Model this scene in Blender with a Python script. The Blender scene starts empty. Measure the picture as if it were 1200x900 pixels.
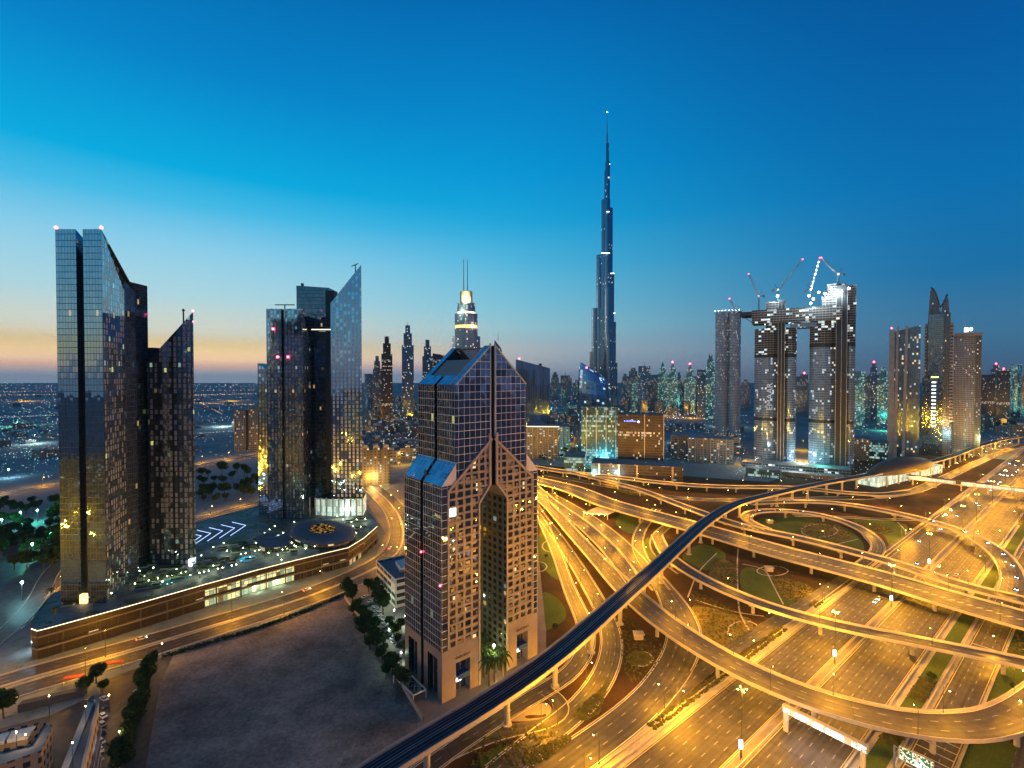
import bpy, bmesh, math, random
from mathutils import Vector, Matrix
R = math.radians
rnd = random.Random(7)
scene = bpy.context.scene
# ---------------------------------------------------------------- camera
CAM_H = 138.0; F = 570.0; TH = math.atan(10/570)
cd = bpy.data.cameras.new('camera'); cam = bpy.data.objects.new('camera', cd)
scene.collection.objects.link(cam); scene.camera = cam
cam.location = (0, 0, CAM_H); cam.rotation_euler = (math.pi/2-TH, 0, 0)
cd.sensor_width = 36; cd.lens = F/1200*36; cd.clip_start = 0.5; cd.clip_end = 60000
# ---------------------------------------------------------------- sky
world = bpy.data.worlds.new('World'); scene.world = world; world.use_nodes = True
wt = world.node_tree; wn = wt.nodes; wl = wt.links; wn.clear()
SUN_AZ = R(-78)      # the afterglow sits beyond the left frame edge
wo = wn.new('ShaderNodeOutputWorld'); bg = wn.new('ShaderNodeBackground')
sky = wn.new('ShaderNodeTexSky'); sky.sky_type = 'NISHITA'; sky.sun_disc = False
sky.sun_elevation = R(-2.5); sky.sun_rotation = SUN_AZ
tc = wn.new('ShaderNodeTexCoord'); sep = wn.new('ShaderNodeSeparateXYZ'); wl.new(tc.outputs['Generated'], sep.inputs[0])
def wmath(op, a, b=None, c=None):
    n = wn.new('ShaderNodeMath'); n.operation = op
    for i, x in enumerate((a, b, c)):
        if x is None: continue
        if isinstance(x, (int, float)): n.inputs[i].default_value = x
        else: wl.new(x, n.inputs[i])
    return n.outputs[0]
el = wmath('DIVIDE', wmath('ARCSINE', sep.outputs[2]), R(45))          # 0..1 = 0..45 degrees
el = wmath('MAXIMUM', el, 0.0)
az = wmath('ARCTAN2', sep.outputs[0], sep.outputs[1])
def srgb(r, g, b):
    f = lambda c: (c/255/12.92) if c/255 <= .04045 else ((c/255+.055)/1.055)**2.4
    return (f(r), f(g), f(b), 1)
def ramp(stops):
    n = wn.new('ShaderNodeValToRGB'); cr = n.color_ramp
    while len(cr.elements) < len(stops): cr.elements.new(.5)
    for e, (p, c) in zip(cr.elements, stops): e.position = p; e.color = srgb(*c)
    wl.new(el, n.inputs[0]); return n.outputs[0]
# dusk sky: afterglow side, middle, and the dark side opposite the sun
HAZE_D = 3.5e-5
def clear(e, c):
    """sky colour before it passes through the haze, so that the air in between is not counted twice"""
    a = math.radians(max(e*45, .01)); path = min(722/math.sin(a), 9800); T = math.exp(-HAZE_D*path)
    out = []
    for x, S in zip(srgb(*c)[:3], (.012, .10, .24)): out.append(max(0, (x-(1-T)*S)/(T*1.3)))
    return (*out, 1)
def ramp2(stops):
    n = wn.new('ShaderNodeValToRGB'); cr = n.color_ramp
    while len(cr.elements) < len(stops): cr.elements.new(.5)
    for e, (p, c) in zip(cr.elements, stops): e.position = p; e.color = clear(p, c)
    wl.new(el, n.inputs[0]); return n.outputs[0]
rL = ramp2([(0, (118, 138, 160)), (.009, (150, 152, 164)), (.022, (206, 170, 156)), (.036, (240, 204, 168)), (.05, (240, 208, 158)), (.07, (222, 200, 152)), (.095, (206, 208, 194)), (.17, (172, 212, 222)), (.276, (136, 204, 233)), (.36, (70, 186, 230)), (.43, (4, 170, 223)), (.62, (0, 131, 200)), (.85, (0, 100, 170)), (1, (60, 92, 130))])
rM = ramp2([(0, (112, 132, 156)), (.02, (136, 152, 172)), (.067, (156, 174, 187)), (.12, (138, 190, 205)), (.19, (112, 188, 214)), (.284, (72, 178, 218)), (.39, (24, 162, 216)), (.505, (0, 148, 212)), (.83, (0, 105, 178)), (1, (50, 84, 126))])
rR = ramp2([(0, (74, 96, 124)), (.03, (66, 104, 136)), (.078, (62, 116, 152)), (.2, (24, 112, 166)), (.367, (3, 110, 175)), (.62, (0, 90, 160)), (.85, (0, 74, 140)), (1, (50, 80, 120))])
rB = ramp([(0, (84, 102, 132)), (.1, (62, 106, 150)), (.4, (22, 92, 152)), (.85, (8, 66, 126)), (1, (50, 78, 116))])
def wmix(fac, a, b, mode='MIX'):
    n = wn.new('ShaderNodeMix'); n.data_type = 'RGBA'; n.blend_type = mode
    if isinstance(fac, (int, float)): n.inputs[0].default_value = fac
    else: wl.new(fac, n.inputs[0])
    wl.new(a, n.inputs[6]); wl.new(b, n.inputs[7]); return n.outputs[2]
def span(a0, a1):
    n = wn.new('ShaderNodeMapRange'); n.interpolation_type = 'SMOOTHSTEP'
    wl.new(dist, n.inputs[0]); n.inputs[1].default_value = a0; n.inputs[2].default_value = a1; return n.outputs[0]
dd = wmath('SUBTRACT', az, SUN_AZ)
dist = wmath('ARCCOSINE', wmath('COSINE', dd))                         # angle from the afterglow, 0..pi
c = wmix(span(R(42), R(90)), rL, rM); c = wmix(span(R(72), R(124)), c, rR); c = wmix(span(R(124), R(170)), c, rB)
scl = wn.new('ShaderNodeVectorMath'); scl.operation = 'SCALE'; wl.new(sky.outputs[0], scl.inputs[0]); scl.inputs[3].default_value = 0.01
c = wmix(1.0, c, scl.outputs[0], 'ADD')
wl.new(c, bg.inputs[0]); bg.inputs[1].default_value = 1.3; wl.new(bg.outputs[0], wo.inputs[0])
# last light of the sun from the left, very weak at dusk
sd = bpy.data.lights.new('sun', 'SUN'); sd.energy = 0.06; sd.angle = R(8); sd.color = (1, .72, .55)
so = bpy.data.objects.new('sun', sd); scene.collection.objects.link(so)
so.rotation_euler = (R(84), 0, -SUN_AZ + math.pi)
# ---------------------------------------------------------------- render settings
scene.view_settings.view_transform = 'Standard'; scene.view_settings.look = 'None'
scene.view_settings.exposure = 0; scene.view_settings.gamma = 1
cy = scene.cycles
cy.use_denoising = True; cy.use_adaptive_sampling = True; cy.adaptive_threshold = 0.02
cy.max_bounces = 4; cy.diffuse_bounces = 1; cy.glossy_bounces = 3; cy.transmission_bounces = 1; cy.volume_bounces = 0
cy.sample_clamp_indirect = 2.0; cy.sample_clamp_direct = 0; cy.caustics_reflective = False; cy.caustics_refractive = False
try: cy.use_light_tree = True
except Exception: pass
# ---------------------------------------------------------------- projection helpers
CT, ST = math.cos(TH), math.sin(TH)
def at(u, v, z=0.0):
    """ground (or height z) point seen at photo position u, v"""
    a = (u-600)/F; b = (v-450)/F
    d = Vector((a, CT-b*ST, -ST-b*CT)); t = (z-CAM_H)/d.z
    return Vector((d.x*t, d.y*t, z))
def zw(v, Y):
    b = (v-450)/F
    return CAM_H + Y*(-ST-b*CT)/(CT-b*ST)
def xw(u, Y, v=440):
    return (u-600)/F*Y/(CT-(v-450)/F*ST)
# ---------------------------------------------------------------- object helpers
C = scene.collection
def tag(o, label=None, cat=None, group=None, kind=None):
    if label: o['label'] = label
    if cat: o['category'] = cat
    if group: o['group'] = group
    if kind: o['kind'] = kind
    return o
def empty(name, loc, rz=0):
    o = bpy.data.objects.new(name, None); C.objects.link(o); o.location = loc; o.rotation_euler = (0, 0, rz)
    o.empty_display_size = 1; return o
def wloc(o):
    p = Vector((0, 0, 0))
    while o is not None: p = p + o.location; o = o.parent
    return p
class MB:
    def __init__(s): s.v = []; s.f = []; s.uv = []; s.mi = []; s.smooth = False
    def face(s, pts, uvs=None, mi=0):
        i = len(s.v); s.v += [tuple(p) for p in pts]; s.f.append(tuple(range(i, i+len(pts))))
        s.uv.append(uvs or [(p[0], p[1]) for p in pts]); s.mi.append(mi)
    def wall(s, a, b, z0, z1a, z1b=None, u0=0, mi=0):
        """vertical wall from a to b (xy), outward to the right of a->b"""
        z1b = z1a if z1b is None else z1b
        L = math.hypot(b[0]-a[0], b[1]-a[1])
        s.face([(a[0], a[1], z0), (b[0], b[1], z0), (b[0], b[1], z1b), (a[0], a[1], z1a)], [(u0, z0), (u0+L, z0), (u0+L, z1b), (u0, z1a)], mi)
        return u0+L
    def prism(s, poly, z0, z1, cap=True, bottom=False, mi=0):
        """poly counter-clockwise; z1 number or a list of heights"""
        n = len(poly); t = z1 if isinstance(z1, (list, tuple)) else [z1]*n; u = 0
        for i in range(n):
            j = (i+1) % n; u = s.wall(poly[i], poly[j], z0, t[i], t[j], u, mi)
        if cap: s.face([(poly[i][0], poly[i][1], t[i]) for i in range(n)], None, mi)
        if bottom: s.face([(poly[i][0], poly[i][1], z0) for i in reversed(range(n))], None, mi)
    def cap(s, poly, z1, mi=0):
        n = len(poly); t = z1 if isinstance(z1, (list, tuple)) else [z1]*n
        s.face([(poly[i][0], poly[i][1], t[i]) for i in range(n)], None, mi)
    def box(s, x0, x1, y0, y1, z0, z1, mi=0):
        s.prism([(x0, y0), (x1, y0), (x1, y1), (x0, y1)], z0, z1, True, True, mi)
    def tube(s, p, q, r0, r1=None, n=6, caps=True):
        r1 = r0 if r1 is None else r1
        p = Vector(p); q = Vector(q); d = (q-p).normalized()
        a = d.orthogonal().normalized(); b = d.cross(a)
        A = [p+(a*math.cos(2*math.pi*k/n)+b*math.sin(2*math.pi*k/n))*r0 for k in range(n)]
        B = [q+(a*math.cos(2*math.pi*k/n)+b*math.sin(2*math.pi*k/n))*r1 for k in range(n)]
        L = (q-p).length
        for k in range(n):
            j = (k+1) % n; s.face([A[k], A[j], B[j], B[k]], [(k, 0), (k+1, 0), (k+1, L), (k, L)])
        if caps: s.face(A[::-1]); s.face(B)
    def ball(s, c, r, n=8, m=5, sz=1.0):
        c = Vector(c)
        P = lambda i, j: c+Vector((r*math.sin(math.pi*i/m)*math.cos(2*math.pi*j/n), r*math.sin(math.pi*i/m)*math.sin(2*math.pi*j/n), sz*r*math.cos(math.pi*i/m)))
        for i in range(m):
            for j in range(n):
                if i == 0: s.face([P(0, 0), P(1, j), P(1, j+1)])
                elif i == m-1: s.face([P(i, j), P(m, 0), P(i, j+1)])
                else: s.face([P(i, j), P(i+1, j), P(i+1, j+1), P(i, j+1)])
    def build(s, name, mat, parent=None, local=False, merge=False, smooth=False):
        off = wloc(parent) if (parent is not None and not local) else Vector((0, 0, 0))
        me = bpy.data.meshes.new(name)
        me.from_pydata([(p[0]-off.x, p[1]-off.y, p[2]-off.z) for p in s.v], [], s.f)
        ul = me.uv_layers.new(name='UVMap'); k = 0
        flat = [c for fu in s.uv for uvp in fu for c in uvp]
        ul.data.foreach_set('uv', flat)
        for m in (mat if isinstance(mat, (list, tuple)) else [mat]): me.materials.append(m)
        if any(s.mi): me.polygons.foreach_set('material_index', s.mi)
        if merge or smooth:
            bm = bmesh.new(); bm.from_mesh(me); bmesh.ops.remove_doubles(bm, verts=bm.verts, dist=.001); bm.to_mesh(me); bm.free()
        if smooth: me.polygons.foreach_set('use_smooth', [True]*len(me.polygons))
        me.update()
        o = bpy.data.objects.new(name, me); C.objects.link(o)
        if parent is not None: o.parent = parent
        return o
def copy_tree(o, parent=None):
    c = o.copy(); C.objects.link(c); c.parent = parent
    for ch in o.children: copy_tree(ch, c)
    return c
# ---------------------------------------------------------------- materials
class NT:
    def __init__(s, name):
        s.m = bpy.data.materials.new(name); s.m.use_nodes = True; s.t = s.m.node_tree; s.n = s.t.nodes; s.l = s.t.links; s.n.clear()
        s.out = s.n.new('ShaderNodeOutputMaterial')
    def inp(s, sock, x):
        if x is None: return
        if isinstance(x, bpy.types.NodeSocket): s.l.new(x, sock)
        else:
            if isinstance(x, tuple) and len(x) == 3 and sock.type == 'RGBA': x = (*x, 1)
            sock.default_value = x
    def math(s, op, a, b=None, c=None, clamp=False):
        n = s.n.new('ShaderNodeMath'); n.operation = op; n.use_clamp = clamp
        for i, x in enumerate((a, b, c)): s.inp(n.inputs[i], x)
        return n.outputs[0]
    def vmath(s, op, a, b=None):
        n = s.n.new('ShaderNodeVectorMath'); n.operation = op
        s.inp(n.inputs[0], a)
        if b is not None: s.inp(n.inputs[3] if op == 'SCALE' else n.inputs[1], b)
        return n.outputs[0]
    def mix(s, f, a, b, mode='MIX'):
        n = s.n.new('ShaderNodeMix'); n.data_type = 'RGBA'; n.blend_type = mode
        s.inp(n.inputs[0], f); s.inp(n.inputs[6], a); s.inp(n.inputs[7], b); return n.outputs[2]
    def uv(s): return s.n.new('ShaderNodeTexCoord').outputs['UV']
    def pos(s): return s.n.new('ShaderNodeNewGeometry').outputs['Position']
    def noise(s, vec, scale, detail=3, rough=.6):
        n = s.n.new('ShaderNodeTexNoise'); s.inp(n.inputs['Vector'], vec); n.inputs['Scale'].default_value = scale
        n.inputs['Detail'].default_value = detail; n.inputs['Roughness'].default_value = rough; return n.outputs[0]
    def white(s, vec):
        n = s.n.new('ShaderNodeTexWhiteNoise'); n.noise_dimensions = '3D'; s.inp(n.inputs['Vector'], vec); return n.outputs[0], n.outputs[1]
    def xyz(s, v):
        n = s.n.new('ShaderNodeSeparateXYZ'); s.inp(n.inputs[0], v); return n.outputs
    def comb(s, x, y, z=0.0):
        n = s.n.new('ShaderNodeCombineXYZ'); s.inp(n.inputs[0], x); s.inp(n.inputs[1], y); s.inp(n.inputs[2], z); return n.outputs[0]
    def maprange(s, x, a, b, c=0., d=1.):
        n = s.n.new('ShaderNodeMapRange'); s.inp(n.inputs[0], x)
        for i, k in enumerate((a, b, c, d)): s.inp(n.inputs[i+1], k)
        return n.outputs[0]
    def bsdf(s, col, rough=.7, metal=0., emis=None, estr=0., normal=None, spec=None):
        n = s.n.new('ShaderNodeBsdfPrincipled'); s.inp(n.inputs['Base Color'], col); s.inp(n.inputs['Roughness'], rough); s.inp(n.inputs['Metallic'], metal)
        if emis is not None: s.inp(n.inputs['Emission Color'], emis); s.inp(n.inputs['Emission Strength'], estr)
        if normal is not None: s.inp(n.inputs['Normal'], normal)
        if spec is not None: s.inp(n.inputs['Specular IOR Level'], spec)
        return n.outputs[0]
    def done(s, sh):
        s.l.new(sh, s.out.inputs[0])
        try: s.m.cycles.emission_sampling = 'NONE'
        except Exception: pass
        return s.m
def plain(name, col, rough=.75, metal=0., var=.25, scale=.15, spec=None):
    t = NT(name); nz = t.noise(t.pos(), scale, 5)
    k = t.maprange(nz, .25, .75, 1-var, 1+var)
    fine = t.maprange(t.noise(t.pos(), scale*14, 2), .3, .7, 1-var*.5, 1+var*.5)
    c = t.vmath('SCALE', col, t.math('MULTIPLY', k, fine))
    return t.done(t.bsdf(c, rough, metal, spec=spec))
def glow(name, col, strength, sample=False):
    t = NT(name); e = t.n.new('ShaderNodeEmission'); e.inputs[0].default_value = (*col, 1); e.inputs[1].default_value = strength
    m = t.done(e.outputs[0])
    if sample: m.cycles.emission_sampling = 'FRONT'
    return m
def facade(name, cw=3., fh=3.6, mw=.12, mh=.15, frame=(.2, .2, .22), glass=(.22, .28, .36), metal=.85, rough=.04, lit=.06, warm=(1, .62, .25), cool=(.75, .95, 1), coolf=.4, strength=2.5, cluster=.6, wob=.012, fmetal=0., frough=.5, blind=0., blindcol=(.3, .32, .34), panel=1, gvar=.25, seed=0., floorlit=0.):
    """wall of glass panes in a frame grid: pane size, frame share and how many panes are lit are the arguments; UV is in metres"""
    t = NT(name); u = t.xyz(t.uv()); X = t.math('DIVIDE', u[0], cw); Y = t.math('DIVIDE', u[1], fh)
    cx = t.math('FLOOR', X); cyy = t.math('FLOOR', Y); fx = t.math('FRACT', X); fy = t.math('FRACT', Y)
    mask = t.math('MAXIMUM', t.math('LESS_THAN', fx, mw), t.math('LESS_THAN', fy, mh))
    r1, rc = t.white(t.comb(cx, cyy, 3.1+seed)); r2, _ = t.white(t.comb(cx, cyy, 9.7+seed))
    geo = t.n.new('ShaderNodeNewGeometry')
    jit = t.vmath('SCALE', t.vmath('SUBTRACT', rc, (.5, .5, .5)), wob*2)
    wave = t.n.new('ShaderNodeTexNoise'); t.inp(wave.inputs['Vector'], t.uv()); wave.inputs['Scale'].default_value = .09; wave.inputs['Detail'].default_value = 1
    wv = t.vmath('SCALE', t.vmath('SUBTRACT', wave.outputs[1], (.5, .5, .5)), wob*3)
    nrm = t.vmath('NORMALIZE', t.vmath('ADD', t.vmath('ADD', geo.outputs['Normal'], jit), wv))
    cl = t.noise(t.comb(t.math('MULTIPLY', cx, .13), t.math('MULTIPLY', cyy, .17), seed), 1.0, 2)
    thr = t.math('MULTIPLY', lit, t.maprange(cl, .38, .68, 1-cluster, 1+2.5*cluster))
    if floorlit:
        fr, _ = t.white(t.comb(0., cyy, 5+seed)); thr = t.math('ADD', thr, t.math('MULTIPLY', t.math('LESS_THAN', fr, floorlit), .55))
    on = t.math('LESS_THAN', r1, thr)
    ecol = t.mix(t.math('LESS_THAN', r2, coolf), (*warm, 1), (*cool, 1))
    inner = t.noise(t.comb(t.math('MULTIPLY', X, 7.), t.math('MULTIPLY', Y, 5.)), 1., 1)
    es = t.math('MULTIPLY', on, t.math('MULTIPLY', t.maprange(r2, 0., 1., .25, 1.), t.math('MULTIPLY', strength, t.maprange(inner, .3, .7, .3, 1.2))))
    gcol = t.vmath('SCALE', glass, t.maprange(r2, 0., 1., 1-gvar, 1+gvar))
    gm = metal; gr = rough
    if blind:
        bl = t.math('LESS_THAN', t.white(t.comb(cx, cyy, 21.+seed))[0], blind); gcol = t.mix(bl, gcol, (*blindcol, 1))
        gm = t.maprange(bl, 0., 1., metal, metal*.35); gr = t.maprange(bl, 0., 1., rough, .25)
    g = t.bsdf(gcol, gr, gm, ecol, es, nrm, spec=(.12 if metal < .45 else None))
    fc = t.vmath('SCALE', frame, t.maprange(t.noise(t.uv(), .05, 4), .3, .7, .8, 1.15))
    f = t.bsdf(fc, frough, fmetal)
    ms = t.n.new('ShaderNodeMixShader'); t.l.new(mask, ms.inputs[0]); t.l.new(g, ms.inputs[1]); t.l.new(f, ms.inputs[2])
    return t.done(ms.outputs[0])
def asphalt(name, base=(.05, .046, .042), dash=True, paint=.4):
    t = NT(name); u = t.xyz(t.uv()); fx = t.math('FRACT', t.math('ADD', u[0], .5)); fy = t.math('FRACT', t.math('DIVIDE', u[1], 9.))
    line = t.math('MULTIPLY', t.math('LESS_THAN', t.math('ABSOLUTE', t.math('SUBTRACT', fx, .5)), .03), t.math('LESS_THAN', fy, .3))
    wear = t.maprange(t.noise(t.pos(), .05, 5), .3, .7, .6, 1.45)
    streak = t.maprange(t.noise(t.comb(t.math('MULTIPLY', u[0], 3.), t.math('MULTIPLY', u[1], .012)), 1., 3), .3, .7, .6, 1.45)
    # polished wheel tracks either side of each lane's oil stripe
    tr = t.maprange(t.math('COSINE', t.math('MULTIPLY', u[0], 4*math.pi)), -1., 1., .84, 1.14)
    joint = t.maprange(t.math('LESS_THAN', t.math('FRACT', t.math('DIVIDE', u[1], 63.)), .006), 0., 1., 1., .45)
    k = t.math('MULTIPLY', t.math('MULTIPLY', wear, streak), t.math('MULTIPLY', tr, joint))
    c = t.vmath('SCALE', base, k)
    if dash: c = t.mix(t.math('MULTIPLY', line, .8), c, (paint, paint*.97, paint*.9, 1))
    rr = t.maprange(t.noise(t.pos(), .3, 3), .3, .7, .45, .75)
    return t.done(t.bsdf(c, rr))
def ground_mat(name, a, b, scale=.02, rough=.95, fine=1.0, c3=None):
    t = NT(name); n1 = t.noise(t.pos(), scale, 6, .65); n2 = t.noise(t.pos(), scale*25*fine, 4, .7)
    c = t.mix(t.maprange(n1, .35, .65), (*a, 1), (*b, 1))
    if c3: c = t.mix(t.maprange(n2, .5, .72), c, (*c3, 1))
    c = t.vmath('SCALE', c, t.maprange(n2, .3, .7, .7, 1.3))
    bump = t.n.new('ShaderNodeBump'); bump.inputs['Strength'].default_value = .5; bump.inputs['Distance'].default_value = .4; t.l.new(n2, bump.inputs['Height'])
    return t.done(t.bsdf(c, rough, normal=bump.outputs[0], spec=.15))
M = {}
M['asphalt'] = asphalt('asphalt'); M['asphalt_plain'] = asphalt('asphalt_plain', dash=False)
M['concrete'] = plain('concrete', (.4, .37, .32), .85, var=.3, scale=.12); M['kerb'] = plain('kerb_concrete', (.46, .42, .36), .85, var=.2)
M['deckside'] = plain('girder_concrete', (.40, .37, .33), .85, var=.2, scale=.1)
M['pave'] = plain('paving', (.24, .21, .18), .85, var=.25, scale=.1)
M['white_paint'] = plain('white_paint', (.72, .7, .64), .6, var=.25, scale=.5); M['yellow_paint'] = plain('yellow_paint', (.6, .48, .2), .6, var=.25, scale=.5)
M['dark_metal'] = plain('dark_metal', (.06, .06, .065), .45, .6); M['grey_metal'] = plain('grey_metal', (.3, .31, .33), .4, .7)
M['desert'] = ground_mat('desert', (.10, .135, .16), (.26, .3, .32), .004, c3=(.05, .08, .075))
M['sand'] = ground_mat('sand_lot', (.10, .09, .08), (.34, .29, .24), .022, c3=(.2, .17, .14))
M['lawn'] = ground_mat('lawn', (.06, .1, .02), (.1, .14, .03), .05); M['soil'] = ground_mat('bed_soil', (.04, .022, .012), (.075, .04, .02), .06)
M['goldbed'] = ground_mat('dry_bed', (.14, .12, .03), (.26, .2, .055), .08, c3=(.04, .04, .014))
t = NT('sand_lot_tracks'); nz = t.noise(t.pos(), .022, 6, .65); n2 = t.noise(t.pos(), .6, 4, .7); n3 = t.noise(t.pos(), .09, 3)
wv = t.n.new('ShaderNodeTexWave'); wv.inputs['Scale'].default_value = .035; wv.inputs['Distortion'].default_value = 9; wv.inputs['Detail'].default_value = 2; wv.inputs['Detail Scale'].default_value = .6; t.inp(wv.inputs['Vector'], t.pos())
trk = t.math('MULTIPLY', t.math('GREATER_THAN', t.math('PINGPONG', t.math('MULTIPLY', wv.outputs[1], 4.), .5), .42), t.maprange(n3, .45, .6))
c = t.mix(t.maprange(nz, .38, .62), (.13, .115, .10, 1), (.38, .325, .27, 1)); c = t.mix(t.maprange(n3, .55, .7), c, (.2, .175, .15, 1))
c = t.vmath('SCALE', c, t.math('MULTIPLY', t.maprange(n2, .3, .7, .65, 1.35), t.maprange(trk, 0., 1., 1., 1.3)))
bump = t.n.new('ShaderNodeBump'); bump.inputs['Strength'].default_value = .8; bump.inputs['Distance'].default_value = .5; t.l.new(n2, bump.inputs['Height']); M['sand'] = t.done(t.bsdf(c, .95, normal=bump.outputs[0], spec=.1))
M['foliage'] = ground_mat('foliage', (.02, .045, .015), (.045, .085, .025), .5); M['trunk'] = plain('trunk', (.08, .055, .035), .9)
M['shrub'] = ground_mat('shrub_leaf', (.05, .06, .018), (.12, .11, .03), .4)
M['rail'] = plain('track_bed', (.02, .022, .04), .9, .0, var=.3, scale=.3); M['track'] = plain('steel_rail', (.22, .24, .3), .6, .3)
M['sodium'] = glow('sodium_lamp', (1, .62, .2), 55); M['white_lamp'] = glow('white_lamp', (.9, 1, .95), 40); M['teal_lamp'] = glow('teal_lamp', (.3, 1, .75), 60)
M['red_lamp'] = glow('red_lamp', (1, .04, .08), 30); M['strip'] = glow('led_strip', (1, .8, .5), 3.2); M['cool_strip'] = glow('cool_strip', (.42, .56, 1), 3.2)
M['warm_glow'] = glow('warm_glow', (1, .6, .2), 3.0); M['green_glow'] = glow('lit_shop', (.75, 1, .6), 1.6); M['cyan_glow'] = glow('cyan_glow', (.3, .9, 1), 2.2)
M['white_glow'] = glow('white_glow', (.9, .97, 1), 3.0); M['blue_glow'] = glow('blue_glow', (.15, .2, 1), 5.0)
M['roof'] = plain('roof_membrane', (.12, .14, .17), .8, var=.25, scale=.06); M['dark_roof'] = plain('dark_roof', (.05, .06, .075), .8)
M['beige'] = plain('beige_render', (.38, .33, .27), .85, var=.12); M['white_wall'] = plain('white_render', (.6, .6, .58), .8, var=.1)
# ================================================================ GROUND AND ROADS
def struct(name, mb, mat, **k):
    return tag(mb.build(name, mat, **k), kind='structure')
g = MB(); g.face([(-9000, -2500, 0), (9000, -2500, 0), (9000, 9000, 0), (-9000, 9000, 0)])
struct('ground', g, M['desert'])
def catmull(P, step=6.0):
    """P: list of (Vector xyz, width) -> evenly sampled list of (pos, left normal, width, s)"""
    pts = [p for p in P]; pts = [(pts[0][0]*2-pts[1][0], pts[0][1])]+pts+[(pts[-1][0]*2-pts[-2][0], pts[-1][1])]
    out = []
    for i in range(1, len(pts)-2):
        p0, p1, p2, p3 = (pts[i+k][0] for k in (-1, 0, 1, 2)); n = max(2, int((p2-p1).length/step))
        t01 = max((p1-p0).length, .01)**.5; t12 = max((p2-p1).length, .01)**.5; t23 = max((p3-p2).length, .01)**.5
        m1 = (p2-p1)+t12*((p1-p0)/t01-(p2-p0)/(t01+t12)); m2 = (p2-p1)+t12*((p3-p2)/t23-(p3-p1)/(t12+t23))
        for k in range(n):
            t = k/n; a = 2*t**3-3*t*t+1; b = t**3-2*t*t+t; c_ = -2*t**3+3*t*t; d = t**3-t*t
            out.append((p1*a+m1*b+p2*c_+m2*d, pts[i][1]*(1-t)+pts[i+1][1]*t))
    out.append(pts[-2])
    # light smoothing keeps the plan curve fair
    q = [o[0].copy() for o in out]
    for _ in range(6):
        q = [q[0]]+[(q[i-1]+q[i]*2+q[i+1])/4 for i in range(1, len(q)-1)]+[q[-1]]
    res = []; s = 0
    for i, p in enumerate(q):
        d = (q[min(i+1, len(q)-1)]-q[max(i-1, 0)]); d.z = 0; d.normalize()
        if i: s += (p-q[i-1]).length
        res.append((p, Vector((-d.y, d.x, 0)), out[i][1], s))
    return res
def off(sm, side, inset):
    """edge line: side +1 left, -1 right, 0 centre; inset in metres towards the centre"""
    return [p+n*(side*w/2-side*inset if side else inset) for p, n, w, s in sm]
def loft(mb, lines, sm, closed=False, uv=None):
    k = len(lines)
    for j in range(k if closed else k-1):
        A = lines[j]; B = lines[(j+1) % k]
        for i in range(len(sm)-1):
            mb.face([A[i], A[i+1], B[i+1], B[i]], uv(i, j) if uv else [(0, sm[i][3]), (0, sm[i+1][3]), (1, sm[i+1][3]), (1, sm[i][3])])
def up(line, dz): return [Vector((p.x, p.y, p.z+dz)) for p in line]
def setz(line, zs): return [Vector((p.x, p.y, z)) for p, z in zip(line, zs)]
def strip_obj(name, sm, side, i0, i1, dz, mat, parent, dash=None, lanes=1):
    mb = MB(); a = up(off(sm, side, i0), dz); b = up(off(sm, side, i1), dz)
    for i in range(len(sm)-1):
        if dash and False: continue
        mb.face([b[i], a[i], a[i+1], b[i+1]] if side <= 0 else [a[i], b[i], b[i+1], a[i+1]], [(0, sm[i][3]), (lanes, sm[i][3]), (lanes, sm[i+1][3]), (0, sm[i+1][3])])
    return mb.build(name, mat, parent)
def surface(name, sm, mat, parent, dz=0., inset=0., lane=3.6):
    w = sum(x[2] for x in sm)/len(sm); n = max(1, round((w-1.2)/lane)); mb = MB()
    L = up(off(sm, 1, inset), dz); Rr = up(off(sm, -1, inset), dz)
    for i in range(len(sm)-1):
        mb.face([L[i+1], L[i], Rr[i], Rr[i+1]], [(0, sm[i+1][3]), (0, sm[i][3]), (n, sm[i][3]), (n, sm[i+1][3])])
    return mb.build(name, mat, parent)
LAMPS = []   # (head position, foot position, power, material key, label, group)
FLY = []
def lamp_row(sm, spacing, side, h, power, label, s0=10, inset=-.1, reach=2.2, s1=1e9, mat='sodium'):
    nxt = s0
    for p, n, w, s in sm:
        if s >= nxt and s < s1:
            foot = p+n*(side*w/2-side*inset); LAMPS.append((foot, -n*side*reach, h, power, mat, label)); nxt += spacing
roadz = [0.05]
def ground_road(name, pts, lamps=(), kerb=(1, 1), mat='asphalt', lines=(1, 1), step=6.0, lane=3.6):
    """pts: (u, v, width); a paved strip on the ground with kerbs and edge lines"""
    roadz[0] += .012; z = roadz[0]
    sm = catmull([(at(u, v, 0)+Vector((0, 0, z)), w) for u, v, w in pts], step)
    o = surface(name, sm, M[mat], None, 0, 0, lane); tag(o, kind='structure')
    for side, k, ln in ((1, kerb[0], lines[0]), (-1, kerb[1], lines[1])):
        if k:
            mb = MB(); e0 = off(sm, side, 0); e1 = off(sm, side, -.35)
            ls = [up(e0, 0), up(e0, .14), up(e1, .14), up(e1, -z)]
            loft(mb, ls if side > 0 else ls[::-1], sm); mb.build('kerb', M['kerb'], o)
        if ln: strip_obj('edge_line', sm, side, .5, .82, .02, M['yellow_paint'] if ln == 2 else M['white_paint'], o)
    for L in lamps: lamp_row(sm, *L)
    return sm, o
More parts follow.
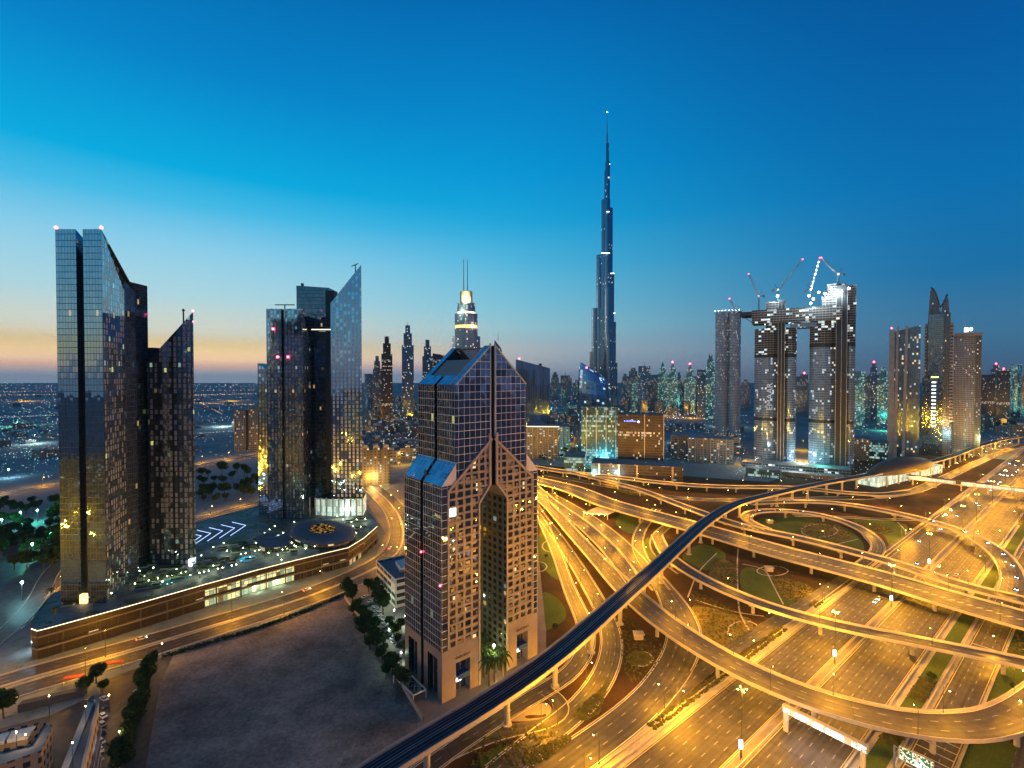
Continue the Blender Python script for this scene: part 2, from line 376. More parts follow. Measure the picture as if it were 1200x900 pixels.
def flyover(label, pts, lamps=(), pier=36., lane=3.6, para=(1, 1), pierfoot=True, step=6.0, mid=False):
    sm = catmull([(at(u, v, z), w) for u, v, z, w in pts], step); FLY.append(sm)
    root = empty('flyover', (sm[len(sm)//2][0].x, sm[len(sm)//2][0].y, 0)); tag(root, label, 'flyover')
    zb = [(-.05 if p.z < 2.6 else p.z-1.25) for p, n, w, s in sm]; zc = [(-.05 if p.z < 2.6 else p.z-.55) for p, n, w, s in sm]
    L = off(sm, 1, -.35); Rr = off(sm, -1, -.35); Li = off(sm, 1, 2.2); Ri = off(sm, -1, 2.2); mb = MB()
    ls = [up(Rr, 0), up(L, 0), setz(L, zc), setz(Li, zb), setz(Ri, zb), setz(Rr, zc)]
    loft(mb, [up(l, -.03) if i < 2 else l for i, l in enumerate(ls)], sm, closed=True)
    mb.build('deck', M['deckside'], root)
    surface('road_surface', sm, M['asphalt'], root, 0, 0, lane)
    for side in (1, -1):
        if para[0 if side > 0 else 1]:
            mb = MB(); a = off(sm, side, 0); b = off(sm, side, -.38); a2 = off(sm, side, -.08)
            ls = [up(a, -.02), up(a2, .95), up(b, .95), up(b, -.5)]
            loft(mb, ls if side > 0 else ls[::-1], sm); mb.build('parapet', M['kerb'], root)
        strip_obj('edge_line', sm, side, .55, .85, .02, M['white_paint'], root)
        # light shoulder strip by the parapet
        strip_obj('shoulder', sm, side, .0, .5, .015, M['concrete'], root)
    if mid: strip_obj('hatched_median', sm, 0, -1.0, 1.0, .02, M['hatch'], root)
    nxt = pier/2
    for p, n, w, s in sm:
        if s >= nxt and p.z > 3.4 and pierfoot:
            nxt += pier; mb = MB(); d = Vector((n.y, -n.x, 0)); cols = [0] if w < 14 else [-w*.27, w*.27]
            for cx in cols:
                c0 = p+n*cx; mb.tube((c0.x, c0.y, -.2), (c0.x, c0.y, p.z-2.0), .95, n=10)
            hw = max(w*.33, 2.0); q = [p+n*hw+d*.9, p-n*hw+d*.9, p-n*hw-d*.9, p+n*hw-d*.9]
            mb.prism([(a.x, a.y) for a in q][::-1] if False else [(a.x, a.y) for a in q], p.z-2.2, p.z-1.2, True, True)
            mb.build('pier', M['deckside'], root)
    for Lp in lamps: lamp_row(sm, *Lp)
    return sm, root
def poly_sheet(name, px, mat, z=.03, kind='structure', **k):
    pts = [at(u, v, 0) for u, v in px]; mb = MB()
    # smooth outline
    n = len(pts); mb.face([(p.x, p.y, z) for p in pts])
    o = mb.build(name, mat)
    bm = bmesh.new(); bm.from_mesh(o.data)
    for f_ in bm.faces:
        if f_.normal.z < 0: f_.normal_flip()
    bmesh.ops.triangulate(bm, faces=bm.faces); bm.to_mesh(o.data); bm.free()
    return tag(o, kind=kind)
def round_poly(px, it=2):
    for _ in range(it):
        q = []
        for i in range(len(px)):
            a = px[i]; b = px[(i+1) % len(px)]; q += [(a[0]*.75+b[0]*.25, a[1]*.75+b[1]*.25), (a[0]*.25+b[0]*.75, a[1]*.25+b[1]*.75)]
        px = q
    return px
# ---- the highway: a straight frame d along, n to the right, s across
HD = Vector((.7809, .6247, 0)); HN = Vector((.6247, -.7809, 0))
def hw(t, s, z=0.): return HD*t+HN*s+Vector((0, 0, z))
def hsheet(name, s0, s1, t0, t1, z, mat, lanes=1, parent=None, kind='structure', seg=1):
    mb = MB()
    for i in range(seg):
        a = t0+(t1-t0)*i/seg; b = t0+(t1-t0)*(i+1)/seg
        mb.face([hw(a, s0, z), hw(a, s1, z), hw(b, s1, z), hw(b, s0, z)], [(0, a), (lanes, a), (lanes, b), (0, b)])
    o = mb.build(name, mat, parent)
    return o if parent else tag(o, kind=kind)
T0, T1 = -300, 2600
# interchange base soil (dark planting) and its lawns
poly_sheet('planted_ground', [(470, 940), (1330, 940), (1330, 560), (1040, 520), (900, 565), (630, 545), (560, 560), (600, 720), (500, 860)], M['soil'], .02)
LAWNS = [
    [(795, 652), (822, 634), (858, 650), (832, 671), (812, 663)], [(866, 661), (905, 671), (938, 708), (920, 712), (868, 698)],
    [(884, 607), (925, 604), (975, 610), (1008, 628), (1016, 650), (985, 648), (930, 634), (888, 617)],
    [(985, 606), (1060, 611), (1066, 622), (1056, 636), (1042, 642), (1036, 624)], [(630, 618), (652, 628), (662, 668), (655, 684), (630, 660)],
    [(630, 690), (655, 700), (668, 724), (640, 740), (630, 742)], [(560, 884), (600, 868), (642, 860), (650, 864), (610, 884), (585, 899), (560, 899)],
    [(1130, 905), (1138, 884), (1170, 872), (1215, 868), (1215, 905)], [(720, 604), (745, 598), (752, 612), (742, 628), (722, 618)], [(700, 588), (730, 590), (740, 600), (712, 602)],
    [(762, 655), (752, 640), (760, 626), (764, 640), (772, 656)]]
for L in LAWNS: poly_sheet('lawn', round_poly(L), M['lawn'], .035)
GOLD = [
    [(808, 706), (862, 720), (884, 726), (880, 745), (852, 768), (824, 748), (815, 722)], [(902, 674), (945, 683), (955, 692), (936, 706), (915, 700)],
    [(733, 771), (742, 764), (758, 765), (765, 773), (756, 780), (740, 780)], [(940, 612), (975, 612), (998, 626), (992, 636), (955, 630), (935, 622)],
    [(1000, 612), (1030, 614), (1050, 622), (1020, 628)], [(700, 560), (740, 570), (770, 582), (730, 580)], [(1190, 540), (1215, 545), (1215, 640), (1195, 620), (1185, 580)],
    [(838, 652), (865, 661), (863, 697), (826, 686)], [(610, 888), (660, 862), (672, 866), (640, 890), (618, 899)], [(668, 838), (705, 806), (715, 796), (702, 836), (684, 846)]]
for L in GOLD: tag(poly_sheet('planting_bed', round_poly(L), M['goldbed'], .045), kind='structure')
# pale garden paths and rings
def path_line(pxs, w=.9, closed=False):
    ps = [at(u, v, .055) for u, v in pxs]; P = [(p, w) for p in (ps+[ps[0]] if closed else ps)]
    sm = catmull(P, 4.0); struct_o = surface('garden_path', sm, M['kerb'], None); tag(struct_o, kind='structure')
path_line([(865, 643), (864, 660), (865, 700), (867, 720), (880, 742)]); path_line([(840, 648), (818, 671), (806, 700)]); path_line([(815, 703), (862, 718), (895, 722)])
path_line([(870, 661), (893, 665), (905, 684), (918, 708)]); path_line([(1052, 612), (1062, 624), (1056, 637)]); path_line([(970, 640), (1005, 632)])
def ring(u, v, ru, rv, w=.9):
    path_line([(u+ru*math.cos(k*math.pi/8), v+rv*math.sin(k*math.pi/8)) for k in range(16)], w, True)
ring(750, 772, 15, 9, 1.2); ring(872, 740, 20, 13); ring(905, 669, 19, 6); ring(632, 664, 9, 6); ring(645, 640, 10, 7); ring(960, 622, 22, 8)
# paved wedge strips either side of the highway
hsheet('verge', -114.5, -33, T0, T1, .04, M['concrete'])
mh_ = asphalt('highway_asphalt', (.056, .051, .046))
M['hw'] = mh_
hsheet('highway', -107.5, -85.5, T0, T1, .07, mh_, 6, seg=20); hsheet('highway', -81.5, -59, T0, T1, .07, mh_, 6, seg=20)
hsheet('collector_road', -46.5, -34.5, T0, T1, .07, mh_, 3, seg=20)
hsheet('lawn', -55.5, -49.5, T0, 900, .06, M['lawn']); hsheet('lawn', -33.5, -24, T0, 900, .05, M['lawn']); hsheet('median_verge', -84.6, -82.4, T0, T1, .075, M['pave'])
hsheet('side_road', -22, -10, T0, T1, .06, mh_, 3, seg=20)
for s in (-107.1, -86.2, -81.1, -59.6, -46.0, -35.2): hsheet('edge_line', s, s+.28, T0, 1500, .09, M['yellow_paint'])
for s0, hh in ((-109.8, .9), (-85.3, .7), (-82.2, .7), (-58.5, .8), (-48.5, .9), (-33.9, .5), (-112.6, .6)):
    mb = MB(); mb.v = []; q = [hw(T0, s0), hw(T0, s0+.45), hw(1500, s0+.45), hw(1500, s0)]; mb.prism([(p.x, p.y) for p in q], 0, hh)
    struct('barrier_kerb', mb, M['kerb'])
# rumble bars across the collector road
mb = MB()
for t in list(range(150, 190, 5))+list(range(205, 250, 5))+[330, 335, 340]:
    q = [hw(t, -46, .1), hw(t, -35, .1), hw(t+.45, -35, .1), hw(t+.45, -46, .1)]; mb.face(q)
struct('road_marking', mb, M['white_paint'])
# chevrons where the slip road leaves
mb = MB()
for k in range(9):
    p = at(805-k*3.2, 790+k*4.4, .12); q = at(813-k*2.2, 793+k*4.2, .12); d = (q-p).normalized()*1.2; e = Vector((-d.y, d.x, 0))*.5
    mb.face([p, q, q+e, p+e])
struct('road_marking', mb, M['white_paint'])
LP = 20000
t = NT('hatch_paint'); hu = t.xyz(t.uv()); hk = t.math('LESS_THAN', t.math('FRACT', t.math('DIVIDE', t.math('ADD', hu[1], t.math('MULTIPLY', hu[0], 2.)), 4.)), .3); M['hatch'] = t.done(t.bsdf(t.mix(hk, (.06, .055, .05, 1), (.6, .58, .5, 1)), .6))
# ---- ground roads of the interchange
K1 = ground_road('slip_road', [(770, 596, 9), (757, 612, 9), (749, 625, 9), (747, 640, 9), (753, 655, 9), (765, 671, 10), (779, 690, 13), (793, 713, 17), (802, 735, 18), (802, 757, 17), (790, 783, 16), (768, 812, 15), (740, 840, 15), (695, 872, 15), (640, 912, 15)], [(42, 1, 9, LP, 'a', 20)])[0]
ground_road('slip_road', [(800, 606, 8), (784, 615, 8), (771, 625, 8), (766, 637, 8), (770, 648, 8), (782, 660, 8), (800, 672, 8)], [(40, 1, 9, LP*.8, 'b', 15)])
ground_road('connector_road', [(640, 578, 15), (665, 592, 15), (685, 604, 15), (706, 619, 15), (727, 637, 15), (744, 655, 15), (756, 669, 14), (775, 692, 12)], [(38, 1, 9, LP, 'c', 8)], lane=3.7)
ground_road('connector_road', [(622, 584, 10), (635, 606, 10), (648, 622, 10), (664, 645, 10), (680, 669, 10), (695, 695, 10), (709, 720, 10), (717, 742, 11), (717, 765, 11), (710, 790, 11), (694, 816, 11), (661, 847, 11), (618, 876, 11), (580, 910, 11)], [(36, -1, 9, LP, 'd', 8)])
ground_road('connector_road', [(618, 592, 8), (631, 605, 8), (640, 620, 8), (648, 638, 8), (656, 658, 8), (664, 682, 8), (674, 706, 9), (685, 728, 9), (691, 748, 9), (686, 768, 9), (672, 788, 9), (652, 802, 9), (628, 813, 9), (600, 832, 8), (560, 858, 8), (525, 880, 8), (480, 915, 8)], [(40, 1, 9, LP*.8, 'e', 12)])
ground_road('service_loop', [(640, 810, 6.5), (655, 819, 6.5), (661, 829, 6.5), (657, 840, 6.5), (641, 848, 6.5), (618, 853, 6.5), (590, 857, 6.5), (560, 866, 6.5), (520, 886, 6.5)], [(38, 1, 8, LP*.5, 'f', 20)], kerb=(1, 0), lines=(0, 0))
poly_sheet('paving', round_poly([(590, 846), (612, 832), (640, 822), (648, 832), (640, 842), (615, 846)]), M['pave'], .19)
poly_sheet('paving', round_poly([(614, 840), (622, 838), (634, 839), (640, 836), (640, 841), (628, 842), (618, 843)], 1), M['soil'], .2)
poly_sheet('paving', [(530, 700), (630, 640), (640, 740), (640, 800), (560, 850), (500, 880), (478, 800)], M['pave'], .045)
ground_road('frontage_road', [(1130, 588, 9), (1086, 617, 9), (1020, 660, 9), (984, 683, 9), (930, 717, 9), (848, 767, 8), (800, 806, 7), (770, 836, 6)], [(60, 1, 9, LP*.8, 'g', 200)], kerb=(0, 0), lines=(0, 0))
ground_road('slip_road', [(640, 556, 14), (720, 571, 12), (800, 584, 12), (900, 586, 12), (960, 584, 14), (1020, 583, 14), (1065, 577, 14), (1105, 561, 13), (1150, 540, 13), (1200, 520, 12)], [(46, 1, 10, LP, 'h', 60)])
ground_road('slip_road', [(930, 604, 6), (985, 606, 6), (1040, 609, 6), (1080, 609, 6)], kerb=(1, 1))
# ---- left boulevard and district roads
BL = ground_road('boulevard', [(-900, 1700, 12), (-420, 1010, 12), (-80, 828, 12), (0, 797, 12), (75, 777, 12), (149, 757, 12), (220, 736, 12), (300, 713, 12), (372, 690, 12), (430, 665, 12), (455, 650, 13), (465, 630, 13), (461, 606, 13), (448, 588, 13), (434, 574, 12), (422, 562, 12), (410, 548, 12)], [(52, -1, 12, 24000, 'boulevard', 25)])[0]
ground_road('boulevard', [(-80, 848, 12), (0, 815, 12), (75, 794, 12), (149, 772, 12), (220, 750, 12), (300, 725, 12), (380, 698, 12), (440, 672, 12), (472, 652, 12), (480, 628, 12), (474, 604, 12), (458, 584, 12), (440, 570, 12), (424, 556, 12)], [(90, -1, 12, 14000, 'boulevard', 40)])
tag(poly_sheet('paving', [(395, 690), (440, 662), (480, 600), (520, 560), (470, 560), (430, 590), (452, 625), (440, 652), (380, 682)], M['pave'], .04))
ground_road('back_road', [(60, 700, 7), (130, 652, 7), (229, 609, 7), (309, 587, 7), (400, 563, 7), (440, 552, 7)], [(34, 1, 8, 12000, 'back road', 10)], kerb=(1, 1))
ground_road('district_road', [(-120, 608, 16), (-20, 584, 16), (72, 567, 16), (150, 556, 16), (229, 545, 18), (309, 532, 18), (380, 518, 16), (440, 503, 16), (520, 492, 14)], [(48, 1, 11, 26000, 'district road', 30)], kerb=(1, 1), step=14)
ground_road('lane', [(-30, 770, 9), (20, 730, 9), (45, 700, 9), (60, 670, 9), (90, 640, 9), (60, 620, 8)], kerb=(1, 1), mat='asphalt_plain', lines=(0, 0))
poly_sheet('car_park', [(-60, 640), (62, 628), (70, 690), (30, 735), (-60, 770)], M['asphalt_plain'], .03)
# sand lot
poly_sheet('sand_lot', [(205, 764), (300, 735), (402, 701), (498, 845), (440, 910), (160, 930), (182, 800)], M['sand'], .03)
poly_sheet('car_park', [(110, 930), (118, 800), (205, 764), (188, 800), (165, 930)], M['asphalt_plain'], .035)
poly_sheet('car_park', [(-60, 930), (-60, 870), (60, 838), (110, 815), (112, 930)], M['asphalt_plain'], .032)
poly_sheet('car_park', [(404, 699), (440, 676), (478, 700), (478, 770), (500, 835), (496, 842)], M['pave'], .036)
# ---- flyovers (u, v, height, width)
FB = flyover('farthest level flyover, just in front of the long low brown podium', [(560, 532, 6.5, 16), (630, 548, 6.5, 16), (680, 555, 6.5, 16), (720, 559, 6.5, 14), (760, 564, 6.5, 13), (800, 568, 6.5, 13), (850, 570.5, 6.5, 13), (900, 571, 6.5, 13), (940, 572, 6, 13), (975, 576, 4.8, 13), (1010, 579, 3.2, 13), (1040, 579.5, 1.6, 13), (1075, 575, .4, 13)], [(40, -1, 9, LP, 'flyA', 20)])[0]
FA = flyover('widest many lane flyover crossing the highway from the pink tower to the right edge', [(560, 545, 7, 24), (630, 563, 7, 26), (670, 573, 7, 28), (710, 589, 7, 28), (755, 602, 7, 28), (800, 614, 7, 28), (850, 628, 7, 28), (900, 643, 7, 28), (945, 655, 7, 28), (1030, 677, 7, 28), (1115, 703, 7, 28), (1200, 727, 7, 28), (1270, 746, 7, 28)], [(44, -1, 10, LP*1.1, 'flyB', 15), (44, 1, 10, LP*.9, 'flyB', 36)], mid=True)[0]
FA2 = flyover('two lane flyover that splits off and runs along the far side of the widest flyover', [(668, 553, 6.5, 10), (700, 561, 6.8, 10), (750, 574, 7.1, 10), (787, 588, 7.1, 10), (825, 602, 7.1, 11), (850, 611, 7.1, 12), (880, 619.5, 7.1, 13), (920, 627, 7.1, 12), (960, 636, 7.1, 12), (1000, 647, 7.1, 12), (1050, 660, 7.1, 12), (1115, 683, 7.1, 12), (1200, 704, 7.1, 12), (1270, 722, 7.1, 12)], [(44, 1, 9, LP*.8, 'flyC', 22)])[0]
FD = flyover('tight loop ramp with a rounded left end around the lawn beside the widest flyover', [(900, 621, 7.15, 8), (880, 614, 7.15, 8), (871, 606.5, 7.15, 8.5), (879, 600, 7.15, 9), (902, 598, 7.1, 9), (930, 599, 6.6, 9), (965, 604, 5.5, 9), (1000, 615, 4, 9), (1022, 628, 2.6, 9), (1031, 640, 1.4, 9), (1024, 652, .5, 9), (1006, 666, .2, 9)], [(40, 1, 8, LP*.8, 'flyD', 10)], para=(1, 1))[0]
FC = flyover('long curved flyover that bends round to the right over the highway below the footbridge', [(880, 590, 3.5, 10), (920, 588, 5.5, 10), (960, 588, 7, 10), (1001, 592, 7.3, 11), (1058, 603, 7.3, 12), (1090, 611, 7.3, 12), (1120, 620, 7.3, 12), (1148, 633, 7.3, 12), (1168, 646, 7.3, 12), (1182, 662, 7.3, 12), (1188, 680, 7.3, 12), (1184, 697, 7.2, 12)], [(40, -1, 9, LP, 'flyE', 12)])[0]
FE = flyover('narrow bright flyover that crosses the highway just in front of the widest one', [(770, 628, 4.5, 9), (778, 645, 6, 9), (790, 658, 7, 9.5), (810, 671.5, 7, 9.5), (832, 683.5, 7, 9.5), (869, 700, 7, 9.5), (911, 715, 7, 9.5), (960, 728.5, 7, 10), (1000, 737.5, 7, 10), (1033, 744, 7, 10), (1106, 758, 7, 10), (1155, 768, 7, 10), (1200, 777, 7, 10), (1270, 792, 7, 10)], [(46, -1, 9, LP*1.1, 'flyF', 18)])[0]
FF = flyover('nearest broad flyover that sweeps over the highway in a long curve at the bottom right', [(600, 556, 2.5, 9), (620, 573, 5, 9), (638, 588, 7, 10), (653, 603.5, 7.4, 10.5), (671, 624, 7.4, 11), (689, 643.5, 7.4, 11), (707, 663, 7.4, 12), (725, 682, 7.4, 14), (746, 702.5, 7.4, 15), (767, 720, 7.4, 15), (787, 736, 7.4, 15), (812, 752, 7.4, 15), (848, 774, 7.4, 15), (887, 794, 7.4, 15), (936, 814.5, 7.4, 15), (1000, 834, 7.4, 15), (1040, 844, 7.4, 15), (1084, 851.5, 7.4, 15), (1131, 854, 7.4, 15), (1168, 848, 7.4, 14), (1200, 834, 7.4, 14), (1240, 803, 7.4, 14)], [(42, -1, 10, LP*1.0, 'flyG', 12), (42, 1, 10, LP*.8, 'flyG', 34)])[0]
FG = flyover('broad flyover with pale streaks that merges under the metro viaduct into the curved one', [(616, 560, 3, 12), (640, 583, 5.5, 12), (665, 601.5, 7.3, 12.5), (680, 612, 7.3, 12.5), (699, 628.5, 7.3, 13), (718, 648, 7.3, 13), (733, 668, 7.3, 12), (745, 686, 7.3, 10)], [(38, 1, 9, LP, 'flyH', 20)])[0]
# ---- metro viaduct
mv = [(360, 960), (440, 902), (500, 866), (553, 835), (607, 800), (660, 761), (693, 732), (727, 702), (760, 673), (793, 642), (832, 608), (866, 589.5), (900, 580.5), (950, 569), (1000, 560), (1030, 554.5), (1060, 547), (1092, 541), (1115, 534.5), (1143, 524), (1171, 516), (1192, 512.5), (1230, 510)]
msm = catmull([(at(u, v, 14), 10.0) for u, v in mv], 6.0)
root = empty('metro_viaduct', (msm[40][0].x, msm[40][0].y, 0)); tag(root, 'dark metro viaduct on round columns sweeping diagonally across the whole interchange', 'viaduct')
mb = MB(); L = off(msm, 1, 0); Rr = off(msm, -1, 0); Li = off(msm, 1, 3.0); Ri = off(msm, -1, 3.0)
loft(mb, [up(Rr, -.1), up(L, -.1), up(L, -.7), up(Li, -2.5), up(Ri, -2.5), up(Rr, -.7)], msm, closed=True); mb.build('girder', M['deckside'], root)
strip_obj('track_bed', msm, 0, -4.6, 4.6, .0, M['rail'], root)
for o_ in (-3.3, -1.9, 1.9, 3.3): strip_obj('rail', msm, 0, o_-.09, o_+.09, .16, M['track'], root)
for o_ in (-.5, .5, -4.2, 4.2): strip_obj('walkway', msm, 0, o_-.16, o_+.16, .3, M['grey_metal'], root)
for side in (1, -1):
    mb = MB(); a = off(msm, side, .05); b = off(msm, side, -.25)
    ls = [up(a, 0), up(a, 1.0), up(b, 1.0), up(b, -.8)]; loft(mb, ls if side > 0 else ls[::-1], msm); mb.build('parapet', M['deckside'], root)
nxt = 8
for p, n, w, s in msm:
    if s >= nxt:
        nxt += 33 if p.y < 700 else 30; mb = MB(); mb.tube((p.x, p.y, -.2), (p.x, p.y, 10.2), 1.15, n=14); mb.tube((p.x, p.y, 10.0), (p.x, p.y, 11.6), 1.15, 2.3, n=14); mb.tube((p.x, p.y, 0), (p.x, p.y, .5), 2.0, n=12)
        mb.build('column', M['deckside'], root)
# scattered shrubs in the beds (nobody could count them)
mb = MB()
def shrub_fill(px, n, r=(.35, .8)):
    us = [p[0] for p in px]; vs = [p[1] for p in px]; k = 0
    def inside(u, v):
        c_ = False
        for i in range(len(px)):
            a = px[i]; b = px[i-1]
            if (a[1] > v) != (b[1] > v) and u < (b[0]-a[0])*(v-a[1])/(b[1]-a[1])+a[0]: c_ = not c_
        return c_
    tries = 0
    while k < n and tries < n*8:
        tries += 1; u = rnd.uniform(min(us), max(us)); v = rnd.uniform(min(vs), max(vs))
        if not inside(u, v): continue
        p = at(u, v, 0); s_ = rnd.uniform(*r); k += 1; h = s_*rnd.uniform(.7, 1.2); a0 = rnd.random()*3
        q = [(p.x+s_*math.cos(a0+j*1.2566)*rnd.uniform(.7, 1.1), p.y+s_*math.sin(a0+j*1.2566)*rnd.uniform(.7, 1.1), h*.35) for j in range(5)]
        b0 = [(x, y, 0.) for x, y, z in q]; top = (p.x, p.y, h)
        for j in range(5): mb.face([q[j], q[(j+1) % 5], top]); mb.face([b0[j], b0[(j+1) % 5], q[(j+1) % 5], q[j]])
for L in GOLD: shrub_fill(L, 420)
shrub_fill([(700, 700), (733, 722), (770, 750), (778, 760), (765, 795), (740, 800), (722, 770), (724, 735)], 350); shrub_fill([(812, 690), (862, 716), (862, 722), (810, 704)], 120)
shrub_fill([(838, 705), (900, 730), (940, 712), (990, 676), (900, 652), (870, 650)], 260, (.3, .6)); shrub_fill([(545, 899), (552, 872), (600, 850), (660, 850), (672, 862), (612, 899)], 300)
for t in range(150, 330, 1):
    for s in (-113.9, -111.6):
        if (t//40) % 4 != 3:
            p = hw(t+rnd.random(), s+rnd.uniform(-.5, .5)); k = at(600, 700); s_ = rnd.uniform(.6, 1.1)
            q = [(p.x+s_*math.cos(j*1.2566+t), p.y+s_*math.sin(j*1.2566+t), s_*.5) for j in range(5)]
            for j in range(5): mb.face([q[j], q[(j+1) % 5], (p.x, p.y, s_*1.2)]); mb.face([(q[j][0], q[j][1], 0), (q[(j+1) % 5][0], q[(j+1) % 5][1], 0), q[(j+1) % 5], q[j]])
for t0, t1, s0, s1 in ((222, 245, -55, -50), (262, 285, -55, -50), (330, 420, -33, -25), (160, 200, -33, -25)):
    for _ in range(160):
        p = hw(rnd.uniform(t0, t1), rnd.uniform(s0, s1)); s_ = rnd.uniform(.5, 1.1); a0 = rnd.random()*3
        q = [(p.x+s_*math.cos(j*1.2566+a0), p.y+s_*math.sin(j*1.2566+a0), s_*.5) for j in range(5)]
        for j in range(5): mb.face([q[j], q[(j+1) % 5], (p.x, p.y, s_*1.2)]); mb.face([(q[j][0], q[j][1], 0), (q[(j+1) % 5][0], q[(j+1) % 5][1], 0), q[(j+1) % 5], q[j]])
tag(mb.build('shrubs', M['shrub']), kind='stuff')
# ================================================================ MAIN TOWERS
F_ = facade
M['t_blue'] = F_('blue_curtain_wall', 1.6, 3.4, .1, .1, (.04, .065, .09), (.22, .35, .45), .92, .03, lit=.003, cluster=1., strength=.7, wob=.008, fmetal=.6, frough=.3, gvar=.08)
M['t_dots'] = F_('dark_glass_with_blinds', 3.1, 3.4, .46, .2, (.26, .33, .41), (.45, .54, .62), .92, .04, lit=.02, warm=(.85, .95, .3), cool=(.6, 1, .8), cluster=1.2, strength=.8, wob=.03, fmetal=.9, frough=.06, blind=.5, blindcol=(.42, .46, .52), gvar=.12)
M['t_dots2'] = F_('blue_glass_with_bays', 3.4, 3.4, .46, .22, (.2, .34, .48), (.45, .52, .6), .85, .05, lit=.008, cluster=.9, strength=.8, wob=.02, fmetal=.95, frough=.05, blind=.7, blindcol=(.42, .48, .56), gvar=.1, seed=4.)
M['t_dark'] = F_('black_glass', 1.5, 3.4, .08, .08, (.03, .04, .05), (.11, .15, .2), .8, .05, lit=.003, cluster=1., strength=.7, wob=.02, seed=2.)
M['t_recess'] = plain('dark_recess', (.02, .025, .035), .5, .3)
M['blue_roof_glass'] = F_('blue_roof_glass', 3.0, 3.3, .05, .05, (.25, .3, .34), (.3, .42, .5), .9, .06, lit=0., wob=.01, seed=8.)
def rect(x0, x1, y0, y1): return [(x0, y0), (x1, y0), (x1, y1), (x0, y1)]
def walls(mb, poly, z0, z1): mb.prism(poly, z0, z1, cap=False)
def part(name, poly, z0, z1, mat, parent, roof=None, local=False, roofname='roof'):
    mb = MB(); mb.prism(poly, z0, z1, cap=False); o = mb.build(name, mat, parent, local)
    if roof is not None:
        m2 = MB(); m2.cap(poly, z1); m2.build(roofname, roof, parent, local)
    return o
def beacon(p, parent, r=.8, mat='red_lamp'):
    b = MB(); b.ball(p, r, 8, 5); return b.build('warning_light', M[mat], parent)
def light_child(parent, p, power, col, rad=.5, name='lamp_light'):
    l = bpy.data.lights.new(name, 'POINT'); l.energy = power; l.color = col; l.shadow_soft_size = rad
    o = bpy.data.objects.new(name, l); C.objects.link(o); o.parent = parent; o.location = Vector(p)-wloc(parent); return o
# ---- left pair: tall tower with a slit and sloping side
t1 = empty('glass_tower', (-236, 285, 0)); tag(t1, 'tallest blue glass tower at the left with a dark slit and sloping right side', 'tower')
part('curtain_wall', rect(-246.6, -235.6, 264, 300), 13, [217, 217, 189, 189], M['t_blue'], t1, M['dark_roof'])
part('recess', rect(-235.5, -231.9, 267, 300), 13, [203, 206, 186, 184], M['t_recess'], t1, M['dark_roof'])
mb = MB(); ux = mb.wall((-231.8, 264), (-221.8, 264), 13, 217); mb.build('curtain_wall', M['t_blue'], t1)
mb = MB(); mb.wall((-221.8, 264), (-236.6, 305), 13, 217, 184, 0); mb.build('side_wall', M['t_dots'], t1)
mb = MB(); mb.wall((-236.6, 305), (-250, 305), 13, 184, 200); mb.wall((-231.8, 300), (-231.8, 264), 13, 189, 217); mb.cap([(-231.8, 264), (-221.8, 264), (-236.6, 305), (-246, 305), (-246, 300), (-231.8, 300)], [217, 217, 184, 184, 188, 190]); mb.build('sloped_roof', M['t_dark'], t1)
part('rear_slab', rect(-256, -240.6, 306, 322), 13, 197, M['t_dark'], t1, M['dark_roof'])
part('link_core', rect(-250, -237.6, 323, 334), 13, 156.5, M['t_dark'], t1, M['dark_roof'])
beacon((-246.4, 264.3, 217.9), t1); beacon((-222, 264.3, 217.9), t1)
mb = MB(); mb.tube((-248, 310, 197), (-248, 310, 201), .4); mb.tube((-251, 310, 201), (-244.5, 310, 200.4), .35); mb.build('cleaning_crane', M['dark_metal'], t1)
mb = MB(); mb.box(-235.4, -232, 262.6, 265, 13.5, 18.5); mb.build('entrance', M['warm_glow'], t1)
for x0, x1 in ((-246.2, -236.4), (-231.4, -222.4)):
    mb = MB(); mb.box(x0, x1, 263.4, 264.4, 13, 25); mb.build('lobby_wall', M['t_dark'], t1)
t2 = empty('glass_tower', (-222, 335, 0)); tag(t2, 'shorter dark tower with a knife edge sloping roof beside the tallest left tower', 'tower')
tp = [(-237.4, 317), (-207.3, 317), (-233, 356), (-252, 350)]
part('curtain_wall', tp, 13, [147, 179.5, 179.5, 147], M['t_dots'], t2, M['t_dark'], roofname='sloped_roof')
mb = MB(); mb.tube((-217, 322, 170), (-217, 322, 182), .45); mb.tube((-217.8, 322, 181), (-216.2, 322, 181), .5); mb.build('antenna', M['dark_metal'], t2)
beacon((-207.4, 317, 180), t2, .7); beacon((-207.4, 317, 173), t2, .4)
mb = MB(); mb.box(-211, -208.4, 315, 316.8, 13.5, 18); mb.build('entrance', M['white_glow'], t2)
# ---- second group
M['t_tint'] = F_('grey_blue_glass_bays', 2.8, 3.4, .4, .22, (.2, .27, .34), (.42, .5, .58), .9, .05, lit=.015, cluster=1.2, strength=.8, wob=.025, fmetal=.9, frough=.06, blind=.3, blindcol=(.24, .27, .32), seed=6., warm=(1, .7, .35), coolf=.5)
t3 = empty('glass_tower', (-196, 436, 0)); tag(t3, 'grey blue tower with a flat twin top and a thin slit carrying a roof crane', 'tower')
part('curtain_wall', rect(-211.8, -199.0, 420, 452), 13, 195.5, M['t_tint'], t3, M['dark_roof'])
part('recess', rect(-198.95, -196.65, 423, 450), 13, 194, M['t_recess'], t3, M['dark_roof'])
mb = MB(); mb.wall((-196.6, 420), (-180.6, 420), 13, 195.5); mb.wall((-180.6, 420), (-186.8, 452), 13, 195.5, 166); mb.wall((-186.8, 452), (-196.6, 452), 13, 166, 175); mb.build('curtain_wall', M['t_tint'], t3)
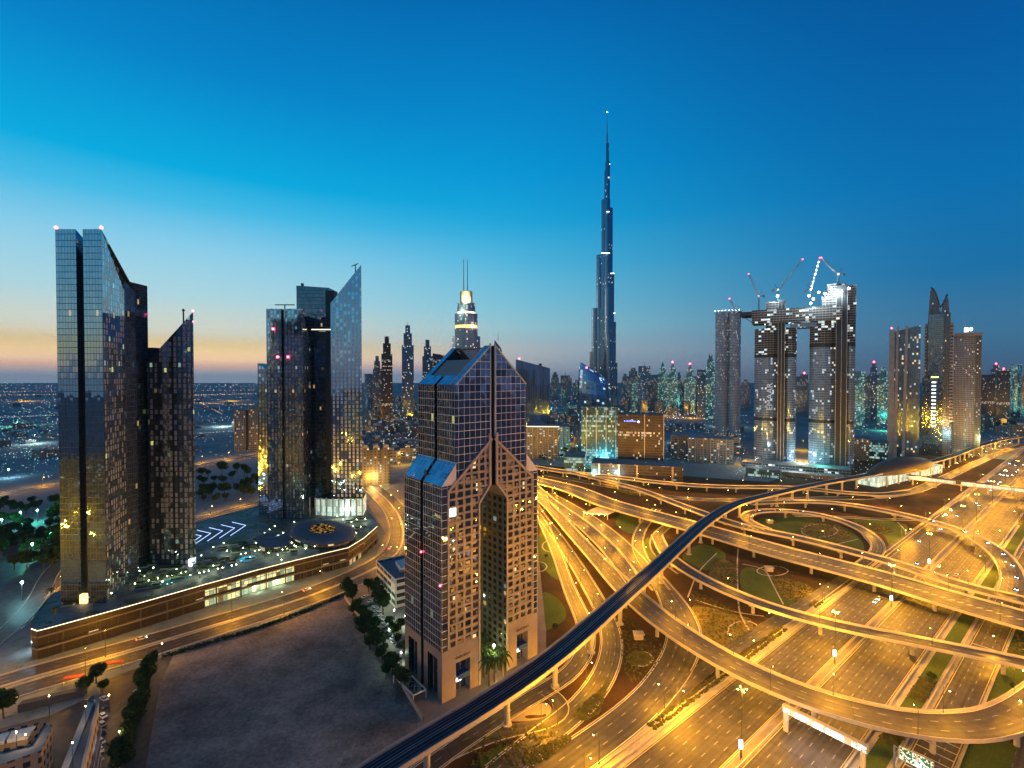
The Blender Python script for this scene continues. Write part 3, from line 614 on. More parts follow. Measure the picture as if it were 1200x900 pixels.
mb = MB(); mb.cap([(-196.6, 420), (-180.6, 420), (-186.8, 452), (-196.6, 452)], [195.5, 195.5, 166, 175]); mb.build('sloped_roof', M['t_dark'], t3)
part('low_wing', rect(-228, -216.2, 436, 450), 13, [149, 141, 141, 149], M['t_tint'], t3, M['t_dark'])
mb = MB(); mb.tube((-197.5, 424, 195), (-197.5, 424, 199), .5); mb.box(-206, -189, 423.6, 424.4, 199, 199.8); mb.build('cleaning_crane', M['dark_metal'], t3)
for p in ((-205.5, 419.2, 178), (-202, 419.2, 154), (-193, 419.2, 154)): beacon(p, t3, 1.0)
t4 = empty('glass_tower', (-185, 465, 0)); tag(t4, 'black glass tower with a lit band standing behind the grey blue twin top tower', 'tower')
part('curtain_wall', rect(-201.5, -171.4, 456, 474), 13, [222, 220, 220, 222], M['t_dark'], t4, M['dark_roof'])
part('link_slab', rect(-171.3, -163, 448, 456), 13, 216, M['t_recess'], t4, M['dark_roof'])
mb = MB(); mb.box(-184, -163, 447.2, 448-.1, 179.9, 180.5); mb.build('lit_band', M['strip'], t4)
mb = MB(); mb.box(-199, -197, 460, 462, 221, 225); mb.build('roof_unit', M['dark_metal'], t4)
beacon((-196, 455.5, 196), t4, 1.0)
t5 = empty('glass_tower', (-148, 443, 0)); tag(t5, 'blue tower with a pointed slanted top raised on columns over a lit lobby', 'tower')
tp = [(-158.2, 425), (-131.2, 425), (-143, 463), (-166, 463)]
part('curtain_wall', tp, 30.6, [201, 234.5, 234.5, 201], M['t_dots2'], t5, M['t_dark'], roofname='sloped_roof')
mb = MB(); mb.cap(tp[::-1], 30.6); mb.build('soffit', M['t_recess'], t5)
mb = MB(); mb.tube((-138.5, 432, 226), (-138.5, 432, 236), .5); mb.tube((-142, 432, 234.5), (-136, 432, 237), .4); mb.build('cleaning_crane', M['dark_metal'], t5)
for k in range(6):
    mb = MB(); x = -157.6+k*5.2; mb.tube((x, 425.8, 13), (x, 425.8, 30.7), .7, n=10); mb.build('column', M['concrete'], t5)
for k in range(4):
    mb = MB(); mb.tube((-178+k*5, 426-k*.2, 13), (-178+k*5, 426-k*.2, 30.7), .6, n=10); mb.build('column', M['concrete'], t5)
M['lobby'] = F_('lit_lobby_glass', 2.6, 5.5, .06, .05, (.3, .35, .35), (.4, .5, .5), .2, .1, lit=1.2, warm=(.75, 1, .82), cool=(.7, 1, .9), cluster=.0, strength=1.3, seed=3.)
part('lobby_glass', [(-176, 432), (-160, 428), (-132, 430), (-136, 452), (-170, 456)], 13, 28.5, M['lobby'], t5, M['dark_roof'])
light_child(t5, (-145, 426.5, 20), 6000, (.8, 1, .85))
# ---- the pink granite tower with the arch
O = at(518, 825, 0); FX = Vector((.76, .65, 0)).normalized()
dt = empty('granite_tower', (O.x, O.y, 0), math.atan2(FX.y, FX.x))
tag(dt, 'pink granite tower with square windows, a tall pointed arch and a dark glass gabled top', 'tower')
W = 55.2; D = 32.0; CXm = W/2
t = NT('pink_granite'); nz = t.noise(t.pos(), .12, 5); pu = t.xyz(t.uv())
jl = t.math('MAXIMUM', t.math('LESS_THAN', t.math('FRACT', t.math('DIVIDE', pu[0], 1.0)), .05), t.math('LESS_THAN', t.math('FRACT', t.math('DIVIDE', pu[1], 1.0)), .05))
gc = t.vmath('SCALE', (.34, .29, .275), t.math('MULTIPLY', t.maprange(nz, .3, .7, .82, 1.15), t.maprange(jl, 0., 1., 1., .7)))
M['granite'] = t.done(t.bsdf(gc, .45))
M['granite_trim'] = plain('granite_trim', (.42, .36, .34), .5, var=.1)
M['dglass'] = F_('dark_curtain_wall_white_grid', 2.95, 3.35, .06, .07, (.8, .78, .8), (.24, .29, .37), .9, .03, lit=.002, warm=(1, .9, .3), cool=(.7, 1, .6), cluster=1., strength=.7, wob=.03, seed=5.)
M['dglass2'] = F_('side_curtain_wall_grid', 1.95, 3.35, .08, .07, (.5, .5, .54), (.2, .25, .33), .9, .03, lit=.005, warm=(.9, .95, .3), cool=(.7, 1, .6), cluster=1., strength=.8, wob=.03, seed=5.5)
t = NT('window_glass'); geo = t.n.new('ShaderNodeNewGeometry'); obi = t.n.new('ShaderNodeObjectInfo')
rv, rc = t.white(t.vmath('ADD', t.vmath('SNAP', t.pos(), (2., 2., 3.35)), t.comb(obi.outputs['Random'], 0., 0.)))
nn = t.vmath('NORMALIZE', t.vmath('ADD', geo.outputs['Normal'], t.vmath('SCALE', t.vmath('SUBTRACT', rc, (.5, .5, .5)), .06)))
blind = t.math('LESS_THAN', rv, .3)
M['pane'] = t.done(t.bsdf(t.mix(blind, (.16, .17, .19, 1), (.26, .24, .22, 1)), t.maprange(blind, 0., 1., .03, .35), t.maprange(blind, 0., 1., .85, .3), (1, .75, .35), t.math('MULTIPLY', t.math('GREATER_THAN', rv, .985), 1.2), nn))
def clip(poly, a, b, c_):
    """keep a*x+b*z<=c"""
    out = []
    for i in range(len(poly)):
        p = poly[i]; q = poly[(i+1) % len(poly)]; fp = a*p[0]+b*p[1]-c_; fq = a*q[0]+b*q[1]-c_
        if fp <= 1e-6: out.append(p)
        if (fp < -1e-6 and fq > 1e-6) or (fp > 1e-6 and fq < -1e-6):
            k = fp/(fp-fq); out.append((p[0]+(q[0]-p[0])*k, p[1]+(q[1]-p[1])*k))
    return out if len(out) >= 3 else []
# gable line from (3,88.5) to (27.6,110); arch chamfer from (19.5,82) to (25.6,88.3)
ga = (110-88.5)/(27.6-3.0); AX, AZ, BX_, BZ = 19.5, 81.5, 25.4, 88.3; ca_ = (BZ-AZ)/(BX_-AX)
def pieces(poly, m=0.0):
    p = clip(poly, -ga, 1, 88.5-ga*3.0-m)
    if not p: return []
    r = []; q = clip(p, 1, 0, AX-m)
    if q: r.append(q)
    q = clip(p, -1, 0, -AX+m)
    if q:
        q1 = clip(q, ca_, -1, ca_*AX-AZ-m*1.4)
        if q1:
            q2 = clip(q1, 0, -1, -BZ-m)
            r.append(q2) if q2 else None
            q3 = clip(q1, 0, 1, BZ+m)
            if q3 and not q2: r.append(q3)
    return [k for k in r if k]
def area(p): return abs(sum(p[i][0]*p[(i+1) % len(p)][1]-p[(i+1) % len(p)][0]*p[i][1] for i in range(len(p))))/2
colsx = [(3.5, 7.5), (7.5, 11.5), (11.5, 15.5), (15.5, 19.5), (19.5, 23.1), (23.1, 26.5)]
gran = MB(); wins = []; FLH = 3.35; Z0 = 21.5
def both(poly, fn):
    fn(poly); fn([(W-x, z) for x, z in poly][::-1])
def addface(mb, poly, y):
    a = sum(poly[i][0]*poly[(i+1) % len(poly)][1]-poly[(i+1) % len(poly)][0]*poly[i][1] for i in range(len(poly)))
    if a < 0: poly = poly[::-1]
    mb.face([(x, y, z) for x, z in poly], [(x, z) for x, z in poly])
for (xa, xb) in colsx:
    for r in range(27):
        za = Z0+r*FLH; zb = za+FLH; b = .55; wz0 = za+.55; wz1 = zb-.42; wx0 = xa+b; wx1 = xb-b
        win = [(wx0, wz0), (wx1, wz0), (wx1, wz1), (wx0, wz1)]
        pcs = pieces(win, -.7); pcs = [p for p in pcs if area(p) > .8]
        cell = [(xa, za), (xb, za), (xb, zb), (xa, zb)]
        if pcs:
            # frame strips around the window; whatever the clipped window loses becomes granite set 4 cm back
            for st in ([(xa, za), (xb, za), (xb, wz0), (xa, wz0)], [(xa, wz1), (xb, wz1), (xb, zb), (xa, zb)], [(xa, wz0), (wx0, wz0), (wx0, wz1), (xa, wz1)], [(wx1, wz0), (xb, wz0), (xb, wz1), (wx1, wz1)]):
                for q in pieces(st): both(q, lambda P: addface(gran, P, 0.))
            full = area(win)
            got = sum(area(p) for p in pcs)
            if got < full*.98:
                for q in pieces(win): both(q, lambda P: addface(gran, P, .3))
            for p in pcs:
                for pl in (p, [(W-x, z) for x, z in p][::-1]):
                    wins.append((pl, .24 if got < full*.98 else .38))
                    for i in range(len(pl)):   # reveals
                        a_ = pl[i]; b_ = pl[(i+1) % len(pl)]
                        gran.face([(a_[0], 0, a_[1]), (a_[0], .5, a_[1]), (b_[0], .5, b_[1]), (b_[0], 0, b_[1])])
        else:
            for q in pieces(cell): both(q, lambda P: addface(gran, P, 0.))
gran.build('granite_face', M['granite'], dt, local=True)
wins.sort(key=lambda w: min(z for x, z in w[0])); rest = MB()
for i, (pl, y) in enumerate(wins):
    if i < 100:
        m_ = MB(); addface(m_, pl, y); m_.build('window', M['pane'], dt, local=True)
    else: addface(rest, pl, y)
tag(rest.build('windows', M['pane'], dt, local=True), kind='stuff')
# granite base legs with doorways
def leg_base(x0, x1, dx0, dx1):
    m_ = MB()
    for q in ([(x0, 0), (dx0, 0), (dx0, Z0), (x0, Z0)], [(dx1, 0), (x1, 0), (x1, Z0), (dx1, Z0)], [(dx0, 14.5), (dx1, 14.5), (dx1, Z0), (dx0, Z0)]): addface(m_, q, -.02)
    m_.face([(dx0, 0, 0), (dx0, 4, 0), (dx0, 4, 14.5), (dx0, 0, 14.5)]); m_.face([(dx1, 4, 0), (dx1, 0, 0), (dx1, 0, 14.5), (dx1, 4, 14.5)]); m_.face([(dx0, 0, 14.5), (dx0, 4, 14.5), (dx1, 4, 14.5), (dx1, 0, 14.5)])
    m_.build('base', M['granite'], dt, local=True)
    m_ = MB(); m_.face([(dx0, 3.9, 0), (dx1, 3.9, 0), (dx1, 3.9, 14.5), (dx0, 3.9, 14.5)]); m_.build('doorway', M['dglass'], dt, local=True)
    m_ = MB(); m_.box(dx0+.6, dx1-.6, -.6, 3.2, 8.2, 8.8); m_.box(dx0+.6, dx1-.6, -.7, -.55, 7.2, 9.2); m_.build('awning', plain('blue_awning', (.02, .09, .3), .6), dt, local=True)
    m_ = MB(); m_.box((dx0+dx1)/2-1.3, (dx0+dx1)/2+1.3, 3.2, 3.6, 3.8, 5.0); m_.build('lit_sign', M['white_glow'], dt, local=True)
leg_base(0, AX, 7, 14.5); leg_base(W-AX, W, W-13.5, W-6.5)
# text above the doors
def text_obj(s, size, mat, parent, loc, rot, local=True, ext=.05, name='sign_lettering', align='CENTER'):
    cu = bpy.data.curves.new('t', 'FONT'); cu.body = s; cu.size = size; cu.extrude = ext; cu.align_x = align; cu.resolution_u = 2
    o = bpy.data.objects.new('t', cu); C.objects.link(o); dg = bpy.context.evaluated_depsgraph_get()
    me = bpy.data.meshes.new_from_object(o.evaluated_get(dg)); bpy.data.objects.remove(o)
    me.materials.clear(); me.materials.append(mat); n = bpy.data.objects.new(name, me); C.objects.link(n)
    n.parent = parent; n.location = Vector(loc)-(Vector((0, 0, 0)) if local else wloc(parent)); n.rotation_euler = rot; return n
M['letter_dark'] = plain('dark_letters', (.03, .02, .02), .4)
for x in (10.6, W-10): text_obj('dusit thani', 1.9, M['letter_dark'], dt, (x, -.15, 16.2), (R(90), 0, 0))
m_ = MB(); m_.box(3.9, 7.0, -.35, -.05, 78.2, 81.6); m_.build('logo_sign', M['white_glow'], dt, local=True)
text_obj('\u2197', 2.2, M['letter_dark'], dt, (5.4, -.4, 79.2), (R(90), 0, 0), name='logo_mark')
# raised trim along the gable and the arch
def bar(mb, p, q, w, y0, y1):
    d = Vector((q[0]-p[0], q[1]-p[1])); d.normalize(); n_ = Vector((-d.y, d.x))*w/2
    P = [(p[0]+n_.x, p[1]+n_.y), (p[0]-n_.x, p[1]-n_.y), (q[0]-n_.x, q[1]-n_.y), (q[0]+n_.x, q[1]+n_.y)]
    mb.face([(x, y0, z) for x, z in P]); 
    for i in range(4):
        a_ = P[i]; b_ = P[(i+1) % 4]; mb.face([(a_[0], y0, a_[1]), (a_[0], y1, a_[1]), (b_[0], y1, b_[1]), (b_[0], y0, b_[1])])
for sgn in (0, 1):
    mx = (lambda x: W-x) if sgn else (lambda x: x); m_ = MB()
    bar(m_, (mx(3.0), 88.6), (mx(26.9), 88.6+ga*23.9), 1.1, -.35, .3); bar(m_, (mx(3.2), 22), (mx(3.2), 88.6), .7, -.3, .3)
    bar(m_, (mx(AX), 0), (mx(AX), AZ), .8, -.4, .2); bar(m_, (mx(AX), AZ), (mx(25.4), 88.5), .9, -.42, .2); bar(m_, (mx(25.6), 88.5), (mx(25.6), 112), 1.2, -.38, .3)
    m_.build('granite_trim', M['granite_trim'], dt, local=True)
    # inner wall of the arch
    m_ = MB(); x = mx(AX)
    if sgn: m_.face([(x, D, 0), (x, 0, 0), (x, 0, AZ), (x, D, AZ)], [(0, 0), (D, 0), (D, AZ), (0, AZ)])
    else: m_.face([(x, 0, 0), (x, D, 0), (x, D, AZ), (x, 0, AZ)], [(0, 0), (D, 0), (D, AZ), (0, AZ)])
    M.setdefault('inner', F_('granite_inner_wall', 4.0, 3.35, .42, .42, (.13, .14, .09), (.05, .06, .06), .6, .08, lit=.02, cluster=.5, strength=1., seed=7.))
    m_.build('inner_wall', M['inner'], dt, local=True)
    m_ = MB(); m_.face([(x, 0, AZ), (x, D, AZ), (mx(BX_), D, BZ), (mx(BX_), 0, BZ)]); m_.build('arch_soffit', M['granite'], dt, local=True)
    # glass corner strip, side wall in two halves with a groove, and the lower glass roof
    m_ = MB(); a_, b_ = (0., 3.2) if not sgn else (W-3.2, W); m_.wall((a_, .04), (b_, .04), Z0, 91.5 if not sgn else 91.5); m_.build('corner_glass', M['dglass'], dt, local=True)
    xs = 0. if not sgn else W
    for ya, yb in ((0, 15.0), (17.2, D)):
        m_ = MB(); (m_.wall((xs, yb), (xs, ya), Z0, 91.5) if not sgn else m_.wall((xs, ya), (xs, yb), Z0, 91.5)); m_.build('side_glass', M['dglass2'], dt, local=True)
        m_ = MB(); m_.face([(xs, ya, 91.5), (mx(7.4), ya, 100.5), (mx(7.4), yb, 100.5), (xs, yb, 91.5)][::(1 if sgn else -1)], [(ya, 0), (ya, 11.6), (yb, 11.6), (yb, 0)][::(1 if sgn else -1)]); m_.build('lower_roof', M['blue_roof_glass'], dt, local=True)
        q = [(xs, ya, 91.5), (mx(7.4), ya, 91.5), (mx(7.4), ya, 100.5)]
        m_ = MB(); m_.face(q); m_.build('roof_end', M['dglass'], dt, local=True); m_ = MB(); m_.face([(p[0], yb, p[2]) for p in q]); m_.build('roof_end', M['dglass'], dt, local=True)
        # granite base of the side
        m_ = MB(); yc = (ya+yb)/2
        for y0_, y1_ in ((ya, yc-4), (yc+4, yb)):
            m_.face([(xs, y1_, 0), (xs, y0_, 0), (xs, y0_, Z0-4), (xs, y1_, Z0-4)] if not sgn else [(xs, y0_, 0), (xs, y1_, 0), (xs, y1_, Z0-4), (xs, y0_, Z0-4)])
        m_.face([(xs, yb, Z0-4), (xs, ya, Z0-4), (xs, ya, Z0), (xs, yb, Z0)]); m_.build('side_base', M['granite'], dt, local=True)
        m_ = MB(); xi = mx(2.2); m_.face([(xi, yb, 0), (xi, ya, 0), (xi, ya, Z0-3.9), (xi, yb, Z0-3.9)]); m_.build('side_doorway', M['dglass'], dt, local=True)
    m_ = MB(); xi = mx(1.8); m_.face([(xi, 17.2, 0), (xi, 15, 0), (xi, 15, 96), (xi, 17.2, 96)]); m_.face([(xs, 15, 0), (xi, 15, 0), (xi, 15, 93), (xs, 15, 91.4)]); m_.face([(xs, 17.2, 0), (xi, 17.2, 0), (xi, 17.2, 93), (xs, 17.2, 91.4)]); m_.build('groove', M['t_recess'], dt, local=True)
    # dark glass behind the granite gable up to the upper block, and the rear wall
    m_ = MB(); P = [(3.2, 88.8), (26.4, 109.0), (26.4, 134), (7.4, 134), (7.4, 100.5), (3.2, 96)]
    P = [(mx(x), z) for x, z in P]; addface(m_, P, .42)
    P = [(mx(7.4), 133.95), (mx(26.4), 133.95), (mx(26.4), 151.0)]; addface(m_, P, .42); m_.build('front_glass', M['dglass'], dt, local=True)
    for ya, yb in ((.42, 15.0), (17.2, D)):
        m_ = MB(); xs2 = mx(7.4); (m_.wall((xs2, yb), (xs2, ya), 91, 134) if not sgn else m_.wall((xs2, ya), (xs2, yb), 91, 134)); m_.build('upper_side_glass', M['dglass2'], dt, local=True)
    m_ = MB(); xi = mx(8.6); m_.face([(xi, 17.2, 91), (xi, 15, 91), (xi, 15, 135), (xi, 17.2, 135)]); m_.build('upper_groove', M['t_recess'], dt, local=True)
    sl = (151.6-134)/(26.4-7.4); zz = lambda x: 134+sl*(x-7.4)
    def roofq(name, x0, x1, y0, y1, drop, mat):
        m2 = MB(); q = [(mx(x0), y0, zz(x0)-drop), (mx(x1), y0, zz(x1)-drop), (mx(x1), y1, zz(x1)-drop), (mx(x0), y1, zz(x0)-drop)]
        m2.face(q if not sgn else q[::-1], [(y0, x0*1.36), (y0, x1*1.36), (y1, x1*1.36), (y1, x0*1.36)]); return m2.build(name, mat, dt, local=True)
    roofq('roof_glass', 7.4, 26.4, .42, 4.6, 0, M['blue_roof_glass']); roofq('roof_glass', 7.4, 26.4, 28, D, 0, M['blue_roof_glass'])
    roofq('roof_glass', 7.4, 11.8, 4.6, 15, 0.003, M['blue_roof_glass']); roofq('roof_glass', 7.4, 11.8, 17.2, 28, .003, M['blue_roof_glass'])
    M.setdefault('louvre', F_('grey_louvre_panel', 8., .5, .0, .45, (.25, .26, .24), (.12, .13, .12), .2, .5, lit=0., wob=0., seed=1.))
    roofq('louvre_panel', 11.8, 20.5, 4.6, 28, .8, M['louvre']); roofq('roof_void', 20.5, 26.4, 4.6, 28, 7., M['t_recess'])
    m2 = MB()
    for y_ in (4.6, 28):
        q = [(mx(11.8), y_, zz(11.8)), (mx(26.4), y_, zz(26.4)), (mx(26.4), y_, zz(26.4)-8), (mx(11.8), y_, zz(11.8)-1)]; m2.face(q)
    m2.face([(mx(20.5), 4.6, zz(20.5)-.8), (mx(20.5), 28, zz(20.5)-.8), (mx(20.5), 28, zz(20.5)-7), (mx(20.5), 4.6, zz(20.5)-7)]); m2.build('roof_upstand', M['t_recess'], dt, local=True)
    m2 = MB(); m2.tube((mx(7.4), .3, 134), (mx(26.4), .3, 151.6), .35); m2.tube((mx(7.4), 4.6, 134), (mx(26.4), 4.6, 151.6), .25); m2.build('gable_trim', M['white_wall'], dt, local=True)
    m2 = MB(); P = [(mx(x), z) for x, z in [(0, 0), (AX, 0), (AX, AZ), (BX_, BZ), (26.4, BZ), (26.4, 151), (7.4, 133.9), (7.4, 100.4), (0, 91.4)]]
    m2.face([(x, D, z) for x, z in P], [(x, z) for x, z in P]); m2.build('rear_wall', M['dglass'], dt, local=True)
# central recessed slot
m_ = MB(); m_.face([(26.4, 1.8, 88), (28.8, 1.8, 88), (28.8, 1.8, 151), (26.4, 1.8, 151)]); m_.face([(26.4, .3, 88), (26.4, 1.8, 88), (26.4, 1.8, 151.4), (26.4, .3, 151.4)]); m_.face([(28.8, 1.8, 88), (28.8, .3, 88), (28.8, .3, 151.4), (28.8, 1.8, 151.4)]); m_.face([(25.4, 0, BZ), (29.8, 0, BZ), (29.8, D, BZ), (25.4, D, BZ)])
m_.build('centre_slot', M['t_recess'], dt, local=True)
m_ = MB(); m_.box(26.0, 26.5, .2, 1, 110, 152.5); m_.box(28.7, 29.2, .2, 1, 110, 152.5); m_.build('slot_fin', M['white_wall'], dt, local=True)
m_ = MB(); m_.box(26.4, 28.8, 1.8, D, 150.3, 150.9); m_.build('ridge', M['dark_roof'], dt, local=True)
for z in (60, 97):
    m_ = MB(); m_.ball((-.5, 16 if z < 90 else .5, z if z < 90 else 50), .45, 8, 5); m_.build('warning_light', M['red_lamp'], dt, local=True)
# ---- the tallest tower: stepped cylinders round a core
M['bk'] = F_('silver_glass_fins', 1.4, 3.9, .22, .16, (.1, .14, .19), (.14, .22, .32), .85, .12, lit=.008, cool=(.85, .95, 1), coolf=.7, cluster=.9, strength=2.2, fmetal=.8, frough=.25, wob=.01, seed=11.)
BY = 1298.; bx = xw(710.5, BY); bk = empty('supertall_tower', (bx, BY, 0)); tag(bk, 'supertall stepped tower with a needle spire rising far above every other building', 'skyscraper')
def cyl(mb, x, y, r, z0, z1, n=16, r1=None):
    q = [(x+r*math.cos(2*math.pi*k/n), y+r*math.sin(2*math.pi*k/n)) for k in range(n)]; mb.prism(q, z0, z1, True)
def arm(cx, cy_, dirx, diry, steps, name='wing'):
    m_ = MB(); prev = 0
    for off_, r, h in steps:
        x, y = cx+dirx*off_, cy_+diry*off_; cyl(m_, x, y, r, 0, h)
        nx, ny = -diry, dirx; q = [(cx+nx*r*.8, cy_+ny*r*.8), (cx-nx*r*.8, cy_-ny*r*.8), (x-nx*r*.8, y-ny*r*.8), (x+nx*r*.8, y+ny*r*.8)]
        ar = sum(q[i][0]*q[(i+1) % 4][1]-q[(i+1) % 4][0]*q[i][1] for i in range(4)); q = q if ar > 0 else q[::-1]; m_.prism(q, 0, h-1.5, True)
    return m_.build(name, M['bk'], bk)
arm(bx, BY, -.94, .34, [(37, 8, 202), (30, 9.5, 318), (19, 8.5, 459), (7, 7.5, 604)])
arm(bx, BY, .94, .34, [(25, 8, 172), (19.5, 8.5, 281), (13.5, 8.5, 409), (9, 8, 582)])
arm(bx, BY, .05, -1, [(34, 8, 150), (24, 9, 244), (15, 8.5, 370), (6, 8, 540)])
m_ = MB(); cyl(m_, bx, BY, 9, 0, 606); cyl(m_, bx+1.5, BY, 6.4, 600, 703); cyl(m_, bx-2.4, BY, 4.5, 600, 680); cyl(m_, bx+1, BY, 4, 700, 752); m_.build('core', M['bk'], bk)
m_ = MB(); m_.tube((bx, BY, 750), (bx, BY, 780), 2.8, 1.8, 8); m_.tube((bx, BY, 780), (bx, BY, 833), 1.3, .5, 8); m_.build('spire', M['grey_metal'], bk)
for z, dx, w_ in ((457, -18, 22), (404, 6, 10), (566, -4, 8), (300, 14, 5), (655, 0, 3), (690, 3, 2)):
    m_ = MB(); m_.box(bx+dx, bx+dx+w_, BY-21 if z < 500 else BY-16, BY-20 if z < 500 else BY-15, z, z+2.2); m_.build('lit_floor', M['white_glow'], bk)
beacon((bx, BY, 834), bk, 1.2, 'white_lamp')
# ---- hotel tower with a lit crown behind the granite tower
AY = 985.; ax = xw(546.5, AY); ah = empty('crown_tower', (ax, AY, 0)); tag(ah, 'stepped tower with a glowing crown and twin masts behind the granite tower', 'tower')
M['fins'] = F_('blue_fin_wall', 2.4, 3.6, .35, .1, (.16, .2, .26), (.12, .2, .3), .8, .12, lit=.035, warm=(1, .8, .5), coolf=.6, cluster=.9, strength=2.2, fmetal=.3, seed=12.)
for w_, z0, z1 in ((29, 0, 217), (23.5, 216.9, 262), (18.5, 261.9, 283)):
    n = 12; q = [(ax+w_*(1 if abs(math.cos(a)) > .5 else .86)*math.cos(a), AY+18*math.sin(a)) for a in [2*math.pi*k/n+.26 for k in range(n)]]
    part('curtain_wall', q, z0, z1, M['fins'], ah, M['dark_roof'])
for w_, z0, z1, mt in ((24.2, 233, 239, 'warm_glow'), (19, 262.3, 265.5, 'strip'), (13, 283, 307, 'beige')):
    q = [(ax+w_*.96*math.cos(a), AY+18.8*math.sin(a)*(.98 if mt != 'beige' else .6)) for a in [2*math.pi*k/16 for k in range(16)]]
    part('crown_ring' if mt == 'beige' else 'lit_band', q, z0, z1, M[mt], ah, M['dark_roof'])
for k in range(-6, 7):
    m_ = MB(); m_.tube((ax+k*3.6, AY-19.5, 228), (ax+k*3.6+1.8, AY-19.5, 244), .4, n=4); m_.tube((ax+k*3.6+3.6, AY-19.5, 228), (ax+k*3.6+1.8, AY-19.5, 244), .4, n=4); m_.build('crown_lattice', M['grey_metal'], ah)
for dx in (-5, 2.5):
    m_ = MB(); m_.tube((ax+dx, AY, 300), (ax+dx, AY, 372), .9, .5, 6); m_.build('mast', M['dark_metal'], ah)
light_child(ah, (ax+1, AY-20, 288), 90000, (1, .72, .35)); light_child(ah, (ax-10, AY-24, 266), 40000, (.9, 1, .6)); light_child(ah, (ax+14, AY-24, 236), 30000, (1, .6, .3))
# ================================================================ CITY BEYOND
M['fa'] = F_('far_blue_glass', 3.4, 3.8, .18, .2, (.07, .10, .15), (.10, .17, .26), .42, .12, lit=.05, cluster=.8, strength=1.6, coolf=.6, seed=21.)
M['fb'] = F_('far_grid_concrete', 3.2, 3.6, .42, .4, (.14, .16, .19), (.08, .11, .15), .6, .15, lit=.06, cluster=.7, strength=1.2, coolf=.4, seed=22.)
M['fc'] = F_('far_teal_lit', 4., 3.8, .25, .3, (.16, .24, .26), (.1, .2, .24), .6, .15, lit=.28, warm=(.7, 1, .7), cool=(.3, 1, .9), coolf=.7, cluster=.6, strength=1.0, seed=23.)
M['fd'] = F_('far_brown_glass', 2.4, 3.6, .12, .34, (.045, .034, .04), (.05, .045, .06), .12, .15, lit=.04, warm=(1, .75, .4), cool=(.9, .9, 1), cluster=1., strength=1.3, seed=24., floorlit=.08)
M['fe'] = F_('white_tower_grid', 2.6, 3.6, .5, .42, (.34, .37, .42), (.05, .06, .08), .5, .2, lit=.04, coolf=.7, cluster=.8, strength=1.6, seed=25.)
M['fg'] = F_('dark_stripe_glass', 4.5, 30., .2, .0, (.02, .035, .07), (.07, .15, .3), .7, .08, lit=.0, wob=.01, seed=26.)
M['fh'] = F_('teal_office_glass', 2.2, 3.8, .1, .2, (.03, .07, .09), (.05, .12, .16), .2, .15, lit=.12, warm=(.7, 1, .85), cool=(.35, .9, 1), cluster=.9, strength=.9, floorlit=.25, seed=27.)
M['low1'] = F_('low_block_walls', 4., 3.6, .5, .5, (.15, .14, .125), (.07, .08, .09), .3, .3, lit=.10, warm=(1, .7, .35), coolf=.5, cluster=.8, strength=1.8, seed=28.)
M['low2'] = F_('low_blue_walls', 5., 3.6, .35, .5, (.16, .18, .2), (.07, .09, .12), .4, .3, lit=.12, coolf=.7, cluster=.7, strength=1.6, seed=29.)
def face_view(r, pivot=None):
    """turn a building about its pivot so that it stands square to its own street, which here runs across the line of sight"""
    p = pivot or r.location; a = math.atan2(p.x, p.y); r.rotation_euler.z = -a; r.scale = (math.cos(a), 1, 1)
def tower(label, u0, u1, v, Y, mat, v2=None, depth=None, shape='box', beac=None, mast=None, name='high_rise', z0=0, cat='tower', rot=0, roof='dark_roof'):
    X0 = xw(u0, Y); X1 = xw(u1, Y); w = X1-X0; z = zw(v, Y); z2 = zw(v2, Y) if v2 is not None else z; dpt = depth or w*.9; cx = (X0+X1)/2
    r = empty(name, (cx, Y, z0)); tag(r, label, cat); face_view(r)
    if shape == 'box': part('wall', rect(X0, X1, Y, Y+dpt), z0, [z, z2, z2, z], M[mat], r, M[roof])
    elif shape == 'round':
        q = [(cx+w/2*math.cos(a), Y+dpt/2+dpt/2*math.sin(a)) for a in [2*math.pi*k/14 for k in range(14)]]; part('wall', q, z0, z, M[mat], r, M[roof])
    elif shape == 'step':
        part('wall', rect(X0, X1, Y, Y+dpt), z0, z-(z-z0)*.2, M[mat], r, M[roof]); part('wall', rect(X0+w*.15, X1-w*.15, Y+dpt*.1, Y+dpt*.9), z-(z-z0)*.2-.01, z-(z-z0)*.08, M[mat], r, M[roof]); part('crown', rect(X0+w*.3, X1-w*.3, Y+dpt*.2, Y+dpt*.8), z-(z-z0)*.08-.01, z, M[mat], r, M[roof])
    elif shape == 'spire':
        part('wall', rect(X0, X1, Y, Y+dpt), z0, z-(z-z0)*.25, M[mat], r, M[roof]); part('wall', rect(X0+w*.18, X1-w*.18, Y+dpt*.1, Y+dpt*.9), z-(z-z0)*.25-.01, z-(z-z0)*.12, M[mat], r, M[roof])
        m_ = MB(); m_.tube((cx, Y+dpt/2, z-(z-z0)*.12-.5), (cx, Y+dpt/2, z), w*.26, .6, 8); m_.build('spire', M[mat], r)
    elif shape == 'twin':
        part('wall', rect(X0, X0+w*.44, Y, Y+dpt), z0, z, M[mat], r, M[roof]); part('wall', rect(X0+w*.56, X1, Y+5, Y+dpt+5), z0, z2, M[mat], r, M[roof]); part('link', rect(X0+w*.44, X0+w*.56, Y+6, Y+dpt), z0, min(z, z2)*.96, M['t_recess'], r)
    if mast: m_ = MB(); m_.tube((cx, Y+dpt/2, z-1), (cx, Y+dpt/2, zw(mast, Y)), max(.5, Y/1500), .3, 5); m_.build('mast', M['dark_metal'], r)
    if beac: beacon((X0+w*.1 if beac > 0 else cx, Y+.5, max(z, z2)+Y/700), r, Y/560)
    return r, X0, X1, Y, Y+dpt, z
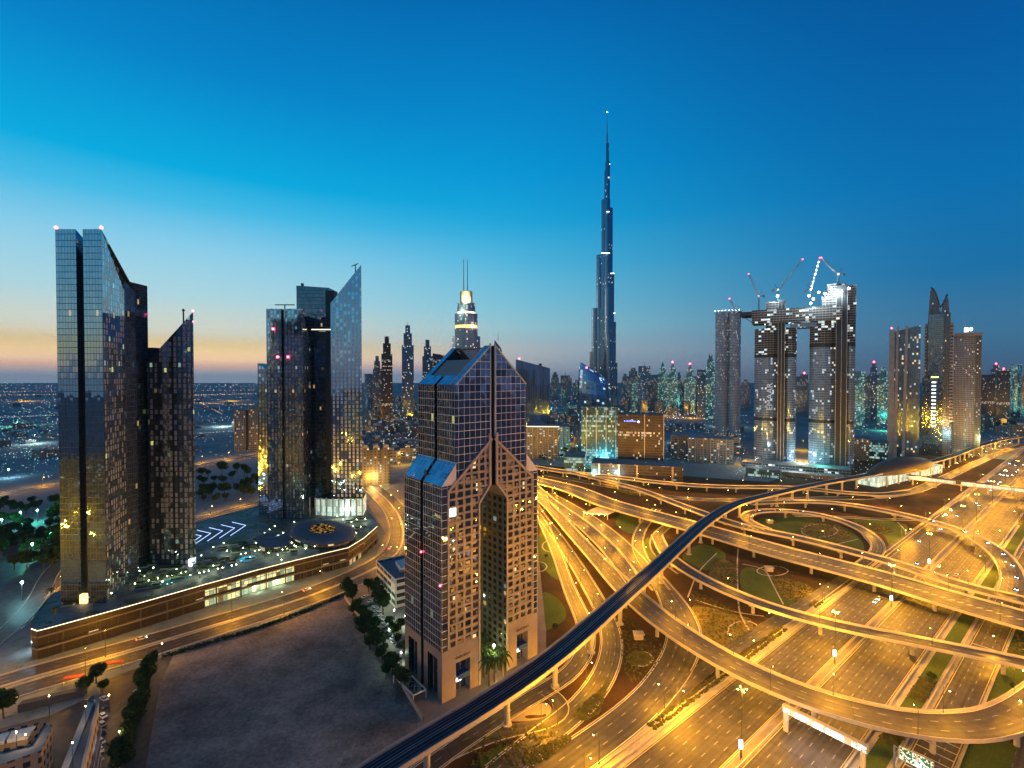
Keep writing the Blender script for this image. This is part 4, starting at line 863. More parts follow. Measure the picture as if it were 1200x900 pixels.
# far skyline left of centre
tower('slim pale tower under construction left of the lit striped tower', 437, 447, 417, 1500, 'fb', shape='step')
tower('dark slim tower with a bright striped side, left of the tall blue one', 447, 460, 394, 1400, 'fd', shape='step', beac=None)
tower('tall blue slim tower with a rounded top left of the granite tower', 471, 485, 381, 1350, 'fa', shape='step', mast=376)
tower('half hidden dark blue tower right behind the left roof of the granite tower', 495, 507, 398, 1450, 'fa', shape='step')
tower('low brown tower peeking out left of the crown tower', 507, 521, 414, 1420, 'fd', v2=416)
tower('curved pale sail shaped top just right of the granite tower ridge', 579.5, 588, 398, 1500, 'fa', v2=409, mast=388)
tower('low shadowy tower at the foot of the construction tower far left', 427, 437, 438, 1700, 'fb', shape='round')
# right of the granite tower
r, X0, X1, Ya, Yb, z = tower('wide dark blue slab with vertical stripes and a gently sloping roof', 604.5, 644.5, 421, 930, 'fg', v2=431.5, depth=40, beac=1, name='office_slab', cat='office block')
m_ = MB(); m_.box(X0+44, X0+50, Ya+10, Ya+16, z-16, z-8); m_.build('roof_unit', M['dark_metal'], r)
part('podium', rect(X0-30, X1+10, 900, 975), 0, 16, M['low1'], r, M['roof'])
DY = 860.; dx0, dx1 = xw(679, DY), xw(720, DY); dm = empty('domed_tower', ((dx0+dx1)/2, DY, 0)); tag(dm, 'rounded dark blue glass tower with a sloping curved top above the teal office', 'tower')
q = []; hs = []
for k in range(20):
    a = 2*math.pi*k/20; q.append(((dx0+dx1)/2+(dx1-dx0)/2*math.cos(a), DY+22+22*math.sin(a)))
lv = [(0, 1.0), (.5, 1.0), (.7, .98), (.85, .9), (.94, .8), (1.0, .66)]
m_ = MB(); mcx = (dx0+dx1)/2
def ringpt(l, k):
    f_, s_ = lv[l]; x, y = q[k]; top = 149+(-(x-mcx))*.42*f_**3; return (mcx+(x-mcx)*s_-(1-s_)*18, DY+22+(y-DY-22)*s_, top*f_)
for l in range(len(lv)-1):
    for k in range(20):
        j = (k+1) % 20; m_.face([ringpt(l, k), ringpt(l, j), ringpt(l+1, j), ringpt(l+1, k)], [(k*7, lv[l][0]*150), (k*7+7, lv[l][0]*150), (k*7+7, lv[l+1][0]*150), (k*7, lv[l+1][0]*150)])
m_.face([ringpt(len(lv)-1, k) for k in range(20)]); m_.build('glass_shell', F_('dome_glass', 3.5, 4., .08, .1, (.03, .05, .08), (.14, .25, .42), .85, .08, lit=.03, cool=(.6, .9, 1), coolf=.9, cluster=.9, strength=1.5, seed=30.), dm)
beacon((dx0+14, DY+8, 152), dm, 1.6)
r, X0, X1, Ya, Yb, z = tower('teal glass office with white vertical fins and glowing entrance at its foot', 681, 733, 477, 755, 'fh', depth=48, name='office_block', cat='office block')
for k in range(4):
    m_ = MB(); x = X0+(X1-X0)*(.12+.22*k); m_.box(x, x+.9, Ya-.6, Ya+.3, 0, z); m_.build('fin', M['white_wall'], r)
m_ = MB(); m_.box(X0+30, X0+44, Ya-2, Ya-.7, 3, 12); m_.build('entrance', M['cyan_glow'], r); light_child(r, (X0+36, Ya-8, 10), 60000, (.25, 1, .95))
part('canopy_wing', rect(X0-22, X0+8, 690, 745), 0, 20, M['fh'], r, M['roof'])
r, X0, X1, Ya, Yb, z = tower('brown office block with a blue lit sign near its roof', 724, 778, 486, 690, 'fd', depth=42, name='office_block', cat='office block')
for x in (X0+(X1-X0)*.58, X1-.6): m_ = MB(); m_.box(x, x+.9, Ya-.5, Ya+.3, 0, z+1); m_.build('fin', M['white_wall'], r)
m_ = MB()
for k in range(9):
    h_ = (1.3, .7, 1.6, 1.1, 1.9, .8, 1.4, 1.0, .9)[k]; x = X0+9+k*2.0; m_.box(x, x+1.4, Ya-.9, Ya-.5, z-10, z-10+h_)
tag(m_.build('sign_lettering', M['blue_glow'], r), 'row of small blue lit letters'); m_ = MB(); m_.ball((X0+29.5, Ya-1, z-10), 1.6, 8, 5); m_.build('logo_sign', M['white_glow'], r)
r, X0, X1, Ya, Yb, z = tower('long low brown podium with flat grey roofs beside the far flyover', 692, 800, 545, 640, 'fd', depth=45, name='podium_block', cat='low building', roof='roof')
for f_ in (.08, .3, .5, .88): m_ = MB(); x = X0+(X1-X0)*f_; m_.box(x, x+2.4, Ya-.8, Ya+.3, 0, z); m_.build('pilaster', M['beige'], r)
light_child(r, (X0+4, Ya-6, 8), 26000, (.3, 1, .75)); light_child(r, (X0+34, Ya-6, 8), 26000, (.5, 1, .8))
for (a, b, c_, d_, l) in ((786, 838, 511, 800, 'dark low office with columns between the brown block and the rounded tower'), (806, 860, 514, 760, 'wide low office with dark bays beneath the rounded hotel tower'), (640, 668, 500, 880, 'low dark office left of the teal office, under the blue slab'), (617, 655, 500, 800, 'low striped office beside the granite tower with a lit roof edge')):
    r, X0, X1, Ya, Yb, z = tower(l, a, b, c_, d_, 'low2', depth=45, name='office_block', cat='low building', roof='roof')
    for k in range(6): m_ = MB(); x = X0+(X1-X0)*k/6; m_.box(x, x+1.2, Ya-.7, Ya+.2, 0, z); m_.build('fin', M['beige'], r)
    m_ = MB(); m_.box(X0-.5, X1+.5, Ya-.9, Ya-.3, z-.2, z+.8); m_.build('roof_edge', M['strip' if a == 617 else 'dark_metal'], r)
# hazy skyline between the needle tower and the construction site
sk = [(646, 655, 436, 2600, 'fb', 'step', 'hazy twin slab just right of the blue striped slab'), (657, 668, 440, 2400, 'fb', 'box', 'small hazy slab near an orange light'), (662, 670, 443, 2800, 'fa', 'box', 'short far slab beside the small hazy one'), (672, 679, 445, 2500, 'fa', 'step', 'short far tower left of the domed tower'),
 (728, 737, 438, 2000, 'fb', 'step', 'grey slab right beside the foot of the needle tower'), (735, 749, 431, 2100, 'fb', 'step', 'broad stepped grey tower right of the needle tower'), (748, 762, 429, 2050, 'fa', 'box', 'flat topped dark slab right of the stepped grey one'), (757, 770, 447, 1900, 'fb', 'box', 'low pale slab in front of the flat topped dark slab'),
 (771, 782, 424, 1900, 'fc', 'spire', 'tower with a bright lit pyramid crown'), (782, 794, 425, 1800, 'fc', 'spire', 'teal tower with a red beacon between the lit pyramid and the next spire'), (797, 803, 447, 1900, 'fb', 'box', 'thin low slab between the two spired teal towers'), (802, 815, 427, 1750, 'fc', 'spire', 'second spired teal tower with a dark waist'), (817, 827, 433, 1600, 'fa', 'box', 'plain blue tower left of the brightest teal one'),
 (827, 838, 415, 1500, 'fc', 'step', 'brightest teal tower touching the rounded hotel tower'), (868, 880, 445, 1900, 'fb', 'step', 'hazy slab seen between the hotel tower and the first construction tower'), (932, 940, 441, 1700, 'fb', 'box', 'slab framed inside the gate of the construction towers'), (938, 947, 438, 1750, 'fb', 'box', 'beacon topped slab framed inside the gate'), (1000, 1014, 435, 1300, 'fc', 'box', 'green lit office right of the construction site'), (1013, 1021, 440, 1450, 'fb', 'box', 'grey slab behind the green lit office'), (1018, 1030, 425, 1500, 'fa', 'step', 'dark tower with red beacons left of the leaning fin tower'),
 (1028, 1042, 430, 1350, 'fc', 'step', 'cool white lit tower touching the leaning fin tower'), (1150, 1166, 439, 1500, 'fd', 'box', 'dark office with lit floors right of the white tower'), (1158, 1176, 427, 1550, 'fa', 'step', 'dark office with red beacons on its top'), (1168, 1184, 433, 1450, 'fd', 'box', 'dark block with a slanted strut and two red lights'), (1184, 1198, 427, 1600, 'fc', 'round', 'curved pale tower at the right edge'), (1196, 1215, 440, 1500, 'fb', 'box', 'cut off tower at the right edge'),
 (690, 700, 452, 2600, 'fb', 'box', 'very faint slab behind the domed tower'), (762, 771, 439, 2300, 'fb', 'box', 'faint slab left of the lit pyramid tower'), (792, 799, 436, 2200, 'fb', 'step', 'faint stepped tower behind the teal spires'), (812, 820, 441, 2400, 'fb', 'box', 'faint slab behind the plain blue tower'), (741, 747, 444, 1800, 'fc', 'box', 'low teal slab in front of the stepped grey tower')]
for i, (a, b, v, Y, mt, shp, lab) in enumerate(sk):
    tower(lab, a, b, v, Y, mt, shape=shp, beac=(-1 if any(k in lab for k in ('beacon', 'second spired', 'cut off', 'lights')) else None), mast=(v-6 if i % 5 == 1 else None))
# far apartment pair and old town blocks on the left
tower('dull grey pair of joined apartment towers in the dark plain between the left tower groups', 274, 304, 480, 880, 'fb', v2=478, depth=26, shape='twin', name='apartment_tower', cat='apartment block')
r, X0, X1, Ya, Yb, z = tower('cream apartment block with curved gables beside the second tower group', 424, 457, 527, 610, 'low1', depth=30, name='apartment_block', cat='apartment block')
for f_ in (.12, .5, .85):
    m_ = MB(); cxx = X0+(X1-X0)*f_; m_.prism([(cxx-4, Ya-1.2), (cxx+4, Ya-1.2), (cxx+4, Ya+6), (cxx-4, Ya+6)], 0, z+2.5); m_.build('bay', M['low1'], r)
    m_ = MB(); m_.tube((cxx, Ya-1.1, z+2.4), (cxx, Ya+6, z+2.4), 4.0, n=12); m_.build('gable', M['beige'], r)
light_child(r, (X0+15, Ya-12, 10), 40000, (1, .6, .2))
# ---- the white hotel tower with rounded ends
HY = 1130.; hx0, hx1 = xw(837.5, HY), xw(868, HY); r = empty('hotel_tower', ((hx0+hx1)/2, HY, 0)); face_view(r); tag(r, 'tall grey hotel tower with rounded sides left of the construction towers', 'tower')
for a, b in ((hx0, hx0+32), (hx0+30, hx1)):
    cx = (a+b)/2; q = [(cx+(b-a)/2*math.cos(k*math.pi/8), HY+16+16*math.sin(k*math.pi/8)) for k in range(16)]; part('wall', q, 0, zw(365, HY), M['fe'], r, M['dark_roof'])
for k in range(8): beacon((hx0+8*k, HY+2, zw(363.5, HY)), r, .5, 'white_lamp')
# ---- twin towers under construction joined by a bridge
CY = 745.
M['con'] = F_('unfinished_slab_floors', 3.0, 3.6, .12, .28, (.17, .22, .3), (.14, .22, .33), .44, .08, lit=.05, warm=(1, .85, .6), cool=(.8, .95, 1), coolf=.75, cluster=1., strength=1.4, seed=31.)
M['con2'] = F_('open_slab_edges', 5.0, 3.6, .1, .3, (.2, .2, .2), (.03, .035, .045), .2, .6, lit=.13, warm=(1, .9, .7), cool=(.75, .92, 1), coolf=.8, cluster=1., strength=2.2, seed=32., wob=0.)
M['con3'] = F_('orange_lit_slabs', 2.8, 3.6, .16, .3, (.24, .2, .18), (.05, .05, .06), .5, .3, lit=.3, warm=(1, .45, .1), cool=(.7, .9, 1), coolf=.3, cluster=.5, strength=1.8, seed=33.)
def ctower(label, u0, u1, v, uc0, uc1, vc, steps):
    X0 = xw(u0, CY); X1 = xw(u1, CY); z = zw(v, CY); r = empty('construction_tower', (xw(940, CY), CY, 0)); face_view(r); tag(r, label, 'tower')
    xm = (X0+X1)/2; c0, c1 = xw(uc0, CY), xw(uc1, CY)
    for a, b in ((X0, c0+2), (c1-2, X1)):
        cx = (a+b)/2; hw_ = (b-a)/2; q = [(cx+hw_*max(-1, min(1, 1.15*math.cos(k*math.pi/8+.1))), CY+16+16*math.sin(k*math.pi/8+.1)) for k in range(16)]
        part('floor_stack', q, 0, 60, M['con3' if b < xm+5 and u0 < 900 else 'con'], r); part('glazed_floors', q, 60, z-42, M['con'], r); part('open_floors', q, z-42, z, M['con2'], r, M['dark_roof'])
        for zz_ in (66, z-46): part('mechanical_band', [(cx+(x-cx)*1.02, CY+16+(y-CY-16)*1.02) for x, y in q], zz_, zz_+5, M['t_recess'], r)
    m_ = MB(); m_.box(c0, c1, CY-3, CY+20, 0, zw(vc, CY)); m_.build('core', M['t_recess'], r)
    for k in range(3): m_ = MB(); x = c0+(c1-c0)*k/2; m_.box(x-.4, x+.4, CY-4, CY-3, 0, zw(vc, CY)-6); m_.build('hoist_rail', M['grey_metal'], r)
    return r, X0, X1, z
r1, a0, a1, z1 = ctower('construction tower on the left of the bridge with a white vertical name banner', 881, 933, 383, 911, 919, 350, 0)
m_ = MB(); m_.box(xw(895, CY), xw(917, CY), CY+2, CY+18, z1, zw(351, CY)); m_.build('lift_overrun', M['con2'], r1, False)
text_obj('EMAAR', 13.5, glow('banner_white', (.8, .85, .95), .55), r1, (xw(904.5, CY), CY-1.6, zw(482, CY)), (R(90), R(-90), 0), local=False, align='LEFT')
r2, b0, b1, z2 = ctower('tallest construction tower on the right of the bridge with floodlit open floors', 948.5, 1000, 372, 978, 990, 338, 0)
for u0, u1, v0, v1 in ((962, 1000, 373, 349), (968, 988, 349, 335), (986, 1000, 349, 338)):
    part('open_floors', rect(xw(u0, CY), xw(u1, CY), CY+3, CY+26), zw(v0, CY)-.1, zw(v1, CY), M['con2'], r2, M['dark_roof'])
br = empty('sky_bridge', (xw(940, CY), CY, 0)); face_view(br); tag(br, 'long unfinished sky bridge spanning the top of both construction towers and jutting out left', 'bridge')
part('bridge_deck', rect(xw(878, CY), xw(984, CY), CY-7, CY+34), zw(377, CY), zw(361, CY), M['con2'], br, M['dark_roof'])
part('bridge_truss', rect(xw(863, CY), xw(980, CY), CY-5, CY+30), zw(367, CY), zw(362, CY), M['t_recess'], br, M['dark_roof'])
m_ = MB(); m_.face([(xw(863, CY), CY-5, zw(365, CY)), (xw(879, CY), CY-5, zw(375, CY)), (xw(879, CY), CY+30, zw(375, CY)), (xw(863, CY), CY+30, zw(365, CY))]); m_.build('bridge_soffit', M['t_recess'], br)
part('lower_truss', rect(xw(925, CY), xw(956, CY), CY-2, CY+26), zw(384, CY), zw(378, CY), M['con'], br, M['dark_roof'])
for u, v in ((947, 348), (952, 352), (958, 345), (965, 347), (972, 342), (983, 346), (991, 343), (910, 345.5), (949, 357)):
    b = MB(); b.ball((xw(u, CY), CY-9, zw(v, CY)), 1.6, 8, 5); b.build('floodlight', M['white_lamp'], r2 if u > 940 else r1)
light_child(r2, (xw(952, CY), CY-14, zw(353, CY)), 120000, (.85, 1, .95)); light_child(r2, (xw(978, CY), CY-14, zw(346, CY)), 120000, (.9, 1, .95)); light_child(r1, (xw(909, CY), CY-12, zw(347, CY)), 50000, (.9, 1, 1)); light_child(r2, (xw(940, CY), CY-15, 14), 60000, (.8, 1, .95)); light_child(r1, (xw(940, CY), CY+40, 20), 130000, (1, .5, .1))
def crane(label, ub, vb, um, vm, uj, vj, lit=False):
    """luffing crane: mast base, mast head and jib tip in the photo"""
    p = Vector((xw(ub, CY), CY+5, zw(vb, CY))); q = Vector((xw(um, CY), CY+5, zw(vm, CY))); j = Vector((xw(uj, CY), CY+2, zw(vj, CY)))
    r = empty('tower_crane', p); tag(r, label, 'crane')
    def lattice(a, b, w, name, mat='dark_metal'):
        m_ = MB(); d = (b-a).normalized(); e1 = d.orthogonal().normalized()*w; e2 = d.cross(e1).normalized()*w; n = max(3, int((b-a).length/(w*3)))
        for s1, s2 in ((1, 1), (1, -1), (-1, -1), (-1, 1)): m_.tube(a+e1*s1+e2*s2, b+(e1*s1+e2*s2)*.6, .28, .22, 4)
        for k in range(n):
            x = a+(b-a)*k/n; y = a+(b-a)*(k+1)/n; m_.tube(x+e1+e2, y-e1+e2, .18, n=4); m_.tube(x-e1-e2, y+e1-e2, .18, n=4); m_.tube(x+e1-e2, y+e1+e2, .18, n=4); m_.tube(x-e1+e2, y-e1-e2, .18, n=4)
        return m_.build(name, M[mat], r)
    lattice(p, q, 1.1, 'mast'); lattice(q, j, .8, 'jib', 'white_wall' if lit else 'grey_metal'); sgn = -1 if j.x > q.x else 1
    t_ = q+Vector((sgn*5, 0, 9)); m_ = MB(); m_.tube(q, t_, .5, .4, 5); m_.tube(q+Vector((sgn*2, 0, 0)), q+Vector((sgn*9, 0, 1)), .6, n=5); m_.box(q.x+sgn*8-1.5, q.x+sgn*8+1.5, q.y-1.5, q.y+1.5, q.z-2, q.z+1.5); m_.tube(t_, q+(j-q)*.85, .12, n=4); m_.tube(t_, q+Vector((sgn*8, 0, 1)), .15, n=4); m_.build('counter_jib', M['dark_metal'], r)
    m_ = MB(); m_.box(q.x-1.5, q.x+1.5, q.y-3.5, q.y-1, q.z-1, q.z+2); m_.build('cab', M['white_wall'], r); beacon(j, r, .9)
    m_ = MB(); h = q+(j-q)*.96; m_.tube(h, h-Vector((0, 0, 16)), .1, n=4); m_.build('hook_cable', M['dark_metal'], r)
    if lit:
        for k in range(1, 8): b = MB(); b.ball(q+(j-q)*k/8, .8, 6, 4); b.build('jib_light', M['white_lamp'], r)
    pv = Vector((xw(940, CY), CY, 0)); a = math.atan2(pv.x, pv.y); dv = p-pv
    r.location = pv+Vector((dv.x*math.cos(a)**2+dv.y*math.sin(a), -dv.x*math.cos(a)*math.sin(a)+dv.y*math.cos(a), dv.z)); r.rotation_euler.z = -a; r.scale = (math.cos(a), 1, 1)
crane('small crane on the roof of the rounded hotel tower leaning left', 857, 365, 857, 361, 848, 343.5)
crane('crane with a steep jib leaning left over the left end of the sky bridge', 886, 362, 886, 343, 873, 314.5); crane('crane with a long jib reaching up right above the lift core', 910, 350, 910, 337, 939, 303.5)
crane('crane with a string of white lights along its upright jib', 949, 348, 949, 340, 959, 304, True); crane('crane on the tallest construction tower with its jib pointing left', 980, 335, 980, 325, 961, 304)
# construction site podium and lights
r, X0, X1, Ya, Yb, z = tower('low construction podium with bright white work lights below the twin towers', 868, 996, 546, 700, 'con2', depth=36, name='podium_block', cat='low building', roof='roof')
r, X0, X1, Ya, Yb, z = tower('cool lit site hall in front of the left construction tower', 875, 915, 550, 655, 'fh', depth=22, name='site_hall', cat='low building', roof='roof')
r, X0, X1, Ya, Yb, z = tower('curved row of low workshops on the near edge of the construction site', 915, 990, 556, 650, 'low1', depth=16, name='site_hall', cat='low building', roof='roof')
r, X0, X1, Ya, Yb, z = tower('beige office with lit windows left of the leaning fin tower', 998, 1020, 514, 790, 'low1', depth=36, name='office_block', cat='low building', roof='roof')
r, X0, X1, Ya, Yb, z = tower('low hall with a teal glass front between the site and the fin tower', 1018, 1042, 518, 800, 'fh', depth=36, name='office_block', cat='low building', roof='roof')
M['finmat'] = plain('fin_panel', (.24, .27, .32), .6)
# ---- leaning fin tower
IY = 800.; r = empty('fin_tower', (xw(1060, IY), IY, 0)); face_view(r); tag(r, 'dark glass tower between pale leaning fins with a red beacon', 'tower'); iz = zw(383, IY)
part('glass_body', rect(xw(1044, IY), xw(1078, IY), IY+2, IY+34), 0, [iz-8, iz+2, iz+2, iz-8], M['fa'], r, M['dark_roof'])
for (ut0, ut1, ub0, ub1) in ((1041.5, 1047.5, 1040, 1049), (1060.5, 1063.5, 1057.5, 1061.5), (1050, 1052.5, 1048, 1052)):
    m_ = MB(); q = [(ub0, 0), (ub1, 0), (ut1, iz+(-4 if ut0 < 1045 else 1)), (ut0, iz+(-4 if ut0 < 1045 else 1))]; P = [(xw(u, IY), z) for u, z in q]; dyy = .2*(ut0-1040)
    m_.face([(x, IY-2-dyy, z) for x, z in P])
    for i in range(4): a_ = P[i]; b_ = P[(i+1) % 4]; m_.face([(a_[0], IY-2-dyy, a_[1]), (a_[0], IY+1.9, a_[1]), (b_[0], IY+1.9, b_[1]), (b_[0], IY-2-dyy, b_[1])])
    m_.build('fin', M['finmat'], r)
beacon((xw(1044, IY), IY, iz-1), r, 1.3)
# ---- dark ribbed tower with a broken crown
SY = 830.; r = empty('ribbed_tower', (xw(1098, SY), SY, 0)); face_view(r); tag(r, 'dark ribbed tower with a jagged open crown and a column of white lit balconies', 'tower')
sx = xw(1099, SY); sz = zw(368, SY)
M['rib'] = F_('ribbed_dark_wall', 3., 3.6, .4, .3, (.12, .12, .14), (.05, .07, .1), .8, .15, lit=.03, cluster=.8, strength=1.5, seed=35.)
for (u0, u1, v, y0, y1, mt) in ((1083, 1116, 379, 6, 34, 'rib'), (1087, 1105, 368, 0, 10, 't_dark'), (1104, 1113, 367, 2, 30, 'rib'), (1080.5, 1089, 443, -4, 12, 't_dark')):
    part('wall', rect(xw(u0, SY), xw(u1, SY), SY+y0, SY+y1), 0, zw(v, SY), M[mt], r, M['dark_roof'])
for k in range(30):
    m_ = MB(); z = 60+k*5.6; m_.box(xw(1082, SY)+.3*(k % 2), xw(1085, SY), SY+3, SY+12, z, z+2.4); m_.box(xw(1112.5, SY), xw(1117.5, SY)-.3*(k % 2), SY+1, SY+12, z, z+2.4); m_.build('balcony', M['beige'], r)
m_ = MB(); m_.tube((xw(1090, SY), SY+8, sz-2), (xw(1091, SY), SY+8, zw(337, SY)), 4, 1.2, 6); m_.tube((xw(1108, SY), SY+8, sz-2), (xw(1107, SY), SY+8, zw(346, SY)), 4, 1.2, 6)
prevp = None
for k in range(9):
    a = k/8; u = 1089+11*a; v = 336+24*a*a; p_ = Vector((xw(u, SY), SY+6, zw(v, SY)))
    if prevp: m_.tube(prevp, p_, 1.6, n=5)
    prevp = p_
for k in range(1, 9):
    a = k/8; p_ = Vector((xw(1100+9*a, SY), SY+6, zw(360-15*a**1.5, SY))); m_.tube(prevp, p_, 1.4, n=5); prevp = p_
m_.build('crown_edge', M['dark_metal'], r)
cp = [(1086, 380), (1088.5, 340), (1090.5, 337), (1093.5, 341), (1097, 350), (1099.5, 362), (1102, 366), (1104, 352), (1108, 347), (1110, 352), (1112.5, 380)]
m_ = MB(); P = [(xw(u, SY), zw(v, SY)) for u, v in cp]
m_.face([(x, SY+5, z) for x, z in P], [(x, z) for x, z in P]); m_.face([(x, SY+19, z) for x, z in P[::-1]], [(x, z) for x, z in P[::-1]])
for i in range(len(P)): a_ = P[i]; b_ = P[(i+1) % len(P)]; m_.face([(a_[0], SY+5, a_[1]), (a_[0], SY+19, a_[1]), (b_[0], SY+19, b_[1]), (b_[0], SY+5, b_[1])])
m_.build('crown', M['rib'], r)
m_ = MB(); m_.box(xw(1091, SY), xw(1100, SY), SY-2.2, SY-.2, zw(442, SY)-1, zw(442, SY)+1.2); m_.build('lit_sign', glow('yellow_glow', (.9, 1, .3), 2.5), r)
for k in range(13):
    m_ = MB(); z = zw(448, SY)-k*6.2; m_.box(xw(1092, SY), xw(1097, SY), SY-2, SY-.2, z-1.2, z+.9); m_.build('lit_balcony', M['white_glow'], r)
light_child(r, (xw(1112, SY), SY-8, 40), 40000, (.3, .9, 1)); light_child(r, (xw(1106, SY), SY-10, 60), 40000, (1, .5, .15))
# ---- white square window tower
VY = 850.; r = empty('white_tower', (xw(1133, VY), VY, 0)); face_view(r); tag(r, 'pale tower with a grid of small windows and a lit roof sign under a mast', 'tower')
part('wall', rect(xw(1117, VY), xw(1143, VY), VY, VY+40), 0, zw(391, VY), M['fe'], r, M['dark_roof']); part('side_wing', rect(xw(1143, VY)+.05, xw(1149.5, VY), VY-4, VY+36), 0, zw(392, VY), M['low1'], r, M['dark_roof'])
part('cornice', rect(xw(1116, VY), xw(1150, VY), VY-5, VY+42), zw(394, VY), zw(391, VY)+1, M['beige'], r, M['dark_roof'])
m_ = MB(); x = xw(1130, VY); m_.tube((x, VY+8, zw(391, VY)), (x, VY+8, zw(383, VY)), 2, n=6); m_.tube((x, VY+8, zw(384, VY)), (x, VY+8, zw(371, VY)), .8, .3, 6); m_.build('mast', M['white_wall'], r)
m_ = MB(); m_.box(xw(1129, VY), xw(1134, VY), VY-2, VY, zw(390, VY)+1.5, zw(385, VY)+1.5); m_.tube((xw(1137, VY), VY-2, zw(387, VY)+1.5), (xw(1137, VY), VY, zw(387, VY)+1.5), 3.4, n=10); m_.build('roof_sign', M['white_glow'], r)
light_child(r, (xw(1152, VY), VY-8, 30), 30000, (.8, 1, .5))
# ---- metro station shell and footbridge
st = empty('metro_station', at(1055, 547, 14)); st.location.z = 0; tag(st, 'low dark shell roofed metro station where the viaduct meets the footbridge', 'station')
p0 = at(1016, 556, 14); p1 = at(1092, 541, 14); ax_ = (p1-p0); Ls = ax_.length; ax_.normalize(); nx_ = Vector((-ax_.y, ax_.x, 0)); m_ = MB(); NS, NC = 18, 12
def shell(i, j):
    t = i/NS; s_ = math.sin(math.pi*min(max(t, .02), .98))**.6; a = math.pi*j/NC; c0 = p0+ax_*Ls*t
    v_ = c0+nx_*(math.cos(a)*17*s_); return (v_.x, v_.y, 11+17*s_*math.sin(a)**.8)
for i in range(NS):
    for j in range(NC): m_.face([shell(i, j), shell(i+1, j), shell(i+1, j+1), shell(i, j+1)])
t = NT('shell_metal'); M['shell'] = t.done(t.bsdf((.05, .045, .042), .5, .4)); m_.build('roof_shell', M['shell'], st, smooth=True)
m_ = MB(); q = [p0+nx_*12, p0-nx_*12, p1-nx_*12, p1+nx_*12]; m_.prism([(v_.x, v_.y) for v_ in q], 0, 11.5); m_.build('concourse', M['lobby'], st)
for k in range(6): m_ = MB(); c0 = p0+ax_*Ls*(k+.5)/6-nx_*15; m_.tube((c0.x, c0.y, 0), (c0.x, c0.y, 12), 1, n=8); m_.build('column', M['deckside'], st)
f0 = at(1062, 560, 8.0); f1 = at(1240, 581, 8.0); fb = empty('footbridge', (f0+f1)/2); fb.location.z = 0; tag(fb, 'enclosed footbridge with lit windows crossing the highway from the metro station', 'footbridge')
d_ = (f1-f0).normalized(); n_ = Vector((-d_.y, d_.x, 0))*2.6
def fprism(name, w, z0, z1, mat, a=0., b=1.):
    A = f0+(f1-f0)*a; B = f0+(f1-f0)*b; m_ = MB(); q = [A-n_*w, B-n_*w, B+n_*w, A+n_*w]; ar = sum(q[i].x*q[(i+1) % 4].y-q[(i+1) % 4].x*q[i].y for i in range(4)); q = q if ar > 0 else q[::-1]
    m_.prism([(v_.x, v_.y) for v_ in q], z0, z1, True, True); return m_.build(name, mat, fb)
fprism('bridge_deck', 1.1, 7.0, 8.0, M['deckside']); fprism('roof', 1.15, 11.6, 12.3, M['shell']); fprism('window_band', 1.0, 8.01, 11.59, M['lobby'], .02, .36); fprism('window_band', 1.0, 8.01, 11.59, M['lobby'], .4, .8); fprism('solid_panel', 1.0, 8.01, 11.58, M['shell'], .365, .395); fprism('solid_panel', 1.0, 8.01, 11.58, M['shell'], .805, 1)
for k in (.05, .22, .4, .58, .76, .93): m_ = MB(); c0 = f0+(f1-f0)*k; m_.tube((c0.x, c0.y, 0), (c0.x, c0.y, 7.1), .9, n=8); m_.build('column', M['deckside'], fb)
# ---- low city blocks: individually placed, shared meshes
def block_proto(w, d, h, mat, roofmat, extra):
    r = empty('low_building', (0, 0, 0)); part('wall', rect(-w/2, w/2, -d/2, d/2), 0, h, M[mat], r, M[roofmat])
    m_ = MB()
    for x0, x1, y0, y1, hh in extra: m_.box(x0, x1, y0, y1, h, h+hh)
    m_.build('roof_unit', M['grey_metal'], r); return r
protos = [block_proto(26, 22, 11, 'low1', 'roof', [(-8, -3, -4, 2, 3), (2, 7, 1, 6, 2)]), block_proto(40, 24, 16, 'low2', 'dark_roof', [(-14, -6, -5, 4, 3), (5, 12, -6, 0, 2.5)]), block_proto(18, 18, 7.5, 'low1', 'roof', [(-3, 2, -3, 1, 2)]), block_proto(34, 30, 24, 'low1', 'dark_roof', [(-9, 0, -7, 5, 4)]), block_proto(22, 20, 38, 'fb', 'dark_roof', [(-5, 3, -5, 3, 4)])]
REG = [((0, 240), (465, 540), 40, 'plain', 'low house on the dark plain beyond the left towers', 'low houses on the dark plain', (0, 2)), ((229, 430), (470, 528), 22, 'plain2', 'low block on the plain behind the second tower group', 'low blocks behind the second tower group', (0, 2, 1)),
 ((427, 492), (468, 512), 34, 'oldtown', 'small city block in the busy quarter left of the granite tower', 'small city blocks left of the granite tower', (0, 1, 3, 3)), ((430, 478), (512, 545), 12, 'oldtown2', 'nearer city block beside the cream apartment block', 'nearer city blocks beside the cream apartments', (1, 3)),
 ((620, 690), (470, 522), 30, 'mid', 'low block below the blue striped slab', 'low blocks below the blue striped slab', (0, 1, 3)), ((728, 840), (468, 486), 34, 'skyfoot', 'hazy block at the foot of the far skyline', 'hazy blocks at the foot of the far skyline', (1, 3, 4, 4)), ((780, 870), (500, 535), 12, 'mid2', 'low block between the brown office and the construction site', 'low blocks beside the construction site', (1, 0)),
 ((1000, 1240), (463, 500), 42, 'right', 'low block in the hazy quarter at the right', 'low blocks in the hazy quarter at the right', (0, 1, 3, 4)), ((1150, 1240), (500, 512), 6, 'right2', 'nearer low block beyond the far end of the viaduct', 'nearer low blocks beyond the viaduct', (1, 3))]
used_p = set(); spots = []
